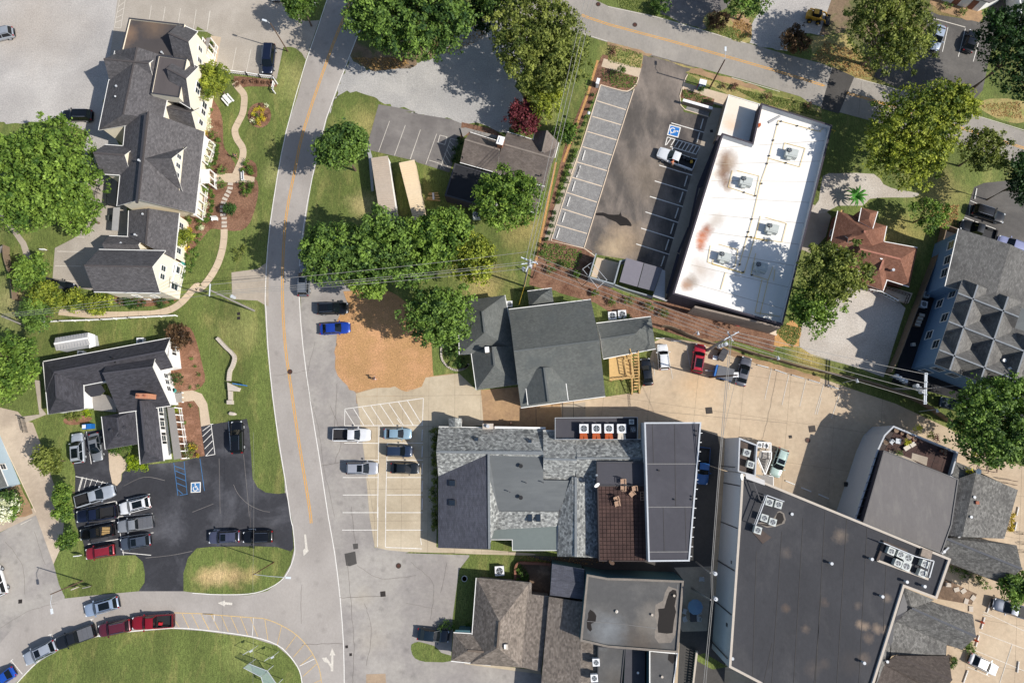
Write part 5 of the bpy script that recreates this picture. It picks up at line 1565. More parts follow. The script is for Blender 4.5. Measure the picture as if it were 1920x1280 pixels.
# roof terrace and black-roofed block
flat(b, '22 1392,872 1560,872 32 262,878 263,1050 22 1392,1050', 6.3, 'mem_black', 'wall_dark', .15, .15, capm='trim_dark')
c0 = PW('l 185,598 598,598 605,1240 200,1240', 6.3)
flat(b, 'l 183,596 600,596 605,1245 197,1243', 6.2, 'roof_tile_joint', 'wall_dark', .18, .15, capm='paver_dark')
for i in range(12):
    for j in range(19):
        f = lambda u, v: lerp(lerp(c0[0], c0[1], u), lerp(c0[3], c0[2], u), v)
        q = [f((i + .06 + du) / 12, (j + .06 + dv) / 19) for du, dv in ((0, 0), (.88, 0), (.88, .88), (0, .88))]
        vs, fs = prism([Vector((a.x, a.y, 0)) for a in q], 6.25, 6.29)
        wpart(b, 'paver', vs, fs, 'paver_maroon')
b = building('black_roof_block', 'tall narrow block with a flat black membrane roof edged in white', 'building', 1260, 920)
flat(b, 'l 585,52 1075,50 975,1242 620,1246', 7.85, 'mem_black', 'wall_palegrey', .12, .22, capm='galv')
for s in ('l 605,408 1045,408', 'l 612,778 1020,778', 'l 620,1162 985,1160'):
    seam(b, s, 7.86, .12)
for s in ('l 845,65 850,408', 'l 655,65 665,408', 'l 850,408 855,778', 'l 748,780 757,1160', 'l 935,780 945,1160'):
    seam(b, s, 7.858, .05, 'patch_dark')
mb = MB(); q = PW('l 1070,105 975,1240', 7.75)
for k in range(14):
    a = lerp(q[0], q[1], (k + .5) / 14); mb.box((a.x + .1, a.y, 7.85), (.3, .08, .2))
mb.build('edge_bracket', 'white_paint', b, world=True)
for x, y in ((1030, 125), (1030, 165), (1000, 690), (998, 717), (848, 715), (712, 465)): vent(b, 'l', x, y, 7.85, 'black', .09, .25)

# brown shingled house and the teal block beside it
b = building('brown_house', 'brown shingled hipped house with a small stub chimney in the lower middle', 'house', 950, 1150)
wing(b, '23 472,1140 518,515 905,548 855,1168', 2.85, 5.3, 'sh_brown', 'wall_stone', h0=3.2, h1=5.4)
wing(b, '23 350,915 620,930 620,1148 333,1117', 2.8, 4.0, 'sh_brown', 'wall_stone', h0=2.4)
roofmesh(b, PW('23 885,560,2.9 905,552,2.95 920,552,2.95 918,635,2.95 1048,650,3.05 988,1197,3.05 848,1166,2.9 850,1150,3.0'), [(0, 1, 2, 3, 4, 5, 6, 7)], [0, 1, 2, 3, 4, 5, 6, 7], 'sh_brown', 'trim_white')
walls_only(b, '23 905,552 915,640 1040,655 985,1185 850,1160', 2.8, 0, 'wall_stone')
walls_only(b, '23 385,895 470,895 470,925 380,922', 2.6, 0, 'wall_teal')
slab('bay_roof', PW('23 368,893 472,897 472,932 352,915', 2.7), 'wall_teal', 2.7, 2.6, parent=b)
mb = MB(); c = W(949, 1212, 5.0); mb.box((c.x, c.y, 4.3), (.55, .75, 1.6)); mb.build('chimney', 'stone_pale', b, world=True)
mb = MB(); mb.box((c.x - .15, c.y + .1, 5.12), (.3, .55, .14)); mb.build('chimney_cap', 'yellow_paint' if 0 else 'white_paint', b, world=True)
b = building('annex_building', 'low annex with a sloping brown shingled roof between the brown house and the teal-walled block', 'building', 1050, 1200)
roofmesh(b, PW('23 1045,652,3.7 1306,692,4.9 1278,960,4.9 1272,1600,4.9 960,1600,3.7'), [(0, 1, 2, 3, 4)], [0, 1, 2, 3, 4], 'sh_brown', 'trim_dark')
roofmesh(b, PW('23 1278,962,4.9 1400,1010,4.95 1395,1600,4.95 1272,1600,4.9'), [(0, 1, 2, 3)], [0, 1, 2, 3], 'sh_brown', 'trim_dark')
walls_only(b, '23 1050,660 1300,700 1390,1600 990,1600', 3.6, 0, 'wall_stone')
wing(b, '23 1068,412 1302,452 1300,672 1052,640', 5.0, 5.5, 'sh_slate', 'wall_teal', ins=.15, trim='wall_teal', gut=False, ridge=False)
b = building('teal_block', 'teal-walled block with a flat grey roof stained by dark puddles', 'building', 1190, 1150)
flat(b, '23 1320,488 33 0,516 170,520 553,535 512,1062 0,1022 23 1272,975', 6.6, 'mem_flatgrey', 'wall_teal', .22, .3, capm='puddle_rim')
c = 6.605
bpoly(b, 'roof_puddle', '33 470,600 495,605 500,640 485,720 495,760 480,830 470,915 430,920 365,912 360,860 370,790 365,740 410,735 425,680 445,620', c + .004, 'puddle')
bpoly(b, 'roof_puddle_rim', '33 480,590 510,600 512,640 497,720 507,800 490,930 460,985 370,990 340,950 340,900 358,860 340,790 345,710 400,680 415,620 440,575', c, 'puddle_rim')
bpoly(b, 'roof_puddle', '23 1345,745 1375,765 1390,790 1385,830 1350,850 1358,890 1345,905 1322,880 1320,830 1330,800 1330,770', c, 'puddle')
seam(b, '23 1322,830 1552,848 33 360,882', c + .01, .06)
seam(b, '33 505,560 495,1050', c, .06)
for x, y in ((62, 760), (322, 785), (482, 645)): vent(b, '33', x, y, 6.6, 'stone_pale', .12, .25)
vent(b, '23', 1537, 760, 6.6, 'white_paint', .15, .2)
flat(b, '33 300,1042 512,1062 508,1085 480,1290 478,1600 300,1600', 5.9, 'mem_flatgrey', 'wall_teal', .15, .15, capm='trim_white')
flat(b, '23 1400,1012 1552,1025 33 125,1032 100,1290 100,1600 23 1395,1600', 5.4, 'mem_flatgrey', 'wall_teal', .12, .15, capm='trim_dark')
flat(b, '33 128,1032 270,1042 265,1600 100,1600', 4.0, 'mem_black', 'wall_teal')
bpoly(b, 'roof_puddle', '33 440,1068 500,1065 498,1100 470,1140 435,1110', 5.91, 'puddle')
vent(b, '33', 395, 1235, 5.9, 'stone_pale', .12, .25); vent(b, '33', 218, 1205, 4.0, 'white_paint', .12, .2)

# the big dark flat roof
b = building('big_dark_roof', 'very large building with a dark patched membrane roof and pale grey side wall', 'building', 1560, 1100)
flat(b, 'f 1391,887 e 375,470 f 1783.6,1047 1757,1123 1696.4,1100.4 1639.8,1280 1590,1400 1590,1480 g 0,2000 f 1423,1280 1366.8,1250.5 1387.4,950'.replace('g 0,2000 ', 'f 1500,1330 '), 8.7, 'mem_dark', 'wall_palegrey', .3, .32, capm='stone_pale')
for x0, y0, x1, y1 in ((1195, 990, 1130, 1290), (1080, 320, 1050, 1290), (1265, 180, 1190, 1290), (1420, 80, 1350, 1290), (1552, 640, 1500, 1290)):
    seam(b, '33 %d,%d %d,%d' % (x0, y0, x1, y1), 8.705, .05, 'patch_dark')
for x0, y0, x1, y1 in ((105, 30, 35, 1290), (262, 90, 190, 1290), (410, 150, 350, 1290), (565, 215, 545, 500), (545, 500, 530, 900)):
    seam(b, '43 %d,%d %d,%d' % (x0, y0, x1, y1), 8.705, .05, 'patch_dark')
for x, y in ((938, 40), (910, 403), (875, 857)):
    a_, c_, _ = P('33 %d,%d' % (x, y))[0]
    c = W(a_, c_, 6.8); mb = MB(); mb.box((c.x - .0, c.y, 6.8), (.5, .45, .6), -.1); mb.build('wall_box', 'trim_dark', b, world=True)
for s in ('33 800,100 945,155', '33 788,392 920,462', '33 805,705 900,783', '33 742,970 870,1100', '32 830,1035 965,1050', '32 845,905 930,915'):
    q = P(s); t_ = W(q[1][0], q[1][1], 8.6)
    mb = MB(); mb.bar((t_.x - .05, t_.y, 0), (t_.x - .05, t_.y, 8.6), .14, .12); mb.build('downpipe', 'trim_dark', b, world=True)
for t, x, y in (('43', 155, 412), ('43', 448, 380), ('43', 703, 545), ('43', 832, 578), ('43', 525, 652), ('33', 1340, 52), ('33', 907, 1103), ('43', 392, 1135)):
    vent(b, t, x, y, 8.7, 'galv', .15, .75 if t == '43' else .2)
bpoly(b, 'roof_puddle', 'e 480,905 560,930 620,925 690,905 712,870 700,820 672,805 650,815 640,850 620,915', 8.712, 'puddle')
bpoly(b, 'roof_puddle_rim', 'e 470,900 560,942 640,932 715,905 728,870 712,815 680,795 655,800 640,830 600,880', 8.706, 'puddle_rim')
flat(b, 'e 312,142 478,208 460,490 300,446', 6.4, 'mem_brown', 'wall_palegrey', .9, .2, capm='wall_palegrey')
slab('metal_flashing', PW('e 365,455 540,522 540,566 375,508', 9.05), 'metal_silver', 9.07, 9.03, parent=b)
# steel stair onto the roof block
b2 = building('steel_stair', 'pale metal stair with white handrails climbing to the roof yard beside the light green suv', 'stair', 1435, 870)
for k in range(11):
    t = k / 11
    a, c = lerp(W(1421, 860, .3), W(1434, 888, 3.4), t), lerp(W(1442, 856, .3), W(1436, 889, 3.4), t)
    mb = MB(); mb.bar(a, c, .28, .06); mb.build('stair_tread', 'deck_grey', b2, world=True)
rail(b2, 'e 515,265 600,268 598,330 545,475', 2.4, 1.0, 'white_paint')
rail(b2, 'e 480,325 545,475 615,490 615,575', 2.6, 1.0, 'white_paint')
slab('landing', PW('e 500,265 600,268 598,330 480,325', 2.4), 'deck_grey', 2.4, 2.25, parent=b2)
slab('landing', PW('e 455,470 545,478 615,490 615,575 540,560 540,525', 4.2), 'deck_grey', 4.2, 4.05, parent=b2)
rail(b2, 'e 480,180 595,190 595,265', 1.2, 1.0, 'white_paint')
slab('equipment_pad', PW('e 475,180 595,185 595,262 475,262', 1.0), 'concrete_grey', 1.0, 0, parent=b2)

# patio building to the right
b = building('patio_building', 'building with a striped grey flat roof, a dark roof patio and a pale side wall', 'building', 1700, 900)
flat(b, 'g 410,98 845,275 800,432 1000,520 1000,700 740,955 150,722 298,268 348,160', 5.6, 'paver_dark', 'wall_palegrey', .75, .22, capm='wall_palegrey')
flat(b, 'g 345,262 560,345 845,455 800,760 732,952 207,745', 7.2, 'mem_stripe', 'wall_dark', .1, .15, zb=5.6, capm='trim_dark')
for s in ('g 535,280 640,310 630,365 530,320', 'g 380,260 530,320 600,370 740,420 735,435 590,385 380,275'):
    bpoly(b, 'stone_paving', s, 5.64, 'concrete_grey')
c0 = PW('g 350,190 440,120 835,280 800,430', 5.6)
for i in range(7):
    for j in range(3):
        f = lambda u, v: lerp(lerp(PW('g 425,120', 5.6)[0], PW('g 825,285', 5.6)[0], u), lerp(PW('g 350,262', 5.6)[0], PW('g 785,425', 5.6)[0], u), v)
        q = [f((i + .02 + du) / 7, (j + .02 + dv) / 3) for du, dv in ((0, 0), (.95, 0), (.95, .95), (0, .95))]
        vs, fs = prism([Vector((a.x, a.y, 0)) for a in q], 5.601, 5.63)
        wpart(b, 'deck_panel', vs, fs, 'paver_maroon')
for k in range(8):
    a = lerp(PW('g 290,280', 6.3)[0], PW('g 150,715', 6.3)[0], (k + .5) / 8); mb = MB(); mb.box((a.x + .6, a.y, 6.3), (1.4, .1, .1), .35); mb.build('brace', 'trim_dark', b, world=True)
roofmesh(b, PW('g 845,450,6.6 962,408,7.4 868,838,7.4 760,832,6.6'), [(0, 1, 2, 3)], [0, 1, 2, 3], 'sh_lightgrey', 'trim_dark')
roofmesh(b, PW('g 962,408,7.4 1240,527,5.6 1148,852,5.6 868,838,7.4'), [(0, 1, 2, 3)], [0, 1, 2, 3], 'sh_lightgrey', 'trim_dark')
roofmesh(b, PW('g 830,340,5.7 965,395,5.7 962,412,7.0 845,455,6.6 800,430,6.5'), [(0, 1, 2, 3, 4)], [0, 1, 2, 3, 4], 'sh_lightgrey', 'trim_dark')
walls_only(b, 'g 845,345 965,400 1235,530 1140,850 760,840', 5.5, 0, 'wall_stone')
for t, x, y, z in (('g', 952, 575, 7.0), ('g', 930, 707, 7.0), ('g', 750, 938, 6.0)): vent(b, t, x, y, z, 'galv', .14, .5)
bbox(b, 'chimney', *P('g 972,612')[0][:2], 6.0, 7.5, .45, .45, 'terracotta')
def gab(b, eN, eN2, rW, rE, eS2, eS, mat='sh_lightgrey', zw=4.2):
    V = PW(' '.join((eN, eN2, rW, rE, eS2, eS)))
    roofmesh(b, V, [(0, 1, 3, 2), (2, 3, 4, 5)], [0, 1, 3, 4, 5, 2], mat, 'trim_dark')
    mb = MB(); mb.bar(V[2] + Vector((0, 0, .03)), V[3] + Vector((0, 0, .03)), .3, .07); mb.build('ridge_cap', mat + '_cap', b, world=True)
gab(b, 'g 870,832,5.6', '1232,895,5.0', '755,848,7.2', '1266,1052,7.2', '1150,1158,4.6', '725,990,4.6')
walls_only(b, 'g 870,850 1225,905 1250,1050 1145,1145 760,1000', 4.4, 0, 'wall_stone')
b = building('gabled_offices', 'row of grey shingled gables facing the lower right car park', 'building', 1740, 1210)
gab(b, '43 855,680,4.7', '1180,782,4.4', '735,735,6.8', '1204,942,6.6', '1100,1040,4.4', '600,830,5.4')
roofmesh(b, PW('43 688,588,6.6 900,675,5.2 735,740,6.6 600,860,5.4 590,1080,5.4 475,1290,6.0 545,1000,6.4 620,800,6.6'), [(0, 1, 2, 3, 7), (7, 3, 4, 6), (6, 4, 5)], [0, 1, 2, 3, 4, 5, 6, 7], 'sh_lightgrey', 'trim_dark')
roofmesh(b, PW('43 600,820,5.5 1100,1035,4.3 990,1000,4.5 985,1075,4.6 625,1075,5.6 580,1085,5.8'), [(0, 1, 2, 3, 4, 5)], [0, 1, 2, 3, 4, 5], 'sh_lightgrey', 'trim_dark')
gab(b, '43 700,1068,4.8', '1005,1082,4.4', '615,1082,6.8', '1028,1255,6.4', '950,1400,4.2', '480,1180,5.2', 'sh_dkbrown')
roofmesh(b, PW('43 535,1150,5.9 1100,1450,5.0 900,1700,5.0 430,1420,5.9'), [(0, 1, 2, 3)], [0, 1, 2, 3], 'sh_dkbrown', 'trim_dark')
walls_only(b, '43 700,610 890,690 1170,795 1190,935 1090,1030 990,1005 985,1080 1010,1095 1020,1250 900,1600 480,1290 600,850', 4.1, 0, 'wall_stone')
vent(b, '43', 560, 1125, 6.0, 'galv', .14, .4)

# blue house with the folded roof
b = building('blue_apartments', 'two-storey blue apartment house with a folded roof of many small gables', 'building', 1800, 580)
W1 = wing(b, 'a 650,517 745,108 1400,365 1280,700', 6.7, 7.9, 'sh_bluehouse', 'wall_blue', wins=((0, .28, 5.0, 1.3, 1.5), (0, .52, 5.0, 1.3, 1.5), (0, .80, 5.0, 1.3, 1.5)), ridge=False)
C0, RV, CV = Vector((845, 605)), Vector((-66, 200)), Vector((214, 84))
a3 = lambda v, z: PW('a %f,%f' % (v.x, v.y), z)[0]
ext = {}
for i in range(-0, 3):
    for j in range(0, 3):
        if i == 0 and j == 2: continue
        c = C0 + RV * i + CV * j
        zl, zh = 6.9, 8.9
        pts = [a3(c, zh)] + [a3(c + CV * .5 * k + RV * .5 * l, z) for k, l, z in ((-1, -1, zl), (0, -1, zh), (1, -1, zl), (1, 0, zh), (1, 1, zl), (0, 1, zh), (-1, 1, zl), (-1, 0, zh))]
        fs = [(0, k, k % 8 + 1) for k in range(1, 9)]
        roofmesh(b, pts, fs, list(range(1, 9)), 'sh_bluehouse', 'trim_white', th=.12)
        mb = MB()
        for k in (2, 4, 6, 8): mb.bar(pts[0] + Vector((0, 0, .03)), pts[k] + Vector((0, 0, .03)), .22, .06)
        mb.build('ridge_cap', 'sh_bluehouse_cap', b, world=True)
wq = [c for c in (C0 - CV * .5 - RV * .5, C0 + CV * 2.5 - RV * .5, C0 + RV * 2.5 + CV * 2.5, C0 + RV * 2.5 - CV * .5)]
q = ccw([a3(c, 6.9) for c in wq]); q = inset(q, .25)
vs, fs = prism([Vector((a.x, a.y, 0)) for a in q], 0, 6.85); wpart(b, 'wall', vs, fs, 'wall_blue')
for e in range(4):
    p0, p1 = q[e], q[(e + 1) % 4]
    out = Vector(((p1 - p0).y, -(p1 - p0).x, 0)).normalized()
    if out.x < -.5:
        for t, z in ((.12, 5.0), (.42, 5.0), (.75, 5.0), (.2, 2.2), (.6, 2.2)): put_window(b, None, p0, p1, t, z, 1.3, 1.6)
    elif out.y < -.5:
        for t, z in ((.12, 4.6), (.3, 4.6), (.6, 4.6), (.12, 1.5)): put_window(b, None, p0, p1, t, z, 1.4, 1.5)
flat(b, 'a 1200,300 1400,380 1300,1300 1100,1280 1040,1060 1110,790 1160,620', 7.0, 'mem_grey', 'wall_blue', .1)
roofmesh(b, PW('a 1110,800,7.2 1205,830,7.6 1400,900,7.6 1400,1150,7.6 1205,1060,7.6 1035,1050,7.2'), [(0, 1, 2, 3, 4, 5)], [0, 1, 2, 3, 4, 5], 'sh_bluehouse', 'trim_dark')
V = PW('a 1085,1085,7.0 1205,1030,7.0 1400,1120,8.6 1205,1120,8.4 1095,1095,8.4 1130,1240,7.0 1300,1300,7.0')
roofmesh(b, V, [(0, 1, 2, 3, 4), (4, 3, 2, 6, 5)], [0, 1, 2, 6, 5, 4], 'sh_bluehouse', 'trim_white')
vent(b, 'a', 1068, 1037, 7.4, 'white_paint', .18, .3); vent(b, 'a', 750, 857, 8.0, 'white_paint', .1, .3)

# red brick bungalow
b = building('brick_bungalow', 'brick bungalow with hipped rust-red shingled roofs', 'house', 1640, 470)
wing(b, '41 140,560 200,293 552,402 505,640', 3.0, 5.0, 'sh_red', 'wall_brick', h0=2.8, h1=2.8, trim='white_paint', wins=((0, .5, 1.7, 1, 1.2),))
wing(b, '41 330,480 777,562 717,842 260,700', 3.0, 4.9, 'sh_red', 'wall_brick', h0=.5, h1=3.1, trim='white_paint')
wing(b, '41 332,802 420,600 600,660 526,873', 2.95, 4.4, 'sh_red', 'wall_brick', h0=2.4, trim='white_paint')
wing(b, '41 352,370 372,270 487,296 450,420', 4.3, 4.9, 'sh_red', 'wall_brick', h0=.8, h1=.9, ins=.15, trim='white_paint', ridge=False)
wing(b, '41 250,475 330,440 340,520 270,520', 4.0, 4.6, 'sh_red', 'wall_brick', ridge=False, gut=False, zb=3)
slab('rear_deck', '41 540,850 720,900 690,970 610,950 620,935 520,890', 'deck_wood' if 0 else 'concrete_drive', .9, .2, parent=b)
rail(b, '41 540,838 725,900 695,972', .9, .9, 'fence_dark')
rail(b, '41 330,840 520,880 640,945', .6, .8, 'white_paint')
slab('carport', '41 130,430 175,320 195,325 150,480', 'deck_wood', 2.4, 2.3, parent=b)
for x, y in ((372, 594), (515, 636), (603, 720)): vent(b, '41', x, y, 4.2, 'white_paint' if x < 600 else 'galv', .16, .35)

# building corner at the top right
b = building('white_office', 'corner of a white office at the top right with two dark doors', 'building', 1780, -40)
q = PW('40 640,-90 930,-2 1212,85 1345,28 1500,-320 800,-500', 0)
vs, fs = prism([Vector((a.x, a.y, 0)) for a in q], 0, 3.0); wpart(b, 'wall', vs, fs, 'wall_white')
qq = inset(ccw(q), -.5)
vs, fs = prism([Vector((a.x, a.y, 0)) for a in qq], 3.0, 3.2); wpart(b, 'roof', vs, fs, 'mem_stripe')
for s in ('40 1020,24 1062,37', '40 1128,58 1170,71'):
    a, c = PW(s); mb = MB(); mb.bar(a + Vector((0, -.03, 1.1)), c + Vector((0, -.03, 1.1)), .08, 2.2); mb.build('door', 'wall_brick', b, world=True)
b = building('corner_house', 'white clapboard corner of a house at the far top right edge', 'house', 1925, 10)
flat(b, 'f 1907,-40 1990,-40 1990,60 1915,30', 3, 'mem_grey', 'wall_white', .1)
# ------------------------------------------------------------------ trees
TG = 'shade trees around the buildings'
tree(75, 330, 108, 6.5, 'huge sprawling yellow-green tree at the left edge beside the inn', 'fol_mid', 16000, .24, asp=1.12, lobes=60)
tree(150, 400, 42, 5.0, 'lower right bough mass of mid green tree reaching over the inn car park', 'fol_mid', 3500, .24, lobes=18)
tree(12, 695, 66, 6.0, 'round yellow-green tree at the left edge above the concrete drive', 'fol_mid', 7000, .22, lobes=36)
tree(60, 510, 34, 3.5, 'small pale green tree on the left lawn, topmost of four by the paved bays', 'fol_mid', 2600, .20, lobes=16)
tree(88, 555, 32, 3.0, 'small yellowish tree directly above the overhead wires at far left', 'fol_lime', 2600, .20, lobes=16)
tree(141, 563, 24, 2.6, 'small bushy tree below the parked dark pickup at left', 'fol_lime', 1700, .18, lobes=12)
tree(191, 567, 24, 2.4, 'small bushy tree at the lower left corner of the inn', 'fol_lime', 1700, .18, lobes=12)
tree(70, 588, 36, 3.0, 'low dark green tree straddled by the wires at the left edge', 'fol_green', 2200, .20, lobes=14)
tree(401, 152, 34, 4.0, 'light green tree in front of the inn beside the picnic table', 'fol_lime', 3400, .18, lobes=24)
tree(347, 447, 17, 2.6, 'small light green tree against the inn wall beside yellow flowers', 'fol_lime', 1300, .15, lobes=10)
tree(563, 8, 32, 6.0, 'green tree at the top edge left of the road', 'fol_hedge', 3200, .2, lobes=18)
tree(768, 30, 116, 9.5, 'broad dark green tree at the top edge right of the road', 'fol_green', 17000, .25, lobes=70, asp=.86)
tree(1012, 75, 92, 9.0, 'large olive-yellow tree over the gravel lot at top middle', 'fol_olive', 14000, .22, lobes=60, asp=1.22)
tree(985, 222, 34, 4.0, 'round dark red maple beside the taupe house', 'fol_maroon', 3200, .18, lobes=22, shape=.4)
tree(1058, 251, 25, 2.5, 'round deep green bush tree at the corner of the taupe house', 'fol_hedge', 1900, .16, lobes=14, shape=.4)
tree(640, 277, 49, 9.0, 'round green tree beside the road above the two trailers', 'fol_green', 5200, .23, lobes=30)
tree(630, 478, 62, 10.5, 'dark green tree nearest the road in the row above the wood chips', 'fol_green', 6500, .24, lobes=36)
tree(722, 468, 66, 10.5, 'dark green tree second from the road in the row above the wood chips', 'fol_green', 7000, .24, lobes=36)
tree(775, 500, 46, 8.5, 'shaded green tree low in the middle of the tree row', 'fol_green', 3600, .24, lobes=22)
tree(585, 475, 22, 9.5, 'outermost bough tree of the row above the road edge', 'fol_green', 1200, .24, lobes=12)
tree(845, 430, 40, 9.5, 'yellowish tree behind the right part of the tree row', 'fol_mid', 3000, .24, lobes=20)
tree(812, 455, 62, 9.5, 'green tree in the middle of the row above the grey house', 'fol_mid', 6500, .24, lobes=34)
tree(880, 478, 52, 8.0, 'bright yellow-green tree at the right end of the row above the grey house', 'fol_lime', 5000, .22, lobes=28)
tree(690, 515, 45, 8.0, 'lighter green tree at the lower front of the tree row', 'fol_mid', 3800, .22, lobes=24)
tree(956, 378, 63, 8.5, 'tree with yellow sprays over the taupe house roof', 'fol_mid', 7000, .22, lobes=36)
tree(825, 592, 63, 8.0, 'dense green tree covering the corner of the wood chips', 'fol_green', 7500, .22, lobes=38)
tree(1704, 255, 88, 8.5, 'large yellow-green tree over the upper road at right', 'fol_lime', 12500, .21, lobes=60, asp=1.2)
tree(1775, 195, 50, 8.5, 'yellow-green side bough tree reaching over the upper road', 'fol_lime', 4200, .21, lobes=24)
tree(1668, 62, 82, 9.0, 'large dull olive tree left of the tree-shaded parking bays at top right', 'fol_olive', 10500, .20, lobes=52, asp=1.1, seed=77)
tree(1900, 105, 74, 10.0, 'very dark tree at the right edge above the road', 'fol_night', 8500, .22, lobes=44, asp=1.4)
tree(1838, 285, 46, 5.5, 'loose grey-green tree below the upper road at right', 'fol_olive', 3400, .18, lobes=26)
tree(1558, 512, 62, 11.0, 'ragged tree leaning over the right side of the white roof', 'fol_olive', 5500, .22, lobes=40)
tree(1525, 570, 50, 9.5, 'lower ragged tree over the gravel beside the white roof', 'fol_mid', 3600, .22, lobes=30)
tree(1738, 402, 36, 4.0, 'thin light green tree on the lawn beside the brick bungalow', 'fol_mid', 1700, .17, lobes=20)
tree(1870, 790, 92, 9.0, 'large dark green tree below the blue apartments at the right edge', 'fol_green', 12000, .22, lobes=56)
tree(1915, 340, 34, 8.0, 'dark tree at the right edge beside the shaded car park', 'fol_night', 2600, .22, lobes=18, asp=1.6)
tree(1410, -12, 52, 7.0, 'green tree at the top edge over the gravel drive', 'fol_green', 3800, .2, lobes=26)
tree(1905, 1098, 34, 5.0, 'dark green tree at the right edge above the parked grey pickup', 'fol_green', 2800, .2, lobes=18)
tree(932, -10, 44, 8.0, 'shadowed tree at the top edge between the two largest trees', 'fol_green', 3000, .22, lobes=20)
tree(900, 25, 34, 6.0, 'dull tree tucked between the dark and the olive tree', 'fol_night', 1800, .22, lobes=14)
tree(95, 864, 27, 3.4, 'bushy young tree on the grass strip beside the concrete drive, uppermost', 'fol_olive', 2000, .18, lobes=16)
tree(118, 925, 20, 2.8, 'bushy young tree on the grass strip beside the concrete drive, middle', 'fol_mid', 1400, .16, lobes=12)
tree(120, 955, 20, 2.6, 'bushy young tree left of the silver pickup', 'fol_mid', 1300, .16, lobes=12)
tree(130, 1012, 18, 2.6, 'bright bushy young tree at the lower end of the grass strip', 'fol_hedge', 1200, .16, lobes=12)
tree(12, 952, 28, 2.6, 'white-flowering tree at the left edge beside the blue house', 'fol_flower', 1200, .16, lobes=14)
tree(18, 945, 28, 2.4, 'green foliage tree behind the white flowers at the left edge', 'fol_green', 1500, .16, lobes=14)
tree(335, 632, 25, 2.6, 'dark bronze leaved tree at the corner of the white house', 'fol_bronze', 2200, .15, lobes=16)
tree(1490, 78, 28, 2.6, 'brown-leaved thicket tree by the gravel drive near the loader', 'fol_bronze', 2000, .16, lobes=18)
tree(1345, 40, 22, 1.6, 'low brushy tree between road and gravel drive at top', 'fol_bronze', 1000, .15, lobes=12)
tree(1240, 10, 20, 1.2, 'low green brush on the verge at the top edge', 'fol_hedge', 900, .14, lobes=12)
tree(1020, 178, 40, 5.5, 'low drooping bough tree at the lower end of the olive tree', 'fol_lime', 2600, .2, lobes=20)
# banana-like palm clump
c = W(1605, 368, 1.5)
t = thing('banana_palm', 'bright green palm-like plant with long arching leaves beside the brick bungalow', 'palm', (c.x, c.y, 0))
g = random.Random(5)
for k in range(16):
    a = k * .393 + g.uniform(-.15, .15); L = g.uniform(1.5, 2.1)
    vs, n = [], 6
    for i in range(n + 1):
        u = i / n; r = L * u; z = 1.2 + 1.2 * math.sin(u * 2.2) - u * .5; w = .17 * math.sin(math.pi * min(1, .12 + u * .88)) + .02
        d = Vector((math.cos(a), math.sin(a), 0)); p = Vector((-d.y, d.x, 0))
        vs += [d * r + p * w + Vector((0, 0, z)), d * r + Vector((0, 0, z + .06)), d * r - p * w + Vector((0, 0, z))]
    fs = []
    for i in range(n):
        fs += [(3 * i, 3 * i + 1, 3 * i + 4, 3 * i + 3), (3 * i + 1, 3 * i + 2, 3 * i + 5, 3 * i + 4)]
    me = newmesh('leaf', vs, fs, 'fol_palm'); at = me.attributes.new('tint', 'FLOAT', 'FACE'); at.data.foreach_set('value', [g.random() * .3 + (.5 if k % 2 else .3)] * len(fs))
    link('leaf', me, t)
mb = MB(); mb.tube([(0, 0, 0), (0, 0, 1.3)], [.16, .09], 8); mb.build('trunk', 'bark', t)

# ------------------------------------------------------------------ shrubs
def SH(s, r, h, lab, mat, group, n=220, size=.09, name='shrub', z=0, cat='shrub'):
    pts = P(s)
    for i, (x, y, q) in enumerate(pts):
        rr = q if q else r
        shrub(x, y, rr, h * rr / r, (lab % ORD[i]) if '%s' in lab else lab, mat, n, size, name, cat, group, z=z)
SH('10 80,985,.85 110,1022,.48 112,1060,.45 105,1090,.42 105,1120,.42 97,1152,.40 88,1185,.40', .5, .7, '%s clipped green shrub from the top in the bed below the white hydrangeas', 'fol_hedge', 'clipped shrubs in the inn garden')
SH('10 40,810,.8 50,1210,.85 148,1240,1.0 11 135,100,1.0 25,135,.9', .9, 1.1, '%s large dark green mound from the top against the inn garden walls', 'fol_green', 'large mounds in the inn garden', 420)
SH('10 15,740 30,700', .7, 1.0, '%s dark green shrub from the bottom under the tree in front of the inn', 'fol_green', 'shrubs by the inn tree', 300)
SH('10 315,1185,.7 345,1225,.75 350,1255,.6 290,1240,.5', .7, .9, '%s green mound of the cluster by the white bench', 'fol_hedge', 'mound cluster above the path', 320)
SH('11 292,110,.75 348,97,.75 342,140,.75 308,160,.85', .75, 1.0, '%s green mound of the cluster below the garden path', 'fol_hedge', 'mound cluster below the path', 340)
tree(432, 392, 13, 1.6, 'small dark evergreen tree beside the stepping stones', 'fol_dark', 900, .12, lobes=9, name='small_tree')
SH('11 65,155 72,187 70,222 70,260 60,290 45,325 35,357', .42, .6, '%s low green shrub from the top in the curved row left of the stepping stones', 'fol_hedge', 'low row by the stepping stones', 160)
SH('01 1370,360,.75 1462,365,.95 1505,358,.45', .8, 1.0, '%s green mound from the left at the corner of the inn wall', 'fol_hedge', 'mounds at the inn corner', 300)
SH('01 1440,423 1417,470 1450,475 1440,520 1430,567 1395,590 1437,617 1408,652 1405,690 1368,675 1382,722 1352,712', .40, .55, '%s little round shrub from the top in the lower inn bed', 'fol_green', 'little shrubs in the lower bed', 150)
SH('01 1357,622,.6 1330,757,.7 1277,905,.4 1248,945,.4', .6, .75, '%s separate green shrub from the top near the inn side terrace', 'fol_hedge', 'shrubs by the side terrace', 220)
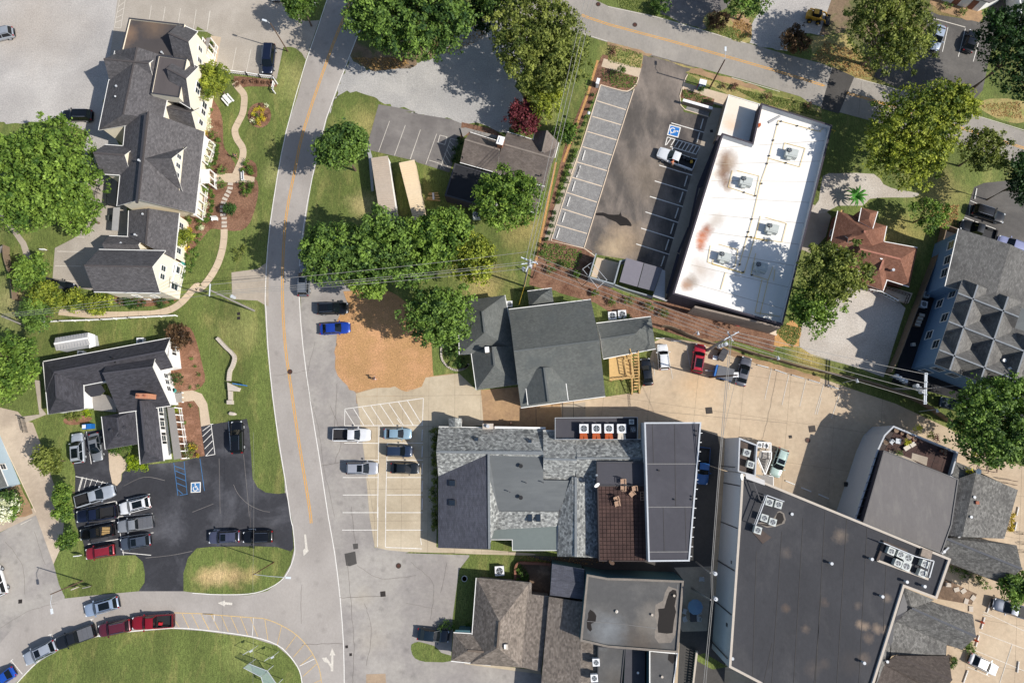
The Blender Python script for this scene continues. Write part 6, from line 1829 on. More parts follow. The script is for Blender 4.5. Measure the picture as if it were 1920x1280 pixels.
SH('01 905,950,1.3 1010,955,1.5 1170,950,1.25 955,960,1.2', 1.3, 1.3, '%s dark clipped hedge mound along the lower inn wall', 'fol_dark', 'hedge along the lower inn wall', 620, .10, 'hedge')
SH('10 68,320 58,370 45,418 38,465', .55, .8, '%s clipped green shrub from the top beside the upper inn porch', 'fol_hedge', 'shrubs by the upper porch', 240)
SH('10 45,880,.6 45,925,.5 70,1050,.6 55,1090,.8 50,1155,.9 11 25,250,.7 15,310,.6 -5,420,.5 20,180,.4', .7, .9, '%s white flowering hydrangea from the top along the inn front', 'fol_flower', 'white hydrangeas along the inn front', 260, .09, 'hydrangea')
SH('01 1380,430,.5 1355,565,.55 10 22,972,.4 01 1280,903,.3', .5, .7, '%s yellow flowering shrub against the inn wall', 'fol_bloom', 'yellow flowers by the inn', 160)
for i, (x, y, m) in enumerate(((385, 800, 'fol_bloom'), (410, 790, 'fol_gold'), (440, 800, 'fol_bloom'), (375, 830, 'fol_gold'), (400, 840, 'fol_hedge'), (435, 835, 'fol_bloom'), (465, 770, 'fol_flower'), (365, 880, 'fol_flower'), (405, 870, 'fol_gold'), (445, 870, 'fol_bloom'), (410, 900, 'fol_bloom'), (465, 840, 'fol_brown'), (350, 850, 'fol_brown'), (425, 765, 'fol_brown'), (385, 895, 'fol_hedge'), (430, 860, 'fol_gold'))):
    a_, c_, _ = P('10 %d,%d' % (x, y))[0]
    shrub(a_, c_, .5, .45, '%s clump in the round flower bed, counted from its upper left' % ORD[i], m, 110, .08, 'flower_clump', 'flowers', 'clumps in the round flower bed')
SH('10 255,595,.8 310,600,.6 365,590,.35 400,597,.35 440,600,.35 485,603,.35 250,615,.5', .5, .6, '%s small plant from the left in the mulch bed below the white picket fence', 'fol_brown', 'plants below the picket fence', 130)
SH('02 640,518,1.0', 1.0, 1.2, 'bright yellow-green bush at the corner of the small lawn by the white house', 'fol_bright', None, 420)
SH('02 560,545,1.0 510,545,.9', 1.0, 1.1, '%s muted green bush in the bed behind the white house', 'fol_olive', 'muted bushes by the white house', 360)
SH('02 830,800,.9 880,785,1.0 940,770,.9', 1.0, 1.2, '%s dark green bush from the left under the square roof of the white house', 'fol_hedge', 'dark bushes under the square roof', 380)
SH('02 955,860,1.2 1010,900,1.2 1055,915,.8 950,910,.9', 1.1, 1.2, '%s golden bush of the clump at the corner of the dark parking lot', 'fol_bright', 'golden bushes by the parking lot', 520)
SH('02 1287,277,1.35', 1.3, 1.7, 'round dark green bush against the white front wall of the shingled house', 'fol_dark', None, 700)
SH('02 1277,488,.9', .9, 1.1, 'bright green bush beside the porch of the white house', 'fol_bright', None, 360)
SH('02 1370,800,1.4 1400,770,1.0', 1.2, 1.4, '%s bush with orange flowers at the end of the mulch bed', 'fol_olive', 'flowering bushes above the blue lines', 520)
SH('02 1405,770,.6 1440,830,.35', .5, 1.6, '%s patch of orange flowers above the blue parking lines', 'fol_bloom', 'orange flowers above the blue lines', 120, name='flower_clump')
SH('02 1395,125 1420,180 1447,237 1440,322 1383,335 1390,465 1345,595', .32, .4, '%s tiny shrub from the top in the brown bed before the white house', 'fol_green', 'tiny shrubs in the brown bed', 80, .07)
SH('02 120,1105,1.2 30,1090,1.0', 1.1, 1.3, '%s dark bush from the right below the pale blue house', 'fol_dark', 'dark bushes below the blue house', 400)
SH('20 1365,690 1355,745 1335,795 1310,852 1298,905 1283,953 1270,1000 1260,1045', .38, .6, '%s small dark shrub from the top in the red mulch left of the gravel stalls', 'fol_dark', 'upper shrubs beside the gravel stalls', 150, .08)
SH('20 1240,1095 1232,1130 1215,1165 1200,1212 1180,1262 21 1180,25 1168,72 1150,122 1133,172 1117,222', .55, .8, '%s round green shrub from the top in the row beside the gravel stalls', 'fol_hedge', 'round shrubs beside the gravel stalls', 230)
SH('21 1085,305 1073,350 1060,402 1043,455 1027,497', .45, .65, '%s dark round shrub from the top at the lower end of the gravel stalls', 'fol_dark', 'lower shrubs beside the gravel stalls', 180)
SH('21 1160,690,1.0 1058,722,.85 1245,755,.9', .9, 1.5, '%s bright green upright shrub from the left of three below the plant bed', 'fol_hedge', 'bright shrubs in the red mulch', 380)
SH('j 18,605,.7 240,830,.7 428,930,.75 638,915,.95 868,985,.95 1055,1065,.9', .9, 1.5, '%s bright green shrub from the left in the long red mulch strip', 'fol_hedge', 'shrubs along the red mulch strip', 380)
SH('21 1015,560,.9 1005,610,.8', .9, 1.2, '%s leafy green bush from the top beside the old poles in the mulch', 'fol_green', 'leafy bushes in the mulch', 300)
SH('22 345,130,1.5 330,90,1.1 290,20,1.4 410,148,.9', 1.3, 1.4, '%s glossy green bush in the stone-edged bed by the grey house', 'fol_dark', 'bushes in the stone-edged bed', 520)
SH('22 220,650 220,700 215,760 215,820 218,880 215,950 220,1010 210,1080 215,1150 220,1210 23 215,60 220,110 215,140', .75, 1.5, '%s hedge plant from the top along the left wall of the slate-roofed wing', 'fol_olive', 'hedge along the slate-roofed wing', 380, .10, 'hedge')
SH('23 850,480,1.1 870,510,.8 830,450,.8', .9, 1.0, '%s bright green plant in the brick-walled planting bed', 'fol_hedge', 'plants in the walled bed', 320)
SH('23 260,870,.8 300,850,.8 330,860,.8 460,860,.5', .8, 1.0, '%s low bush from the left against the brown house', 'fol_green', 'low bushes at the brown house', 260)
SH('20 380,1100,1.2 395,1030,.9 360,1150,1.0', 1.1, 1.6, '%s dark shrub from the middle of the hedge left of the taupe house', 'fol_dark', 'dark shrubs at the taupe house', 420)
SH('20 830,970,.9 800,965,.7', .8, 1.3, '%s bright bush under the red maple', 'fol_hedge', 'bright bushes under the maple', 260)
SH('40 990,45,.9 1105,85,.8', .8, 1.0, '%s dark shrub from the left in the bark bed of the white office', 'fol_green', 'shrubs at the white office', 280)
SH('n 250,55,.6 240,100,.6', .6, .8, '%s brownish shrub at the top end of the mulch strip', 'fol_brown', 'shrubs at the road end of the mulch', 160)
SH('n 320,265,1.0', 1.0, 2.6, 'slim young tree with light leaves in the planted corner bed', 'fol_hedge', None, 420, .10, 'sapling', cat='sapling')
SH('n 1052,440,.7', .7, 2.2, 'slim young tree in front of the small blue sign by the road', 'fol_hedge', None, 300, .10, 'sapling', cat='sapling')
SH('n 1270,400,.6 1350,425,.6 1375,395,.5 30 1165,700,.8 1455,770,.7', .6, .8, '%s reddish shrub from the left on the verge above the white roof', 'fol_brown', 'reddish shrubs on the verge', 160)
SH('43 1140,1010,1.0 1160,1040,.8 1040,1110,.6 1035,1150,.6', .9, 1.1, '%s green bush against the gabled offices', 'fol_hedge', 'bushes at the offices', 300)
SH('43 1462,55 1460,90 1455,125 1450,160', .6, .8, '%s yellow flowering bush from the top beside the office wall', 'fol_bloom', 'yellow bushes at the office wall', 200)
SH('43 1040,445,1.2 1100,470,1.2 1180,510,1.2 1250,550,1.2', 1.2, 1.2, '%s dark bush from the left below the lower shingled gable', 'fol_green', 'bushes below the shingled gable', 380)
SH('11 285,600,.9 250,640,.7 230,590,.8 300,560,.6', .9, 1.0, '%s sparse shrub of the patch on the lawn beside the curving path', 'fol_olive', 'sparse shrubs on the lawn', 150)
SH('31 120,1080,.7 150,1060,.6 60,1090,.5', .6, 1.0, '%s light green vine plant by the condensers of the grey house', 'fol_hedge', 'vines by the condensers', 180)
SH('42 500,810,.8', .8, 1.2, 'dark green plant at the end of the narrow roof gully', 'fol_green', None, 200, z=5.6)
SH('g 430,130,.75 515,167,.55 362,207,.55', .65, .9, '%s yellow-green potted shrub on the dark roof patio, left part', 'fol_gold', 'potted shrubs on the roof patio', 260, z=5.9)
SH('g 800,285,.9 768,397,.95', .9, 1.0, '%s golden shrub at the right end of the dark roof patio', 'fol_gold', 'golden shrubs on the roof patio', 320, z=5.7)
SH('g 550,185,.6', .5, .6, 'pot of red flowers on the dark roof patio', 'fol_red', None, 160, z=5.8)
SH('20 900,600,1.6 870,560,1.2', 1.4, 1.6, '%s bush under the lower boughs of the olive tree', 'fol_green', 'bushes under the olive tree', 420)
# ground-cover plants in rows inside the beds: nobody could count them
def planted(s, step, r, mat, label, z=.03, seed=1):
    p = ccw([Vector((q.x, q.y, 0)) for q in PW(s)])
    g = np.random.default_rng(seed)
    xs = [q.x for q in p]; ys = [q.y for q in p]
    def inside(x, y):
        c = False
        for i in range(len(p)):
            a, b_ = p[i], p[(i + 1) % len(p)]
            if (a.y > y) != (b_.y > y) and x < (b_.x - a.x) * (y - a.y) / (b_.y - a.y) + a.x: c = not c
        return c
    V, F, T = [], [], []
    x = min(xs)
    while x < max(xs):
        y = min(ys)
        while y < max(ys):
            if inside(x, y) and g.random() < .9:
                cx, cy = x + g.uniform(-.08, .08), y + g.uniform(-.08, .08)
                for k in range(9):
                    a = g.uniform(0, 6.283); rr = r * g.uniform(.2, 1)
                    q = Vector((cx + math.cos(a) * rr, cy + math.sin(a) * rr, z + g.uniform(.05, .28)))
                    d = Vector((math.cos(a) * .1, math.sin(a) * .1, g.uniform(-.03, .05))); e = Vector((-math.sin(a) * .06, math.cos(a) * .06, 0))
                    n = len(V); V += [q - d, q - e, q + d, q + e]; F.append((n, n + 1, n + 2, n + 3)); T.append(g.uniform(.1, .9))
            y += step
        x += step
    me = newmesh('ground_cover', V, F, mat); at = me.attributes.new('tint', 'FLOAT', 'FACE'); at.data.foreach_set('value', T)
    tag(link('ground_cover', me), kind='stuff')
planted('21 1065,530 1290,590 1250,720 1000,660 1020,560', .42, .22, 'fol_hedge', '')
planted('n 215,250 455,330 450,400 390,435 330,430 200,385', .42, .24, 'fol_hedge', '')
planted('n 150,260 210,270 190,380 120,360', .6, .3, 'fol_dark', '')
planted('30 545,655 760,722 750,760 530,705', .42, .24, 'fol_hedge', '')
planted('20 1290,600 1390,470 1360,560 1290,800', .7, .3, 'fol_green', '')
# rough grass tufts and fallen leaves, uncountable
def tufts(s, n, mat, size, seed, name='grass_tufts', h=.06):
    p = ccw([Vector((q.x, q.y, 0)) for q in PW(s)])
    g = np.random.default_rng(seed)
    tri = tess(p); ar = [abs((p[b_].x - p[a].x) * (p[c].y - p[a].y) - (p[b_].y - p[a].y) * (p[c].x - p[a].x)) for a, b_, c in tri]
    pr = np.array(ar) / sum(ar)
    V, F, T = [], [], []
    for t_ in g.choice(len(tri), n, p=pr):
        u, v = g.random(), g.random()
        if u + v > 1: u, v = 1 - u, 1 - v
        a, b_, c = (p[i] for i in tri[t_])
        q = a + (b_ - a) * u + (c - a) * v; q = Vector((q.x, q.y, .03 + g.uniform(0, h)))
        an = g.uniform(0, 6.283); L = size * g.uniform(.5, 1.3)
        d = Vector((math.cos(an) * L, math.sin(an) * L, g.uniform(-.4, .4) * h)); e = Vector((-math.sin(an) * L * .4, math.cos(an) * L * .4, g.uniform(0, h)))
        k = len(V); V += [q - d, q - e, q + d, q + e]; F.append((k, k + 1, k + 2, k + 3)); T.append(g.random())
    me = newmesh(name, V, F, mat); at = me.attributes.new('tint', 'FLOAT', 'FACE'); at.data.foreach_set('value', T)
    tag(link(name, me), kind='stuff')
foliage('fallen', '7a5a34', 'c29c62', .1)
tufts('30 0,320 250,390 235,500 0,450', 900, 'grass_tuft', .13, 2)
tufts('30 560,530 870,620 1110,750 1552,860 1552,830 1400,740 1000,660 640,540', 3000, 'grass_tuft', .13, 3)
tufts('40 100,300 300,360 460,520 440,565 330,560 170,480 0,430', 1600, 'fallen', .14, 4, 'fallen_leaves')
tufts('30 930,120 1045,190 1040,260 950,300 900,200', 700, 'fallen', .14, 5, 'fallen_leaves')
tufts('30 720,150 900,200 1030,250 960,310 720,215', 1200, 'grass_tuft', .15, 6)
tufts('30 60,0 370,0 360,120 100,60', 1400, 'grass_tuft', .16, 7)
tufts('40 1230,760 1520,740 1540,870 1330,840', 500, 'fallen', .13, 8, 'fallen_leaves')
tufts('41 850,260 1080,250 1060,430 900,420', 900, 'fallen', .13, 9, 'fallen_leaves')
tufts('10 1085,420 1230,510 1400,505 1500,470 1500,420 1150,420', 1200, 'fallen', .13, 10, 'fallen_leaves')
tufts('20 100,300 420,60 600,150 560,280 330,400', 1200, 'fallen', .14, 14, 'fallen_leaves')
tufts('h 1250,840 1300,760 1340,740 1530,790 1500,900 1430,1000', 900, 'grass_tuft', .14, 11)
tufts('23 800,350 1552,390 1300,420 880,400', 500, 'fallen', .1, 15, 'fallen_leaves')
# ------------------------------------------------------------------ vehicles
CP = {}
def car_parts(kind):
    """meshes of one car kind for a 1 x 1 x 1 normalised body: x -.5 rear .. .5 front, y -.5 .. .5 (z in metres)"""
    if kind in CP: return CP[kind]
    L, Wd = {'sedan': (4.8, 1.84), 'suv': (4.8, 1.92), 'van': (5.1, 1.98), 'pickup': (5.8, 1.98), 'cover': (5.8, 1.98)}[kind]
    H = {'sedan': 1.46, 'suv': 1.72, 'van': 1.76, 'pickup': 1.85, 'cover': 1.85}[kind]
    zb = {'sedan': .88, 'suv': 1.02, 'van': 1.0, 'pickup': 1.12, 'cover': 1.12}[kind]     # belt line
    hz = {'sedan': .80, 'suv': .98, 'van': .93, 'pickup': 1.08, 'cover': 1.08}[kind]      # bonnet height at the nose
    X = lambda u: (u - .5) * L
    pk = kind in ('pickup', 'cover')
    # station: u from rear, half width factor, top z
    st = [(0, .80, zb - .22), (.015, .90, zb - .06), (.05, .965, zb), (.15, .99, zb), (.40, 1, zb), (.62, 1, zb), (.74, .99, zb - .01), (.86, .965, lerp(zb, hz, .6)), (.94, .90, hz - .02), (.98, .80, hz - .10), (1.0, .66, hz - .25)]
    if pk: st[0] = (0, .94, zb - .04); st[1] = (.01, .97, zb); st[2] = (.05, .985, zb)
    vs, fs = [], []
    hw = Wd / 2
    prof = lambda w, t: [(-w * .93, .30), (-w, .55), (-w, t - .17), (-w * .955, t - .05), (-w * .80, t), (-w * .35, t + .025), (w * .35, t + .025), (w * .80, t), (w * .955, t - .05), (w, t - .17), (w, .55), (w * .93, .30)]
    for u, f, t in st:
        for y, z in prof(hw * f, t): vs.append((X(u), y, z if u > 0.005 and u < .999 else max(z, .42)))
    n = 12
    if pk: bed0, bed1 = .035, .385
    for i in range(len(st) - 1):
        for k in range(n - 1):
            if pk and 3 < k + .5 < 7.5 and i < 4 and 4 <= k <= 6 and st[i + 1][0] <= .41: continue
            fs.append((i * n + k, i * n + k + 1, (i + 1) * n + k + 1, (i + 1) * n + k))
        fs.append((i * n + n - 1, i * n, (i + 1) * n, (i + 1) * n + n - 1))
    fs.append(tuple(range(n)))
    fs.append(tuple((len(st) - 1) * n + k for k in range(n - 1, -1, -1)))
    parts = [('body', newmesh('body', vs, fs, 'car_paint', True), True)]
    # greenhouse
    if kind == 'sedan': g = (.10, .24, .53, .70)
    elif kind == 'suv': g = (.03, .085, .57, .71)
    elif kind == 'van': g = (.02, .06, .62, .78)
    else: g = (.40, .425, .60, .715)
    w0, w1 = hw * .93, hw * .74
    B = [Vector((X(g[0]), -w0, zb)), Vector((X(g[3]), -w0, zb)), Vector((X(g[3]), w0, zb)), Vector((X(g[0]), w0, zb))]
    zt = H - .03
    T = [Vector((X(g[1]), -w1, zt - .03)), Vector((X(g[2]), -w1, zt)), Vector((X(g[2]), w1, zt)), Vector((X(g[1]), w1, zt - .03))]
    B[1].y *= .94; B[2].y *= .94
    def glass(nm, q, shrink=.06):
        c = sum(q, Vector()) / 4
        q = [lerp(p, c, shrink) for p in q]
        nr = (q[1] - q[0]).cross(q[3] - q[0]).normalized()
        if nr.z < 0: nr = -nr
        q = [p + nr * .02 for p in q]
        parts.append((nm, newmesh(nm, q, [(0, 1, 2, 3)], 'glass_car'), False))
    cab = newmesh('cabin', B + T, [(0, 1, 5, 4), (1, 2, 6, 5), (2, 3, 7, 6), (3, 0, 4, 7)], 'car_paint')
    parts.append(('cabin', cab, True))
    fr = [B[1], B[2], T[2], T[1]]; fr[0] = lerp(B[1], T[1], .02)
    # bowed windscreen
    q = [lerp(B[1], B[2], .03), lerp(B[1], B[2], .5) + Vector((.10, 0, .0)), lerp(B[1], B[2], .97), lerp(T[2], T[1], .05), lerp(T[2], T[1], .5) + Vector((.05, 0, .01)), lerp(T[2], T[1], .95)]
    nr = Vector((.03, 0, .03))
    parts.append(('windscreen', newmesh('windscreen', [p + nr for p in q], [(0, 1, 4, 5), (1, 2, 3, 4)], 'glass_car', True), False))
    glass('rear_window', [B[0], B[3], T[3], T[0]], .10)
    for a_, b_ in ((0, 1), (2, 3)):
        m0, m1 = lerp(B[a_], B[b_], .52), lerp(T[a_], T[b_], .52)
        glass('side_window', [B[a_], m0, m1, T[a_]], .08); glass('side_window', [m0, B[b_], T[b_], m1], .08)
    # roof panel, crowned
    rv, rf = [], []
    for i in range(5):
        for j in range(5):
            u, v = i / 4, j / 4
            p = lerp(lerp(T[0], T[1], u), lerp(T[3], T[2], u), v)
            rv.append(p + Vector((0, 0, .05 * (1 - (2 * u - 1) ** 4) * (1 - (2 * v - 1) ** 4) + .005)) * 1.0)
    for i in range(4):
        for j in range(4): rf.append((i * 5 + j, (i + 1) * 5 + j, (i + 1) * 5 + j + 1, i * 5 + j + 1))
    parts.append(('roof_panel', newmesh('roof_panel', rv, rf, 'car_paint', True), True))
    if kind in ('suv', 'van'):
        for s in (-1, 1):
            mb = MB(); mb.bar((X(g[1] + .04), s * w1 * .92, H + .07), (X(g[2] - .05), s * w1 * .92, H + .07), .05, .05)
            for u in (g[1] + .04, g[2] - .05): mb.box((X(u), s * w1 * .92, H + .03), (.08, .05, .1))
            parts.append(('roof_rail', newmesh('roof_rail', mb.v, mb.f, 'chrome'), False))
    if pk:
        mb = MB(); x0, x1 = X(.02), X(.39)
        if kind == 'pickup':
            mb.box(((x0 + x1) / 2, 0, .72), (x1 - x0, hw * 1.62, .06))
            mb.box((x0 + .05, 0, .93), (.05, hw * 1.62, .42)); mb.box((x1 - .05, 0, .93), (.05, hw * 1.62, .42))
            for s in (-1, 1): mb.box(((x0 + x1) / 2, s * hw * .80, .93), (x1 - x0, .06, .42)); mb.box((X(.2), s * hw * .7, .85), (.9, .22, .25))
            parts.append(('bed', newmesh('bed', mb.v, mb.f, 'bed_dark'), False))
        else:
            for k in range(3):
                m2 = MB(); d = (x1 - x0) / 3; m2.box((x0 + d * (k + .5), 0, zb + .05), (d - .03, hw * 1.68, .05))
                parts.append(('bed_cover', newmesh('bed_cover', m2.v, m2.f, 'tarp'), False))
            mb.box(((x0 + x1) / 2, 0, .9), (x1 - x0, hw * 1.6, .1)); parts.append(('bed', newmesh('bed', mb.v, mb.f, 'bed_dark'), False))
        m3 = MB(); m3.box((X(.012), 0, .95), (.07, hw * 1.75, .40)); parts.append(('tailgate', newmesh('tailgate', m3.v, m3.f, 'car_paint'), True))
    for s in (-1, 1):
        mb = MB(); mb.box((X(.955), s * hw * .66, hz - .13), (.24, .34, .12), s * -.35); parts.append(('headlight', newmesh('headlight', mb.v, mb.f, 'head_light'), False))
        mb = MB(); mb.box((X(.018), s * hw * .78, zb - .13), (.14, .24, .2)); parts.append(('tail_light', newmesh('tail_light', mb.v, mb.f, 'red_light'), False))
        mb = MB(); mb.box((X(g[3] - .035), s * (hw + .12), zb + .08), (.14, .24, .16)); parts.append(('mirror', newmesh('mirror', mb.v, mb.f, 'car_paint'), True))
    mb = MB(); mb.box((X(.985), 0, .42), (.16, hw * 1.45, .22)); mb.box((X(.99), 0, hz - .28), (.10, hw * .9, .16)); parts.append(('bumper', newmesh('bumper', mb.v, mb.f, 'trim_dark'), False))
    mb = MB(); mb.box((X(.01), 0, .42), (.14, hw * 1.6, .2)); parts.append(('bumper', newmesh('bumper', mb.v, mb.f, 'trim_dark'), False))
    rw = .33 if kind == 'sedan' else .38
    wm = MB(); wm.tube([(0, -.11, 0), (0, .11, 0)], rw, 16)
    rm = MB(); rm.tube([(0, -.125, 0), (0, .125, 0)], rw * .62, 12)
    CP[kind] = (parts, newmesh('tyre', wm.v, wm.f, 'rubber', True), newmesh('rim', rm.v, rm.f, 'rim'), L, Wd, rw, X)
    return CP[kind]

def car(s, kind, color, label, group='parked cars', sunroof=0, z0=0.0, name=None, zs=.9):
    (fx, fy, _), (rx_, ry_, _) = P(s)[:2]
    f, r = W(fx, fy, zs + z0), W(rx_, ry_, zs + z0)
    parts, tyre, rim, L, Wd, rw, X = car_parts(kind)
    d = f - r
    m = (f + r) / 2
    k = max(.86, min(1.12, d.length / L))
    t = thing(name or {'sedan': 'parked_sedan', 'suv': 'parked_suv', 'van': 'parked_van', 'pickup': 'pickup_truck', 'cover': 'pickup_truck'}[kind], label, {'sedan': 'car', 'suv': 'suv', 'van': 'van', 'pickup': 'pickup truck', 'cover': 'pickup truck'}[kind], (m.x, m.y, z0), math.atan2(d.y, d.x), group)
    t.scale = (k, min(1.04, max(.95, k)), 1)
    col = (*srgb(color), 1)
    for nm, me, painted in parts:
        o = link(nm, me, t)
        o.color = col
    for u in (.185, .80):
        for sgn in (-1, 1):
            w = link('wheel', tyre, t); w.location = (X(u), sgn * (Wd / 2 - .12), rw)
            q = link('rim', rim, w)
    if sunroof:
        mb = MB(); H = {'sedan': 1.46, 'suv': 1.72, 'van': 1.76, 'pickup': 1.85, 'cover': 1.85}[kind]
        mb.box((X(.33 if sunroof == 2 else .46), 0, H + .035), (1.5 if sunroof == 2 else .75, 1.0, .02))
        link('sunroof', newmesh('sunroof', mb.v, mb.f, 'glass_car'), t)
    return t
K, NV, SV, GR, WH = '0c0d10', '141c33', '9aa0a6', '5a5e64', 'e9e9e8'
car('f -34,72 27,58', 'suv', SV, 'silver suv half out of the frame at the upper left edge', sunroof=1)
car('f 115,216 172,216', 'suv', K, 'black suv on the gravel beside the big tree at upper left')
car('f 500,137 506,82', 'van', NV, 'dark navy minivan alone in the brick-paved bays by the lamp post')
car('f 571,494 568,556', 'suv', '6f747b', 'grey suv driving up the road beside the tree row', group=None, sunroof=1, name='moving_suv')
car('f 652.6,577 595,579', 'suv', K, 'black suv facing the wood chips, upper of two', sunroof=1)
car('f 656,613 599,617', 'sedan', '1c3f9e', 'bright blue sedan facing the wood chips')
car('f 695,815 624,815', 'pickup', WH, 'white pickup in the stalls left of the shingled complex')
car('f 771.5,813 719,812.5', 'sedan', '8ea9b8', 'light blue sedan below the hatched triangle')
car('f 773,846 724,845', 'suv', '26344a', 'dark blue suv second in the column beside the hedge')
car('f 708.6,877.5 649,878', 'suv', 'a4a7ae', 'silver suv with sunroof alone in the outer stalls', sunroof=1)
car('f 786,878 732,877', 'sedan', '1c2226', 'dark sedan with a bright windscreen glint, lowest in the column')
car('f 443.5,789 444.5,850', 'suv', K, 'black suv in the top bay of the dark parking lot', sunroof=1)
car('f 143.5,812 146.5,868', 'suv', 'a7adb4', 'silver suv with black glass roof on the small pad, left of two', sunroof=2)
car('f 182.5,864 174,812', 'sedan', '7c7f82', 'grey sedan right of the silver one on the small pad', sunroof=1)
car('f 214.5,918 141,941', 'pickup', 'a9afb6', 'silver pickup below the small white hatched corner')
car('f 224,955 281,940', 'suv', WH, 'white suv with black roof glass in the dark parking lot', sunroof=2)
car('f 143,969 218,958', 'pickup', NV, 'dark navy pickup below the silver one, left row')
car('f 150,1003 213,992', 'pickup', K, 'black pickup with tools in the bed, left row')
car('f 220,988 287,977', 'cover', '8c8f92', 'grey pickup with ribbed bed cover in the right row')
car('f 160,1039 214,1030', 'suv', '8e2530', 'red suv at the bottom of the left row')
car('f 225,1021 282,1011', 'suv', '4a525e', 'slate grey suv at the bottom of the right row', sunroof=1)
car('f 391,1008 449,1005', 'suv', '4c4f63', 'purplish grey suv above the grass island', sunroof=1)
car('f 455,1007 511,1005', 'suv', K, 'black suv with bright red tail lights above the grass island')
car('f 158,1146 221.6,1128', 'suv', '93a3b8', 'silver blue suv driving round the lower left bend', group=None, sunroof=2, name='moving_suv')
car('f 247,1168 325,1163', 'pickup', '8c1522', 'bright red pickup at the right end of the kerb row')
car('f 184,1183 244,1171', 'suv', '5e2430', 'maroon suv parked behind the red pickup')
car('f 104,1208 176.5,1181', 'cover', '1d1f22', 'black pickup with bed cover along the lower left kerb')
car('f 45,1238 103,1209', 'suv', 'a3a9b2', 'silver suv along the lower left kerb', sunroof=1)
car('f -22,1290 25,1257', 'sedan', '1d4fae', 'blue car cut by the lower left corner')
car('f -14,1060 3,1116', 'van', WH, 'white van cut by the left edge in the lower lot')
car('f 842,1194 782,1188', 'sedan', '14232e', 'dark teal sedan parked left of the brown house')
car('f 1314,645 1306,699', 'suv', 'b01c2e', 'bright red suv against the wooden fence', sunroof=2)
car('f 1241.5,645 1246,693', 'suv', WH, 'white suv parked beside the grey house corner')
car('f 1209.5,671 1216,722', 'sedan', '10151c', 'black sedan parked beside the timber stair')
car('f 1402,669 1388,722', 'sedan', '5c5d64', 'grey sedan under the power lines in the service yard', sunroof=1)
car('f 1316,908 1321,838', 'pickup', '15508c', 'blue pickup in the dark alley beside the black-roofed block')
car('f 1452,893 1470,841', 'suv', 'a8bcb4', 'pale green suv beside the white steel stair', sunroof=1)
car('f 1872,1259 1820,1233', 'sedan', WH, 'white sedan in the lower right car park')
car('f 1862,1130 1932,1152', 'pickup', '565d6b', 'slate grey pickup at the right edge under the tree')
car('f 1752,92 1766,46', 'sedan', 'a9b4c2', 'silver sedan in the tree-shaded bays at top right')
car('f 1828,56 1815,96', 'sedan', K, 'black coupe in the tree-shaded bays at top right')
car('f 1884,410 1825,391', 'suv', K, 'black suv in the shaded lot above the blue apartments')
car('f 1801,420 1868,442', 'pickup', '15171a', 'black pickup touching the corner of the blue apartments')
car('f 1871,449 1932,472', 'suv', '8f93b4', 'lilac silver suv at the right edge above the blue apartments')
car('f 1764,752 1818,765', 'sedan', '33404c', 'dark car half under the big tree below the apartments')
t = car('f 1231,283 1305,311', 'pickup', WH, 'white work truck with tools in the bed beside the white store', z0=0)
car('f 139,541 80,529', 'pickup', '15181e', 'dark pickup half hidden by bushes at the lower left of the inn')
car('f 517,4 518,-55', 'suv', 'b5b9bf', 'pale car cut by the top edge beside the small tree')
# loads in truck beds are things of their own
def item(name, label, cat, px, py, z, build, rz=0, group=None):
    c = W(px, py, z)
    o = thing(name, label, cat, (c.x, c.y, z), rz, group)
    build(o)
    return o
def boxes(*bs):
    def f(o):
        for nm, c, s, m in bs:
            mb = MB(); mb.box(c, s, random.Random(str(c)).uniform(-.2, .2)); mb.build(nm, m, o)
    return f
item('tool_box', 'heap of tool cases in the bed of the white work truck', 'tool boxes', 1290, 300, .78, boxes(('case', (0, 0, .2), (.8, .5, .4), 'black'), ('case', (-.7, .3, .15), (.5, .4, .3), 'trim_dark'), ('case', (.5, -.4, .2), (.4, .5, .3), 'yellow_paint'), ('pipe_bundle', (.9, .1, .3), (1.2, .12, .12), 'galv')))
item('red_crate', 'small red box lying in the bed of the bright red pickup', 'box', 302, 1168, .78, boxes(('crate', (0, 0, .15), (.5, .4, .3), 'red_paint')))
item('pallet', 'wooden slats in the bed of the black pickup with tools', 'pallet', 199, 995, .78, lambda o: [MB().box((0, k * .25 - .5, .08), (1.2, .14, .08)).build('slat', 'deck_wood', o) for k in range(5)])

# skid loader
c = W(1530, 31, .8)
t = thing('skid_loader', 'yellow skid loader with black bucket on the pale gravel at the top', 'loader', (c.x, c.y, 0), -.22)
def bp(t, nm, m, *bs):
    mb = MB()
    for q in bs: mb.box(*q)
    return mb.build(nm, m, t)
bp(t, 'chassis', 'yellow_paint', ((-.2, 0, .75), (2.4, 1.1, .8)), ((-1.3, 0, .95), (.7, 1.2, .9)))
bp(t, 'cab', 'black', ((-.1, 0, 1.6), (1.3, .95, .9)))
bp(t, 'cab_roof', 'yellow_paint', ((-.35, 0, 2.08), (.8, .9, .06)))
for s in (-1, 1):
    mb = MB(); mb.bar((-1.4, s * .72, 1.5), (1.4, s * .72, 1.2), .16, .2); mb.bar((1.4, s * .72, 1.2), (1.9, s * .72, .4), .16, .2); mb.build('lift_arm', 'yellow_paint', t)
    for x in (-.85, .65):
        mb = MB(); mb.tube([(x, s * .68, .42), (x, s * .98, .42)], .42, 14); w = mb.build('wheel', 'rubber', t)
        mb = MB(); mb.tube([(x, s * .9, .42), (x, s * 1.0, .42)], .22, 10); mb.build('rim', 'yellow_paint', w)
mb = MB(); mb.box((2.2, 0, .1), (.9, 1.9, .06)); mb.box((1.8, 0, .45), (.06, 1.9, .7)); mb.box((2.2, .95, .35), (.8, .05, .5)); mb.box((2.2, -.95, .35), (.8, .05, .5)); mb.build('bucket', 'black', t)
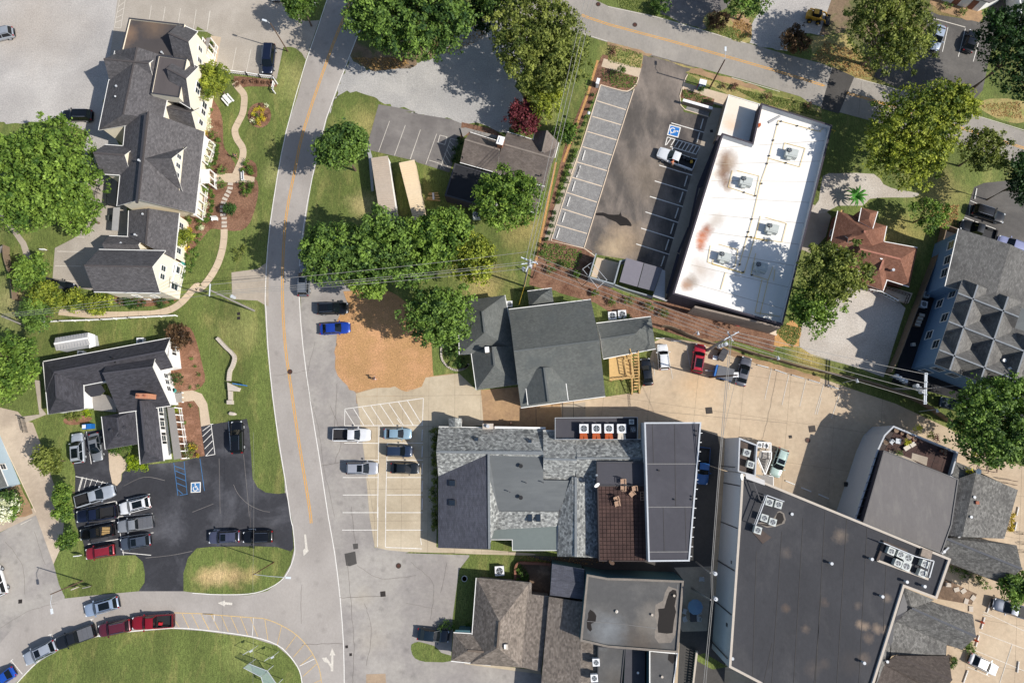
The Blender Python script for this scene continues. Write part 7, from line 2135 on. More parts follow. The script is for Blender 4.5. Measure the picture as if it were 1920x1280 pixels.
# trailers beside the red suv
c = W(1357, 699, 1.2)
t = thing('dump_trailer', 'blue dump trailer with grey cover beside the red suv', 'trailer', (c.x, c.y, 0.09), -.28)
bp(t, 'box', 'blue_paint', ((0, 0, .95), (2.9, 1.9, 1.0)))
bp(t, 'cover', 'tarp', ((.15, 0, 1.48), (2.6, 1.9, .06)))
mb = MB(); mb.bar((-1.4, 0, .5), (-2.8, -.3, .5), .1, .1); mb.build('drawbar', 'galv', t)
for s in (-1, 1):
    mb = MB(); mb.tube([(.2, s * .95, .35), (.2, s * 1.15, .35)], .35, 12); mb.build('wheel', 'rubber', t)
c = W(1355, 665, .8)
t = thing('utility_trailer', 'small dark covered trailer beside the power pole', 'trailer', (c.x, c.y, 0.09), 1.05)
bp(t, 'body', 'tarp', ((0, 0, .75), (1.9, 1.0, .7))); bp(t, 'lid', 'trim_dark', ((0, 0, 1.13), (1.95, 1.05, .06)))
for s in (-1, 1):
    mb = MB(); mb.tube([(0, s * .5, .3), (0, s * .68, .3)], .3, 12); mb.build('wheel', 'rubber', t)
item('white_bin', 'white plastic tub on the ground between the two trailers', 'tub', 1339.5, 671, .09, boxes(('tub', (0, 0, .25), (.7, .6, .5), 'ac_white'), ('lid', (0, 0, .52), (.74, .64, .05), 'white_paint')))
item('transformer_box', 'pale metal box on the low cabinet beside the grey sedan', 'cabinet', 1374, 704, .09, boxes(('cabinet', (0, 0, .7), (.9, .7, 1.4), 'galv'), ('lid', (0, 0, 1.42), (.98, .78, .06), 'ac_white')))

# ------------------------------------------------------------------ roof plant
def condenser(px, py, z, label, s=.9, h=.8, case='ac_white', rz=0, group='air-conditioning units'):
    c = W(px, py, z + h)
    t = thing('air_conditioner', label, 'air conditioner', (c.x, c.y, z), rz, group)
    mb = MB()
    mb.box((0, 0, h / 2), (s, s, h - .08)); mb.box((0, 0, h - .02), (s + .06, s + .06, .07)); mb.build('casing', case, t)
    mb = MB(); mb.disc((0, 0, h + .02), s * .38, 18); mb.build('fan_well', 'ac_grille', t)
    mb = MB()
    for k in range(4):
        a = k * 1.571 + px
        d = Vector((math.cos(a), math.sin(a), 0)); p = Vector((-d.y, d.x, 0))
        mb.add([d * .05 + Vector((0, 0, h + .03)), d * s * .34 + p * .10 + Vector((0, 0, h + .035)), d * s * .34 - p * .14 + Vector((0, 0, h + .05)), d * .08 - p * .06 + Vector((0, 0, h + .04))], [(0, 1, 2, 3)])
    mb.disc((0, 0, h + .055), s * .09, 10)
    mb.build('fan', 'fan_blade', t)
    mb = MB()
    for r in (s * .22, s * .38):
        ring = [(math.cos(k * .393) * r, math.sin(k * .393) * r, h + .07) for k in range(17)]
        mb.tube(ring, .012, 4, cap=False)
    mb.build('fan_guard', 'galv', t)
    return t
for i, (x, y) in enumerate(((68, 106), (176, 106), (283, 106), (392, 106))):
    a_, c_, _ = P('l %d,%d' % (x, y))[0]
    condenser(a_, c_, 4.6, '%s white fan unit from the left on the frame above the grey shingles' % ORD[i], 1.3, 1.0)
    a_, c_, _ = P('l %d,%d' % (x - 5, 172))[0]
    m = 'rust_metal' if i < 3 else 'cushion'
    item('duct_box', '%s rusty duct box from the left below the white fan units' % ORD[i] if i < 3 else 'pale clean duct box below the rightmost white fan unit', 'duct', a_, c_, 4.6, boxes(('box', (-.3, 0, .35), (.55, .95, .7), m), ('box', (.3, 0, .35), (.55, .95, .68), m)), group='duct boxes')
condenser(*P('l 490,113')[0][:2], 4.6, 'dark square fan unit at the right end of the equipment frame', .95, .7, 'trim_dark')
condenser(*P('l 476,48')[0][:2], 4.6, 'small grey fan unit in the upper right corner of the equipment frame', .7, .6, 'ac_case')
for i, (x, y) in enumerate(((382, 278), (415, 382), (583, 717), (663, 738), (538, 857), (612, 893), (480, 965))):
    a_, c_, _ = P('e %d,%d' % (x, y))[0]
    condenser(a_, c_, 6.4 if i < 2 else 8.75, '%s round-fan unit from the top on the left part of the big dark roof' % ORD[i], .95, .9, 'ac_case', -.3)
for i, (x, y) in enumerate(((495, 208), (553, 215))):
    a_, c_, _ = P('e %d,%d' % (x, y))[0]
    condenser(a_, c_, 1.0, '%s small condenser from the left above the white steel stair' % ORD[i], .7, .7, 'ac_white', -.2)
for i, (x, y) in enumerate(((397, 935), (460, 957), (510, 980), (442, 1015), (497, 1035), (622, 1020), (605, 1082))):
    a_, c_, _ = P('g %d,%d' % (x, y))[0]
    condenser(a_, c_, 8.75, '%s unit from the left in the cluster at the upper right of the dark roof' % ORD[i], .92 + .2 * (i in (2, 4)), .9, 'ac_case', -.45)
for i, (t_, x, y, z, s, m) in enumerate((('21', 518, 325, .1, 1.2, 'ac_case'), ('21', 758, 968, .1, .9, 'ac_white'), ('j', 437, 1098, .1, 1.25, 'ac_white'), ('j', 555, 1080, .1, 1.25, 'ac_white'), ('a', 565, 452, .1, .9, 'ac_case'), ('a', 518, 572, .1, .9, 'ac_case'), ('a', 500, 640, .1, 1.0, 'ac_white'), ('a', 612, 325, .1, .8, 'ac_case'), ('23', 685, 465, .1, 1.35, 'ac_white'), ('01', 1018, 1240, .1, 1.1, 'ac_white'), ('02', 585, 90, .1, 1.0, 'ac_white'), ('23', 1388, 1130, 5.4, .95, 'ac_white'), ('23', 1375, 1245, 5.4, .95, 'ac_white'), ('41', 925, 648, .1, .6, 'ac_case'))):
    a_, c_, _ = P('%s %d,%d' % (t_, x, y))[0]
    condenser(a_, c_, z, ('condenser on the ground behind the taupe house under the tree', 'small condenser between the two roofs of the grey house', 'white condenser behind the grey house, left of two', 'white condenser behind the grey house, right of two', 'topmost round condenser in the gap beside the blue apartments',
                          'second condenser from the top beside the blue apartments', 'lowest round condenser beside the blue apartments', 'small condenser near the top of the blue apartment wall', 'white condenser on the grass above the brown house', 'white condenser under the north eave of the white house, right', 'white condenser under the north eave of the white house, left', 'upper white unit at the left edge of the teal block roof', 'lower white unit at the left edge of the teal block roof', 'tiny condenser in the dark gap beside the blue apartments')[i], s, .8, m, -.25 if t_ == 'a' else .05)
for i, (x, y) in enumerate(((543, 490), (530, 527))):
    a_, c_, _ = P('a %d,%d' % (x, y))[0]
    item('condenser_box', ('upper', 'lower')[i] + ' flat pale condenser in the gap beside the blue apartments', 'air conditioner', a_, c_, .1, boxes(('casing', (0, 0, .4), (.9, .4, .8), 'ac_white'), ('panel', (0, 0, .82), (.92, .42, .03), 'ac_case')), -.3, 'flat condensers')
# rooftop package units on the white roof
for i, (t_, x, y) in enumerate((('30', 1342, 1108), ('31', 1010, 72), ('31', 1200, 415), ('31', 852, 622), ('31', 1118, 697))):
    a_, c_, _ = P('%s %d,%d' % (t_, x, y))[0]
    c = W(a_, c_, 5.9)
    t = thing('rooftop_unit', '%s grey package unit from the top on the white roof' % ORD[i], 'rooftop unit', (c.x, c.y, 4.75), -.27, 'package units on the white roof')
    bp(t, 'casing', 'ac_case', ((0, 0, .6), (1.9, 1.35, .9)), ((.25, .1, 1.08), (1.4, 1.1, .08)))
    bp(t, 'base_rail', 'galv', ((0, 0, .08), (2.0, 1.4, .16)))
    bp(t, 'hood', 'ac_case', ((-.2, -.85, .5), (.7, .4, .5)))
    mb = MB(); mb.tube([(-.5, .25, 1.0), (-.5, .25, 1.2)], .36, 16); mb.build('fan_shroud', 'ac_grille', t)
    mb = MB()
    for k in range(4):
        a = k * 1.571; mb.add([Vector((-.5, .25, 1.22)), Vector((-.5 + math.cos(a) * .3, .25 + math.sin(a) * .3, 1.23)), Vector((-.5 + math.cos(a + .7) * .3, .25 + math.sin(a + .7) * .3, 1.23))], [(0, 1, 2)])
    mb.build('fan', 'fan_blade', t)
# screens round the two clusters on the dark roof
def screen(s, z, label, h=1.4, mat='galv'):
    q = PW(s, z + h); c = q[0]
    t = thing('equipment_screen', label, 'metal frame', (c.x, c.y, z))
    mb = MB()
    for i in range(len(q) - 1):
        mb.bar(q[i], q[i + 1], .12, .08); mb.bar(q[i] - Vector((0, 0, h * .5)), q[i + 1] - Vector((0, 0, h * .5)), .05, .08)
    mb.build('rail', mat, t, world=True)
    for p in q:
        m2 = MB(); m2.box((p.x, p.y, z + h / 2), (.09, .09, h)); m2.build('post', mat, t, world=True)
screen('e 712,710 560,655 460,920', 8.75, 'white steel frame round the condensers at the left of the dark roof')
screen('e 440,540 500,700 525,720', 8.75, 'dark steel ladder frame beside the roof condensers', 1.0, 'trim_dark')
screen('g 345,880 560,970 680,1000 650,1110', 8.75, 'white pipe frame round the upper right condenser cluster')
item('equipment_curb', 'low raised curb under the upper right condenser cluster', 'curb', *P('g 480,1010')[0][:2], 8.72, lambda o: [MB().bar(PW(s, 8.85)[0] - o.location, PW(s, 8.85)[1] - o.location, .3, .3).build('curb_side', 'stone_pale' if k == 0 else 'mem_brown', o) for k, s in enumerate(('g 300,995 640,1120', 'g 345,880 300,995', 'g 340,870 500,935'))])
item('roof_pad', 'dark roof mat lying beside the lowest left condenser', 'mat', *P('e 520,1020')[0][:2], 8.72, lambda o: slab('mat', [v for v in PW('e 410,960 470,930 600,1030 520,1085', 8.75)], 'mem_brown', 8.78, 8.70, parent=o))
item('stone_hatch', 'square stone-coloured roof hatch between the dark roof and striped roof', 'hatch', *P('g 632,950')[0][:2], 8.7, lambda o: slab('hatch', PW('g 605,915 672,935 660,990 590,965', 9.2), 'wall_stone', 9.2, 8.7, parent=o))
# satellite dishes
for i, (s, z) in enumerate((('l 185,598', 6.7), ('e 345,490', 9.3), ('33 30,395', 6.4), ('l 172,497', 6.6), ('g 968,402', 7.6))):
    a_, c_, _ = P(s)[0]
    c = W(a_, c_, z)
    t = thing('satellite_dish', ('white satellite dish at the corner of the brown roof terrace', 'white satellite dish at the top corner of the big dark roof', 'rusty satellite dish at the lower edge of the brown terrace', 'small antenna on the edge above the terrace dish', 'pale dish on the edge of the shingled roof by the patio')[i], 'satellite dish', (c.x, c.y, z - .5), 2.2 + i)
    mb = MB(); r = (.45, .48, .45, .2, .4)[i]
    vs = [(0, 0, .5)]; fs = []
    for k in range(14):
        a = 2 * math.pi * k / 14; vs.append((math.cos(a) * r * .6 + .15, math.sin(a) * r, .5 + math.cos(a) * r * .7 + .1))
    fs = [(0, k, k % 14 + 1) for k in range(1, 15)]
    mb.add(vs, fs); mb.build('dish', 'white_paint' if i != 2 else 'pole_wood', t)
    mb = MB(); mb.tube([(0, 0, 0), (0, 0, .5)], .03, 6); mb.tube([(0, 0, .4), (.5, 0, .7)], .015, 5); mb.build('mast', 'galv', t)

# ------------------------------------------------------------------ poles, lamps and wires
def pole_z(base, top):
    b_ = W(*base); r = _R @ Vector((top[0] - 960, 640 - top[1], -FPX)); r = Vector((r.x, r.y)) / -r.z
    return CAM_H - b_.xy.dot(r) / r.dot(r)
def pole(base, top, label, mat='pole_grey', r=.16, arms=(), name='utility_pole', z=None, cat='power pole'):
    z = z or pole_z(base, top)
    b_, t_ = W(*base), W(top[0], top[1], z)
    t = thing(name, label, cat, (b_.x, b_.y, 0))
    mb = MB(); mb.tube([b_, t_], [r, r * .65], 10); mb.build('post', mat, t, world=True)
    for (ax, L, dz) in arms:
        d = Vector((math.cos(ax), math.sin(ax), 0)); c = lerp(b_, t_, 1 - dz / z)
        mb = MB(); mb.bar(c - d * L / 2, c + d * L / 2, .14, .14); mb.build('crossarm', 'insulator' if mat == 'pole_grey' else 'pole_wood', t, world=True)
        for k in (-.46, -.2, .2, .46):
            q = c + d * L * k; m2 = MB(); m2.tube([q, q + Vector((0, 0, .28))], .06, 6); m2.build('insulator', 'insulator', t, world=True)
    return t, b_, t_
def transformer(t, at, off=(.4, 0, 0)):
    c = at + Vector(off); mb = MB(); mb.tube([c - Vector((0, 0, .5)), c + Vector((0, 0, .45))], .28, 12); k = mb.build('transformer', 'galv', t, world=True)
    m2 = MB(); m2.tube([c + Vector((0, 0, .45)), c + Vector((0, 0, .62))], .07, 6); q = m2.build('bushing', 'insulator', k, world=True)
def lamp(base, top, head, label, mat='pole_wood', r=.11):
    z = pole_z(base, top)
    t, b_, t_ = pole(base, top, label, mat, r, name='street_lamp', cat='street lamp', z=z)
    h = W(head[0], head[1], z + .2)
    mb = MB(); mb.tube([t_ - Vector((0, 0, .3)), lerp(t_, h, .5) + Vector((0, 0, .15)), h], .04, 6); mb.build('lamp_arm', 'galv', t, world=True)
    d = (h - t_).normalized()
    mb = MB(); mb.box(h + d * .25, (.75, .3, .16), math.atan2(d.y, d.x)); mb.build('lamp_head', 'insulator', t, world=True)
F = lambda c, x, y: P('%s %f,%f' % (c, x, y))[0][:2]
lamp(F('03', 600, 537), F('03', 368, 635), F('03', 376, 745), 'wooden street lamp pole on the lower left lawn beside the bend', 'pole_wood')
lamp(F('n', 1135, 420), F('n', 1275, 160), F('n', 1280, 75), 'rust-brown street lamp pole by the upper road and blue sign', 'pole_rust', .14)
lamp(F('10', 620, 375), F('10', 492, 170), F('10', 460, 155), 'mossy lamp pole beside the navy minivan', 'pole_wood')
lamp(F('13', 517, 402), F('13', 368, 492), F('13', 610, 512), 'dark thin lamp pole on the oval grass island', 'pole_rust', .09)
T = {}
t, b_, T['w'] = pole(F('11', 375, 1018), F('11', 52, 868), 'tall leaning grey power pole on the lawn left of the road', 'pole_grey', .17)
mb = MB(); q = T['w'] + Vector((0, 0, .0)); mb.bar(q - Vector((0, .9, 0)), q + Vector((0, .9, 0)), .12, .12); mb.build('crossarm', 'insulator', t, world=True)
transformer(t, lerp(b_, T['w'], .55), (.2, .5, 0))
t, b_, T['l'] = pole(F('01', 215, 1140), F('01', 12, 1058), 'pale power pole at the left edge where the wires end', 'pole_grey', .16)
t, b_, T['c'] = pole(F('21', 865, 840), F('21', 903, 650), 'grey power pole with crossarms and transformer above the grey house', 'pole_grey', .17, ((2.75, 2.6, .3), (.15, 2.2, 1.6), (1.2, 2.0, 3.0)))
transformer(t, lerp(b_, T['c'], .62), (-.55, .3, 0)); transformer(t, lerp(b_, T['c'], .7), (.4, .4, 0))
t, b_, T['r'] = pole((1325.6, 656.8), (1372, 629), 'large grey power pole with transformers beside the red suv', 'pole_grey', .26, ((.5, 2.4, .2), (-1.1, 1.6, .8)))
for k in range(3): transformer(t, lerp(b_, T['r'], .45 + k * .12), (.3, -.35 - .1 * k, 0))
t, b_, T['s'] = pole((1331, 707), (1382, 703), 'dark wooden pole with a white box between trailer and grey sedan', 'pole_wood', .16)
t, b_, T['e'] = pole((1669, 729), (1737.5, 728), 'grey power pole with a double crossarm below the blue apartments', 'pole_grey', .18, ((1.45, 4.6, .1), (1.45, 4.6, .5)))
for k in range(3): transformer(t, lerp(b_, T['e'], .72 + .07 * k), (.1, .4 - .45 * k, 0))
t, b_, T['a1'] = pole((1305, 1053), (1332, 1073.7), 'upper pole in the dark alley with white transformer and lamp', 'pole_grey', .15)
transformer(t, T['a1'], (.7, -.1, -.4))
t, b_, T['a2'] = pole((1297, 1102), (1333, 1124), 'lower pole in the dark alley with white transformer', 'pole_grey', .15)
transformer(t, T['a2'], (.7, .1, -.4))
t, b_, T['m'] = pole(F('21', 925, 780), F('21', 950, 705), 'short weathered pole stub in the red mulch', 'pole_wood', .12, name='short_pole', z=3.2, cat='pole')
wire_n = [0]
def wire(a, b_, label, r=.035, sag=.6, mat='wire', group='overhead wires'):
    a, b_ = Vector(a), Vector(b_)
    pts = [lerp(a, b_, k / 10) - Vector((0, 0, sag * 4 * (k / 10) * (1 - k / 10))) for k in range(11)]
    mb = MB(); mb.tube(pts, r * .8, 5)
    o = mb.build('overhead_wire', mat)
    tag(o, label, 'wire', group)
V3 = lambda x, y, z: W(x, y, z)
for i, (dy, dz) in enumerate(((-.8, 0), (.8, 0), (.1, -1.6), (0, -2.4))):
    o_ = Vector((0, dy, dz))
    wire(T['w'] + o_, T['c'] + Vector((-.3, dy * 1.5, dz * .8)), '%s wire from the top crossing the road to the middle pole' % ORD[i], .035 if i < 3 else .05, .9)
for i in range(3):
    wire(T['l'] + Vector((0, i * .25 - .2, 0)), T['w'] + Vector((0, i * .7 - .7, -.2 * i)), '%s wire from the bottom of the bundle at the lower left of the inn' % ORD[i], .035, .5)
wire(V3(-120, 560, 8), T['l'], 'single wire leaving the left edge near the lowest bushes', .03, .3)
for i in range(3):
    e = V3(1132 + i * 9, -160, 11.5)
    wire(T['c'] + Vector((i * .5 - .5, .2, -.1)), e, '%s wire from the left running up beside the gravel stalls' % ORD[i], .045, .8)
for i in range(4):
    wire(T['c'] + Vector((.2, .9 - i * .6, -.5 * i)), T['r'] + Vector((-.2, .6 - i * .45, -.3 * i)), '%s wire from the top along the red mulch strip' % ORD[i], .035, .5)
for i in range(4):
    wire(T['r'] + Vector((.2, .6 - i * .5, -.1 - .3 * (i > 2))), T['e'] + Vector((0, 2.1 - i * 1.35, -.1)), '%s wire from the top along the yard fence to the right' % ORD[i], .04, .5)
for i in range(2):
    wire(T['r'] + Vector((-.1 + .25 * i, -.3, -.6)), T['a1'] + Vector((.1 + .2 * i, 0, 0)), '%s thick cable from the left running down over the alley' % ORD[i], .055, .4)
    wire(T['a1'] + Vector((.1 + .2 * i, 0, 0)), T['a2'] + Vector((.1 + .2 * i, 0, 0)), '%s short cable from the left between the two alley poles' % ORD[i], .05, .1)
    wire(T['a2'] + Vector((.1 + .2 * i, 0, 0)), V3(1308 + 5 * i, 1420, 9), '%s thick cable from the left leaving the bottom edge' % ORD[i], .055, .3)
wire(T['s'], V3(1352, 838, 7.2), 'thin cable from the dark pole to the roof yard wall', .03, .4)
wire(V3(475, 810, 8), V3(474, 1078, 8.2), 'thin cable over the dark parking lot to the island lamp', .015, .3)
wire(V3(474, 1078, 8.2), V3(472, 1400, 8), 'thin cable from the island lamp to the bottom edge', .015, .3)
wire(T['e'] + Vector((0, 0, -1)), V3(2000, 700, 9), 'cable from the right pole into the big tree', .03, .3)
wire(T['c'] + Vector((0, -.2, -4)), V3(973, 571, 4), 'yellow guy wire below the middle pole', .04, .0, 'yellow_pipe')
# shop lamps hung on the wooden fence
for i, s in enumerate((('h 400,835', 4), ('h 1275,1105', 4), ('i 42,655', 4.5), ('i 915,980', 4.5))):
    a_, c_, _ = P(s[0])[0]; c = W(a_, c_, s[1])
    t = thing('fence_lamp', '%s white floodlight from the left above the wooden yard fence' % ORD[i], 'floodlight', (c.x, c.y, 0), 0, 'floodlights above the yard fence')
    mb = MB(); mb.tube([(-.2, 0, 0), (-.25, .1, s[1])], .05, 6); mb.tube([(-.25, .1, s[1] - .1), (0, 0, s[1])], .03, 5); mb.build('post', 'galv', t)
    mb = MB(); mb.tube([(0, 0, s[1]), (.02, -.35, s[1] + .02)], [.14, .24], 10); mb.build('lamp_head', 'insulator', t)
    mb = MB(); mb.tube([(0, .25, s[1]), (0, 0, s[1])], [.03, .13], 8); mb.build('neck', 'insulator', t)
# low path lamp globes beside the stalls
for i, (x, y) in enumerate(((18, 650),)):
    a_, c_, _ = P('n %d,%d' % (x, y))[0]; c = W(a_, c_, 3.6)
    t = thing('globe_lamp', 'short lamp post with a white globe beside the gravel stalls', 'lamp post', (c.x, c.y, 0))
    mb = MB(); mb.tube([(0, 0, 0), (0, 0, 3.4)], .05, 8); mb.build('post', 'black', t)
    mb = MB(); mb.tube([(0, 0, 3.4), (0, 0, 3.5), (0, 0, 3.7), (0, 0, 3.85)], [.12, .26, .26, .08], 12); mb.build('globe', 'insulator', t)
item('utility_cabinet', 'pale metal cabinet standing in the mulch above the gravel stalls', 'cabinet', *F('n', 97, 395), 0, boxes(('cabinet', (0, 0, .7), (.5, 1.0, 1.4), 'galv'), ('lid', (0, 0, 1.42), (.55, 1.05, .05), 'ac_white')), -.3)
# leasing sign: white top, blue face
c = W(*F('n', 1072, 370), 2.2)
t = thing('monument_sign', 'boxy roadside sign with white top and blue and red face', 'sign', (c.x, c.y, 0), -.28)
bp(t, 'top', 'ac_white', ((0, .1, 2.2), (1.2, .9, .12)))
bp(t, 'box', 'sign_blue', ((0, .1, 1.2), (1.1, .8, 2.0)))
bp(t, 'side_panel', 'red_paint', ((-.57, .1, 1.2), (.04, .7, 1.9)))
bp(t, 'face_panel', 'trim_white', ((0, -.32, 1.5), (.7, .04, .5)))
# long white planter wall by the entrance
c = W(*F('n', 1020, 560), 1.0)
t = thing('planter_wall', 'long white-capped low wall between planting bed and store stalls', 'wall', (c.x, c.y, 0))
slab('cap', PW('n 895,518 1165,595 1160,618 885,540', 1.2), 'white_paint', 1.22, 1.1, parent=t)
slab('wall', PW('n 897,521 1162,597 1158,614 888,537', 1.2), 'wall_stone', 1.1, 0, parent=t)
# sandwich boards and little signs
for i, (s, lb, rz, m) in enumerate((('03 573,583', 'small white sign stand on the lawn near the lower left lamp', .4, 'stone_pale'), ('03 655,575', 'small grey sign post on the lawn right of the lower left lamp', .2, 'deck_grey'), ('03 590,348', 'small white post sign beside the red suv', .1, 'ac_white'), ('m 670,290', 'small white yard sign beside the gravel drive', 1.0, 'ac_white'), ('12 300,320', 'blue and white shop sign panel at the stone wall', -.15, 'sign_blue'), ('10 830,50', 'small white sign under the tree at the top edge', .8, 'ac_white'), ('01 1095,945', 'white yard sign between the clipped hedges', 0, 'white_paint'), ('01 340,585', 'small white sign on the left lawn', 0, 'white_paint'))):
    item('yard_sign', lb, 'sign', *F(s.split()[0], *[float(q) for q in s.split()[1].split(',')]), 0, lambda o, m=m, i=i: [bp(o, 'panel', m, ((0, 0, .9 if i != 4 else 1.6), (.9 if i != 4 else 2.2, .12, .7))), bp(o, 'post', 'pole_wood', ((-.3, 0, .45), (.08, .08, .9)), ((.3, 0, .45), (.08, .08, .9)))], rz)
# framed notice boards on the lower green
for i, (x, y) in enumerate(((340, 1045), (495, 1090))):
    a_, c_, _ = P('13 %d,%d' % (x, y))[0]; c = W(a_, c_, 1.5)
    t = thing('notice_frame', ('left', 'right')[i] + ' thin metal sign frame on the lower green', 'sign frame', (c.x, c.y, 0), .5)
    mb = MB(); mb.bar((-.8, 0, 0), (-.8, 0, 2.2), .05, .05); mb.bar((.8, 0, 0), (.8, 0, 2.2), .05, .05); mb.bar((-.8, 0, 2.2), (.8, 0, 2.2), .05, .05); mb.build('frame', 'galv', t)
    mb = MB(); mb.box((.5, -.1, 2.15), (.5, .3, .06)); mb.build('plate', 'galv', t)
# glass bus shelter at the bottom edge
b = building('glass_shelter', 'small glass-sided shelter on the lower green at the bottom edge', 'shelter', 490, 1270)
slab('roof', PW('13 340,1140 470,1190 425,1235 298,1168', 2.4), 'glass_shelter', 2.42, 2.36, parent=b)
slab('roof', PW('13 475,1192 540,1290 450,1320 428,1238', 2.4), 'glass_shelter', 2.42, 2.36, parent=b)
mb = MB()
for s in ('13 340,1140 470,1190 540,1290', '13 298,1168 425,1235 450,1320'):
    q = PW(s, 2.45)
    for i in range(len(q) - 1): mb.bar(q[i], q[i + 1], .08, .08)
    for p in q: mb.bar((p.x, p.y, 0), p, .08, .08)
mb.build('frame', 'galv', b, world=True)

# ------------------------------------------------------------------ fences and walls
def picket(s, label, h=1.1, mat='white_paint', step=.35, cat='fence'):
    q = PW(s); t = thing('picket_fence', label, cat, q[0])
    mb = MB()
    for i in range(len(q) - 1):
        for hh in (h * .35, h * .9): mb.bar(q[i] + Vector((0, 0, hh)), q[i + 1] + Vector((0, 0, hh)), .06, .08)
        mb.bar(q[i] + Vector((0, 0, h)), q[i + 1] + Vector((0, 0, h)), .12, .04)
    mb.build('rail', mat, t, world=True)
    pm = MB()
    for i in range(len(q) - 1):
        n = max(1, int((q[i + 1] - q[i]).length / 2.2))
        for k in range(n + 1):
            a = lerp(q[i], q[i + 1], k / n); m2 = MB(); m2.box((a.x, a.y, h * .55), (.16, .16, h * 1.1)); m2.build('post', mat, t, world=True)
        n = int((q[i + 1] - q[i]).length / step)
        for k in range(n):
            a = lerp(q[i], q[i + 1], (k + .5) / n); pm.box((a.x, a.y, h * .5), (.08, .03, h * .9))
    tag(pm.build('pickets', mat, t, world=True), kind='stuff')
picket('10 195,535 330,552 425,568 525,578 545,612', 'white picket fence below the navy minivan')
picket('10 525,612 515,660 530,682', 'short white picket return at the lawn corner', .9)
picket('01 270,1110 450,1098 750,1088 950,1075 1290,1058', 'long white rail fence across the lawn below the garden path', .9, step=3)
picket('10 20,300 -5,470 -30,600', 'white picket rail beside the upper inn porch', 1.0)
def woodfence(s, label, h=1.8, mat='fence_wood', th=.09):
    q = smooth(PW(s), 3, closed=False); t = thing('wooden_fence', label, 'fence', q[0])
    dist = 0
    for i in range(len(q) - 1):
        n = max(1, round((q[i + 1] - q[i]).length / 2.4))
        for k in range(n):
            a, c = lerp(q[i], q[i + 1], k / n), lerp(q[i], q[i + 1], (k + 1) / n)
            mb = MB(); mb.bar(a + Vector((0, 0, h / 2)), c + Vector((0, 0, h / 2)), .05, h); mb.bar(a + Vector((0, 0, h)), c + Vector((0, 0, h)), .14, .04); mb.build('panel', mat, t, world=True)
            mb = MB(); mb.box((a.x, a.y, h / 2), (.13, .13, h + .05)); mb.build('post', mat, t, world=True)
woodfence('h 0,775 100,790 300,880 520,960 760,1000 1000,1075 1250,1140 1500,1215 1745,1270 i 120,680 400,775 700,900 1040,1125', 'long wooden yard fence curving between red mulch and service yard')
woodfence('a 615,110 580,240 480,500 380,760 290,1000 225,1130', 'tall wooden fence along the blue apartment house', 1.9)
woodfence('a 630,108 745,150', 'short wooden fence at the top corner of the blue apartments', 1.6)
woodfence('01 70,560 75,650 120,800 140,950', 'old wooden fence on the lawn at the left edge', 1.5, 'fence_wood')
woodfence('01 -40,620 70,565', 'pale wooden fence at the left edge above the lawn', 1.5, 'deck_grey')
t = thing('garden_wall', 'low curving stone wall with square piers on the lawn beside the road', 'wall', W(440, 700))
q = smooth(PW('11 115,1220 180,1290 12 215,80 240,120 225,180 205,220 198,290'), 4, closed=False)
for i in range(len(q) - 1):
    mb = MB(); mb.bar(q[i] + Vector((0, 0, .35)), lerp(q[i], q[i + 1], .97) + Vector((0, 0, .35)), .5, .7); mb.build('coping_stone', 'stone_pale', t, world=True)
for s, w_ in (('12 195,300 280,340 270,365 200,360', .9), ('12 195,360 222,365 222,430 198,430', .6), ('12 190,430 228,430 228,458 190,458', .8)):
    slab('pier', PW(s), 'stone_pale', w_, 0, parent=t)
t = thing('bed_edging', 'curved edging of pale stones round the bed by the grey house', 'stone edging', W(820, 680))
q = smooth(PW('22 262,40 265,120 300,175 350,205 400,208 440,190 458,170'), 4, closed=False)
for i in range(len(q) - 1):
    m = lerp(q[i], q[i + 1], .5); mb = MB(); mb.box(m + Vector((0, 0, .12)), (.42, .3, .25), math.atan2((q[i + 1] - q[i]).y, (q[i + 1] - q[i]).x) + .1 * (i % 2)); mb.build('stone', 'stone_pale', t, world=True)
t = thing('bed_wall', 'low red brick wall curving round the planting bed above the brown house', 'wall', W(970, 1055))
q = smooth(PW('23 800,530 800,470 805,425 830,402 900,405 980,408 1060,415'), 4, closed=False)
for i in range(len(q) - 1):
    mb = MB(); mb.bar(q[i] + Vector((0, 0, .35)), lerp(q[i], q[i + 1], .95) + Vector((0, 0, .35)), .35, .7); mb.build('brick_course', 'wall_brick', t, world=True)
t = thing('pipe_fence', 'grey pipe gate and posts across the service passage', 'gate', W(1060, 770))
mb = MB()
for s in ('22 950,475 952,600', '22 975,475 1310,478', '22 1145,440 1145,640', '22 1222,430 1225,590'):
    q = PW(s, 1.6); mb.bar(q[0], q[1], .07, .07)
    for p in q: mb.bar((p.x, p.y, 0), p, .1, .1)
mb.build('frame', 'cable_dark', t, world=True)
t = thing('alley_railing', 'black slatted stair railing beside the alley at the bottom', 'railing', W(1300, 1240))
for k in range(14):
    a, c = lerp(W(*F('33', 597, 1030), .5), W(*F('33', 580, 1290), .5), k / 13), lerp(W(*F('33', 637, 1050), .5), W(*F('33', 612, 1290), .5), k / 13)
    mb = MB(); mb.bar(a, c, .14, .05); mb.build('slat', 'black', t, world=True)
slab('stringer', PW('33 640,1050 655,1050 625,1300 612,1300', .8), 'stone_pale', .8, 0, parent=t)
t = thing('yard_rack', 'rusty metal frames standing on the concrete beside the shingled roof', 'rack', W(*F('g', 1070, 370)))
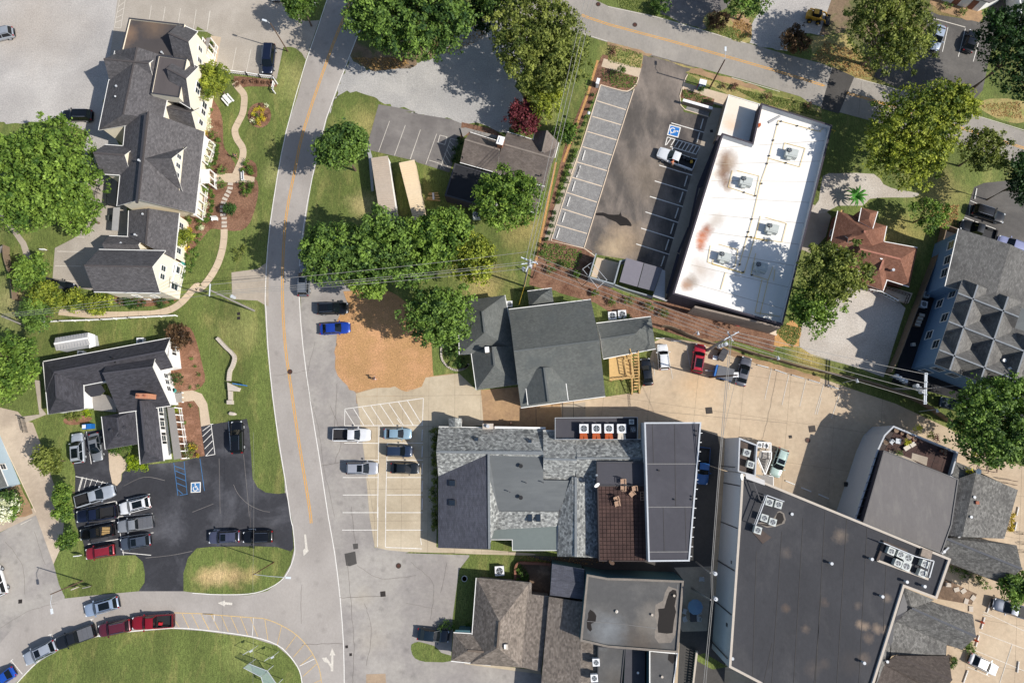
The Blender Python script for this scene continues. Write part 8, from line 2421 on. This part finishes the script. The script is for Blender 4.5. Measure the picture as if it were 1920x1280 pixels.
for s in ('g 1030,400 1060,310 1110,320 1100,410 1030,400', 'g 1060,310 1040,415', 'g 1075,315 1100,410', 'g 1140,455 1240,470', 'g 1150,480 1235,495', 'g 830,270 830,350 960,400', 'g 1110,300 960,400'):
    q = PW(s, .9); mb = MB()
    for i in range(len(q) - 1): mb.bar(q[i], q[i + 1], .07, .07)
    for p in q: mb.bar((p.x, p.y, 0.05), p, .06, .06)
    mb.build('frame_bar', 'pole_rust', t, world=True)
for i, (x, y) in enumerate(((1250, 818), (1262, 885), (1262, 938))):
    item('bicycle_rack', '%s small dark hoop rack from the top beside the office path' % ORD[i], 'bike rack', *F('g', x, y), .07, lambda o: [MB().tube([(math.cos(a) * .32 + k * .35, 0, max(0, math.sin(a)) * .7) for a in np.linspace(0, 3.14, 8)], .03, 5).build('hoop', 'black', o) for k in range(2)], .3, 'hoop racks')

# ------------------------------------------------------------------ furniture
def picnic(px, py, rz, label, L=1.6):
    c = W(px, py); t = thing('picnic_table', label, 'picnic table', (c.x, c.y, 0), rz)
    for k in range(3):
        bp(t, 'plank', 'bench_white', ((0, (k - 1) * .22, .75), (L, .2, .05)))
    for s in (-1, 1):
        bp(t, 'seat', 'bench_white', ((0, s * .62, .45), (L, .26, .05)))
        bp(t, 'leg', 'bench_white', ((s * L * .35, 0, .4), (.08, 1.3, .08)), ((s * L * .35, 0, .6), (.08, .5, .3)))
picnic(*F('10', 190, 735), -.85, 'white picnic table beside the tree in front of the inn', 1.9)
def bench(px, py, rz, label, mat='bench_white', L=1.5, z=0):
    c = W(px, py); t = thing('garden_bench', label, 'bench', (c.x, c.y, z), rz)
    for k in range(3): bp(t, 'seat_slat', mat, ((0, (k - 1) * .16, .45), (L, .14, .04)))
    for k in range(2): bp(t, 'back_slat', mat, ((0, .3 + k * .04, .6 + k * .2), (L, .04, .14)))
    for s in (-1, 1): bp(t, 'leg', mat, ((s * L * .45, 0, .22), (.08, .45, .44)), ((s * L * .45, .32, .5), (.08, .06, .9)))
bench(*F('11', 296, 47), -1.45, 'white bench at the end of the cross path')
bench(*F('11', 92, 357), 0.05, 'white bench in the mulch left of the stepping stones', L=1.0)
def chair(px, py, rz, label, mat, z=0.0, group=None, s=1.0):
    c = W(px, py, z + .4); t = thing('patio_chair', label, 'chair', (c.x, c.y, z), rz, group)
    for k in range(3): bp(t, 'seat_slat', mat, ((0, (k - 1) * .17 * s, .42), (.55 * s, .15 * s, .04)))
    for k in range(3): bp(t, 'back_slat', mat, (((k - 1) * .17 * s, .32 * s, .7), (.14 * s, .08, .55)))
    for x in (-1, 1):
        bp(t, 'arm', mat, ((x * .3 * s, 0, .62), (.09, .6 * s, .04)))
        for y in (-.25, .25): bp(t, 'leg', mat, ((x * .27 * s, y * s, .21), (.06, .06, .42)))
for i, (x, y, r) in enumerate(((405, 560, 0), (405, 617, 3.1), (503, 620, .1), (482, 665, .7), (348, 710, .3), (355, 750, .2))):
    chair(*F('l', x, y), r, '%s tan deck chair from the top on the brown roof terrace' % ORD[i], 'terracotta' if 0 else 'tan_box', 6.32 if i else 6.45, 'deck chairs on the roof terrace', 1.25)
item('folded_frame', 'tan wooden frame lying in the shade on the roof terrace', 'frame', *F('l', 567, 683), 6.32, lambda o: [bp(o, 'bar', 'tan_box', ((x, 0, .1), (.07, 1.3, .07))) for x in (-.25, .25)] + [bp(o, 'rung', 'tan_box', ((0, y, .1), (.5, .06, .06))) for y in (-.6, -.2, .2, .6)])
item('lounge_chair', 'pale cushioned lounger lying across the dark roof patio', 'lounger', *F('g', 492, 245), 5.63, boxes(('cushion', (0, 0, .35), (1.0, .62, .12), 'cushion'), ('cushion', (.95, .05, .45), (.8, .6, .12), 'cushion'), ('base', (.3, 0, .15), (1.6, .5, .2), 'trim_dark')), .45)
chair(*F('g', 398, 207), .8, 'grey chair on the dark roof patio beside the pots', 'galv', 5.63)
item('side_table', 'small square table on the dark roof patio', 'table', *F('g', 432, 202), 5.63, boxes(('tabletop', (0, 0, .45), (.75, .75, .05), 'galv'), ('leg', (.3, .3, .2), (.06, .06, .42), 'trim_dark'), ('leg', (-.3, .3, .2), (.06, .06, .42), 'trim_dark'), ('leg', (.3, -.3, .2), (.06, .06, .42), 'trim_dark'), ('leg', (-.3, -.3, .2), (.06, .06, .42), 'trim_dark')))
def pot(px, py, z, label, r=.35, mat='terracotta', group='planters on the roof patio'):
    c = W(px, py, z + .4); t = thing('plant_pot', label, 'plant pot', (c.x, c.y, z), 0, group)
    mb = MB(); mb.tube([(0, 0, 0), (0, 0, .42)], [r * .7, r], 12); mb.build('pot', mat, t)
    mb = MB(); mb.tube([(0, 0, .40), (0, 0, .47)], r * 1.08, 12, cap=False); mb.build('rim', mat, t)
    mb = MB(); mb.disc((0, 0, .44), r * .95, 12); mb.build('soil', 'soil', t)
for i, (x, y, m) in enumerate(((430, 130, 'black'), (468, 150, 'terracotta'), (517, 167, 'cushion'), (362, 207, 'cushion'), (552, 187, 'red_paint'), (733, 268, 'terracotta'), (757, 262, 'terracotta'), (755, 283, 'terracotta'))):
    pot(*F('g', x, y), 5.63, ('black pot under the topmost golden shrub on the roof patio', 'small terracotta pot between the golden shrub and white pot', 'pale pot with a green shrub near the patio corner', 'pale pot at the left edge of the roof patio', 'red pot with red flowers on the roof patio', 'left one of three empty terracotta pots on the patio', 'right one of three empty terracotta pots on the patio', 'lower one of three empty terracotta pots on the patio')[i], (.4, .26, .45, .42, .35, .25, .25, .25)[i], m)
# inn side terrace furniture, bins
item('round_table', 'small white table with white chairs on the inn side terrace', 'table', *F('01', 1245, 735), .03, lambda o: [MB().tube([(0, 0, .7), (0, 0, .75)], .5, 16).build('tabletop', 'white_paint', o), MB().tube([(0, 0, 0), (0, 0, .7)], .05, 8).build('leg', 'white_paint', o)])
for i, (x, y, r) in enumerate(((1280, 690, .6), (1262, 700, 1.2), (1240, 775, 2.8))):
    chair(*F('01', x, y), r, '%s white chair from the top on the inn side terrace' % ORD[i], 'white_paint', .03, 'white terrace chairs', 1.1)
item('wheeled_bin', 'dark green wheeled bin behind the inn', 'bin', *F('01', 840, 353), 0, boxes(('bin', (0, 0, .5), (1.3, .8, 1.0), 'bin_dark'), ('lid', (0, 0, 1.03), (1.35, .85, .08), 'bin_dark')))
item('wheeled_bin', 'bright blue recycling bin on the lawn above the grey sedan, left', 'bin', *F('02', 640, 620), 0, boxes(('bin', (0, 0, .5), (.65, .75, 1.0), 'bin_blue'), ('lid', (0, 0, 1.04), (.55, .55, .08), 'ac_white')), group='blue bins')
item('wheeled_bin', 'darker blue recycling bin on the lawn above the grey sedan, right', 'bin', *F('02', 678, 618), 0, boxes(('bin', (0, 0, .5), (.65, .75, 1.0), 'blue_paint'), ('lid', (0, 0, 1.04), (.7, .8, .08), 'blue_paint')), group='blue bins')
item('grill', 'black kettle shaped grill hung on the pale side wall of the patio building', 'grill', *F('g', 128, 500), 0, lambda o: [MB().tube([(0, 0, .5), (0, 0, .9), (0, 0, 1.3)], [.5, .95, .5], 18).build('bowl', 'black', o), MB().box((-1.2, .3, .9), (.6, .7, .1)).build('shelf', 'black', o), MB().tube([(0, 0, 0), (0, 0, .5)], .1, 8).build('stand', 'black', o), MB().tube([(.8, .1, 1.2), (1.1, .1, 1.3)], .25, 10).build('chimney', 'galv', o)])
item('covered_table', 'round blue-grey table umbrella in the alley courtyard', 'umbrella', *F('33', 612, 705), .06, lambda o: [MB().tube([(0, 0, 2.0), (0, 0, 2.35)], [1.15, .06], 10).build('canopy', 'tarp' if 0 else 'wall_blue', o), MB().tube([(0, 0, 0), (0, 0, 2.1)], .04, 6).build('pole', 'galv', o)])
for i, (x, y, r) in enumerate(((558, 757, 1.2), (655, 765, -1.2), (558, 812, 1.9), (655, 810, -1.9), (680, 525, 0))):
    chair(*F('33', x, y), r, '%s grey chair in the shaded alley courtyard' % ORD[i], 'galv', .06, 'courtyard chairs', 1.1)
item('long_table', 'dark table between the courtyard chairs', 'table', *F('33', 610, 775), .06, boxes(('tabletop', (0, 0, .74), (1.0, 2.0, .05), 'trim_dark'), ('leg', (.4, .8, .36), (.06, .06, .72), 'trim_dark'), ('leg', (-.4, -.8, .36), (.06, .06, .72), 'trim_dark')))
for i, (x, y) in enumerate(((470, 722), (458, 745), (448, 768), (440, 790))):
    item('crate', '%s tan box from the top in the gap beside the blue apartments' % ORD[i], 'box', *F('a', x, y), 0, boxes(('box', (0, 0, .3), (.9, .5, .6), 'tan_box'), ('lid', (0, 0, .62), (.85, .45, .04), 'cushion')), -.3, 'tan boxes by the blue apartments')
item('pink_box', 'small pale pink box near the lower blue wall', 'box', *F('a', 413, 928), 0, boxes(('box', (0, 0, .3), (.5, .5, .6), 'ac_white'), ('lid', (0, 0, .62), (.52, .52, .04), 'cushion')))
item('meter_bank', 'bank of pale electric meters at the corner pole below the blue apartments', 'meters', *F('i', 500, 630), 1.2, lambda o: [bp(o, 'meter', 'ac_white', ((k * .5 - .8, -k * .15, .6), (.4, .5, .9))) for k in range(4)] + [bp(o, 'stand', 'galv', ((0, 0, -.2), (2.0, .1, 1.6)))], -.3)
item('teal_bin', 'small teal water barrel in the bed by the inn terrace', 'barrel', *F('01', 1340, 683), 0, lambda o: [MB().tube([(0, 0, 0), (0, 0, .7)], [.3, .32], 12).build('barrel', 'teal_cover', o), MB().tube([(0, 0, .7), (0, 0, .74)], .34, 12).build('lid', 'teal_cover', o)])
item('teal_urn', 'teal plant urn beside the white house steps', 'urn', *F('02', 1278, 358), 0, lambda o: [MB().tube([(0, 0, 0), (0, 0, .5), (0, 0, .8)], [.2, .38, .28], 12).build('urn', 'teal_cover', o), MB().disc((0, 0, .8), .26, 12).build('soil', 'soil', o)])
item('ladder', 'orange and red fibreglass ladder lying below the white store wall', 'ladder', *F('h', 750, 715), .35, lambda o: [bp(o, 'rail', 'orange_red' if y > 0 else 'red_paint', ((0, y, 0), (3.3, .09, .1))) for y in (-.2, .2)] + [bp(o, 'rung', 'yellow_paint', ((x * .3 - 1.5, 0, 0), (.05, .4, .05))) for x in range(11)], -.38)
item('rock', 'pale boulder on the grass above the black suv', 'boulder', *F('12', 218, 525), 0, lambda o: [MB().tube([(-.65, 0, .1), (-.3, .05, .25), (.3, -.05, .22), (.7, -.1, .1)], [.12, .32, .28, .1], 8).build('rock', 'stone_pale', o)])
for i, s in enumerate(('1150,622 1105,680', '1065,718 1010,772')):
    a_, c_ = s.split(); p0, p1 = [W(*F('20', *[float(v) for v in q.split(',')]), .12) for q in (a_, c_)]
    t = thing('timber_beam', ('upper', 'lower')[i] + ' pale timber beam lying on the grass left of the wires', 'beam', p0, 0, 'beams on the grass')
    mb = MB(); mb.bar(p0, p1, .2, .2); mb.build('beam', 'cushion', t, world=True)
item('wood_pile', 'pile of old boards in the shade right of the cream trailer', 'wood pile', *F('21', 205, 190), 0, lambda o: [MB().box((0, (k - 2) * .3, .1 + .05 * (k % 2)), (2.4 - k * .2, .22, .1), .15 * (k % 3) - .1).build('board', 'deck_wood', o) for k in range(5)] + [MB().box((0, 0, .25), (.3, 1.2, .1), .1).build('board', 'ac_white', o)])
item('cable_hoop', 'old grey barrel planter at the gravel edge by the hedge', 'planter', *F('23', 432, 517), 0, lambda o: [MB().tube([(0, 0, 0), (0, 0, .5)], .45, 14).build('tub', 'galv', o), MB().disc((0, 0, .5), .38, 12).build('soil', 'soil', o)])
for i, (x, y) in enumerate(((1240, 835), (1197, 968))):
    item('fire_hydrant', ('upper', 'lower')[i] + ' small orange-red hydrant beside a wheel stop at lower right', 'hydrant', *F('43', x, y), .07, lambda o: [MB().tube([(0, 0, 0), (0, 0, .6), (0, 0, .75)], [.15, .14, .06], 10).build('barrel', 'orange_red', o), MB().tube([(-.14, 0, .45), (.14, 0, .45)], .06, 8).build('outlet', 'orange_red', o)], .2, 'red hydrants')
for i, (x, y) in enumerate(((1000, 565), (1060, 600), (1110, 610), (1180, 660), (1130, 685), (1165, 740))):
    item('paving_stone', '%s loose pale flagstone from the left on the bare soil' % ORD[i], 'flagstone', *F('43', x, y), .05, boxes(('stone', (0, 0, .05), (.8, .6, .1), 'stone_pale')), .3 * i, 'flagstones on bare soil')

# ------------------------------------------------------------------ people
def person(px, py, face, label, shirt, legs, pose='walk', z=0.0, hat=None):
    c = W(px, py, z)
    t = thing('person', label, 'person', (c.x, c.y, z), face)
    st = .22 if pose == 'walk' else .04
    hd = .14
    if pose == 'bend': lean = .35
    else: lean = 0
    J = [(0, 0, .95), (lean * .5, 0, 1.2), (lean, 0, 1.42), (lean + .03, 0, 1.52), (lean + .05, 0, 1.62), (lean + .06, 0, 1.74),
         (st * .5, .10, .9), (st, .11, .5), (st * .9, .12, .08), (st + .13, .12, .05),
         (-st * .4, -.10, .9), (-st * .5, -.11, .5), (-st * 1.3, -.12, .1), (-st * 1.1 + .12, -.12, .05),
         (lean, .19, 1.40), (lean - st * .6, .25, 1.12), (lean - st * .2 + .12, .24, .90), (lean + .16, .24, .84),
         (lean, -.19, 1.40), (lean + st * .6, -.25, 1.12), (lean + st + .18, -.22, .98), (lean + st + .26, -.21, .95)]
    E = [(0, 1), (1, 2), (2, 3), (3, 4), (4, 5), (0, 6), (6, 7), (7, 8), (8, 9), (0, 10), (10, 11), (11, 12), (12, 13), (2, 14), (14, 15), (15, 16), (16, 17), (2, 18), (18, 19), (19, 20), (20, 21)]
    R = [.15, .14, .16, .06, .10, .09, .09, .065, .045, .04, .09, .065, .045, .04, .075, .05, .038, .03, .075, .05, .038, .03]
    def grow(name, js, mat, keep, infl=0.0):
        idx = {j: i for i, j in enumerate(keep)}
        me = bpy.data.meshes.new(name)
        me.from_pydata([J[j] for j in keep], [(idx[a], idx[b_]) for a, b_ in E if a in idx and b_ in idx], [])
        me.materials.append(MATS[mat])
        o = link(name, me, t)
        md = o.modifiers.new('skin', 'SKIN')
        for i, j in enumerate(keep):
            sv = me.skin_vertices[0].data[i]
            sv.radius = (R[j] + infl, (R[j] + infl) * (.8 if j in (0, 1, 2) else 1))
            sv.use_root = (i == 0)
        sb = o.modifiers.new('sub', 'SUBSURF'); sb.levels = 1; sb.render_levels = 1
        return o
    grow('body', J, 'skin', list(range(len(J))))
    grow('shirt', J, shirt, [1, 2, 14, 15, 18, 19], .02)
    grow('trousers', J, legs, [0, 6, 7, 10, 11], .018)
    mb = MB(); h = Vector(J[5])
    for k in range(3): pass
    mb.tube([h + Vector((-.02, 0, -.07)), h + Vector((-.02, 0, .02)), h + Vector((-.01, 0, .08))], [.105, .105, .05], 10)
    mb.build('hair' if not hat else 'hard_hat', hat or 'hair', t, smooth_=True)
    mb = MB(); mb.tube([h + Vector((.07, 0, -.06)), h + Vector((.12, 0, -.08))], [.03, .015], 6); mb.build('nose', 'skin', t)
    for y, jj in ((1, 17), (-1, 21)):
        p = Vector(J[jj]); mb = MB()
        mb.box(p + Vector((.02, 0, -.03)), (.03, .07, .08))
        for k in range(4): mb.tube([p + Vector((.02, -.03 + k * .02, -.06)), p + Vector((.04, -.03 + k * .02, -.13 - .01 * (k in (1, 2))))], .009, 4)
        mb.tube([p + Vector((.03, -.04, -.03)), p + Vector((.06, -.05, -.07))], .011, 4)
        mb.build('hand', 'skin', t)
person(*F('10', 252, 1150), 1.3, 'person in a navy shirt walking on the garden path of the inn', 'shirt_navy', 'trouser')
person(*F('12', 1252, 275), .3, 'person in a pale shirt bending down on the wood chips', 'shirt_white', 'trouser', 'bend')
person(*F('22', 768, 597), 3.0, 'person in dark clothes at the shadow edge above the shingled roof', 'shirt_dark', 'trouser')
person(*F('30', 462, 1212), 1.8, 'worker in an orange vest beside the white work truck', 'vest_orange', 'trouser', 'bend', hat='orange_red')
print('objects', len(bpy.data.objects), 'faces', sum(len(m.polygons) for m in bpy.data.meshes))
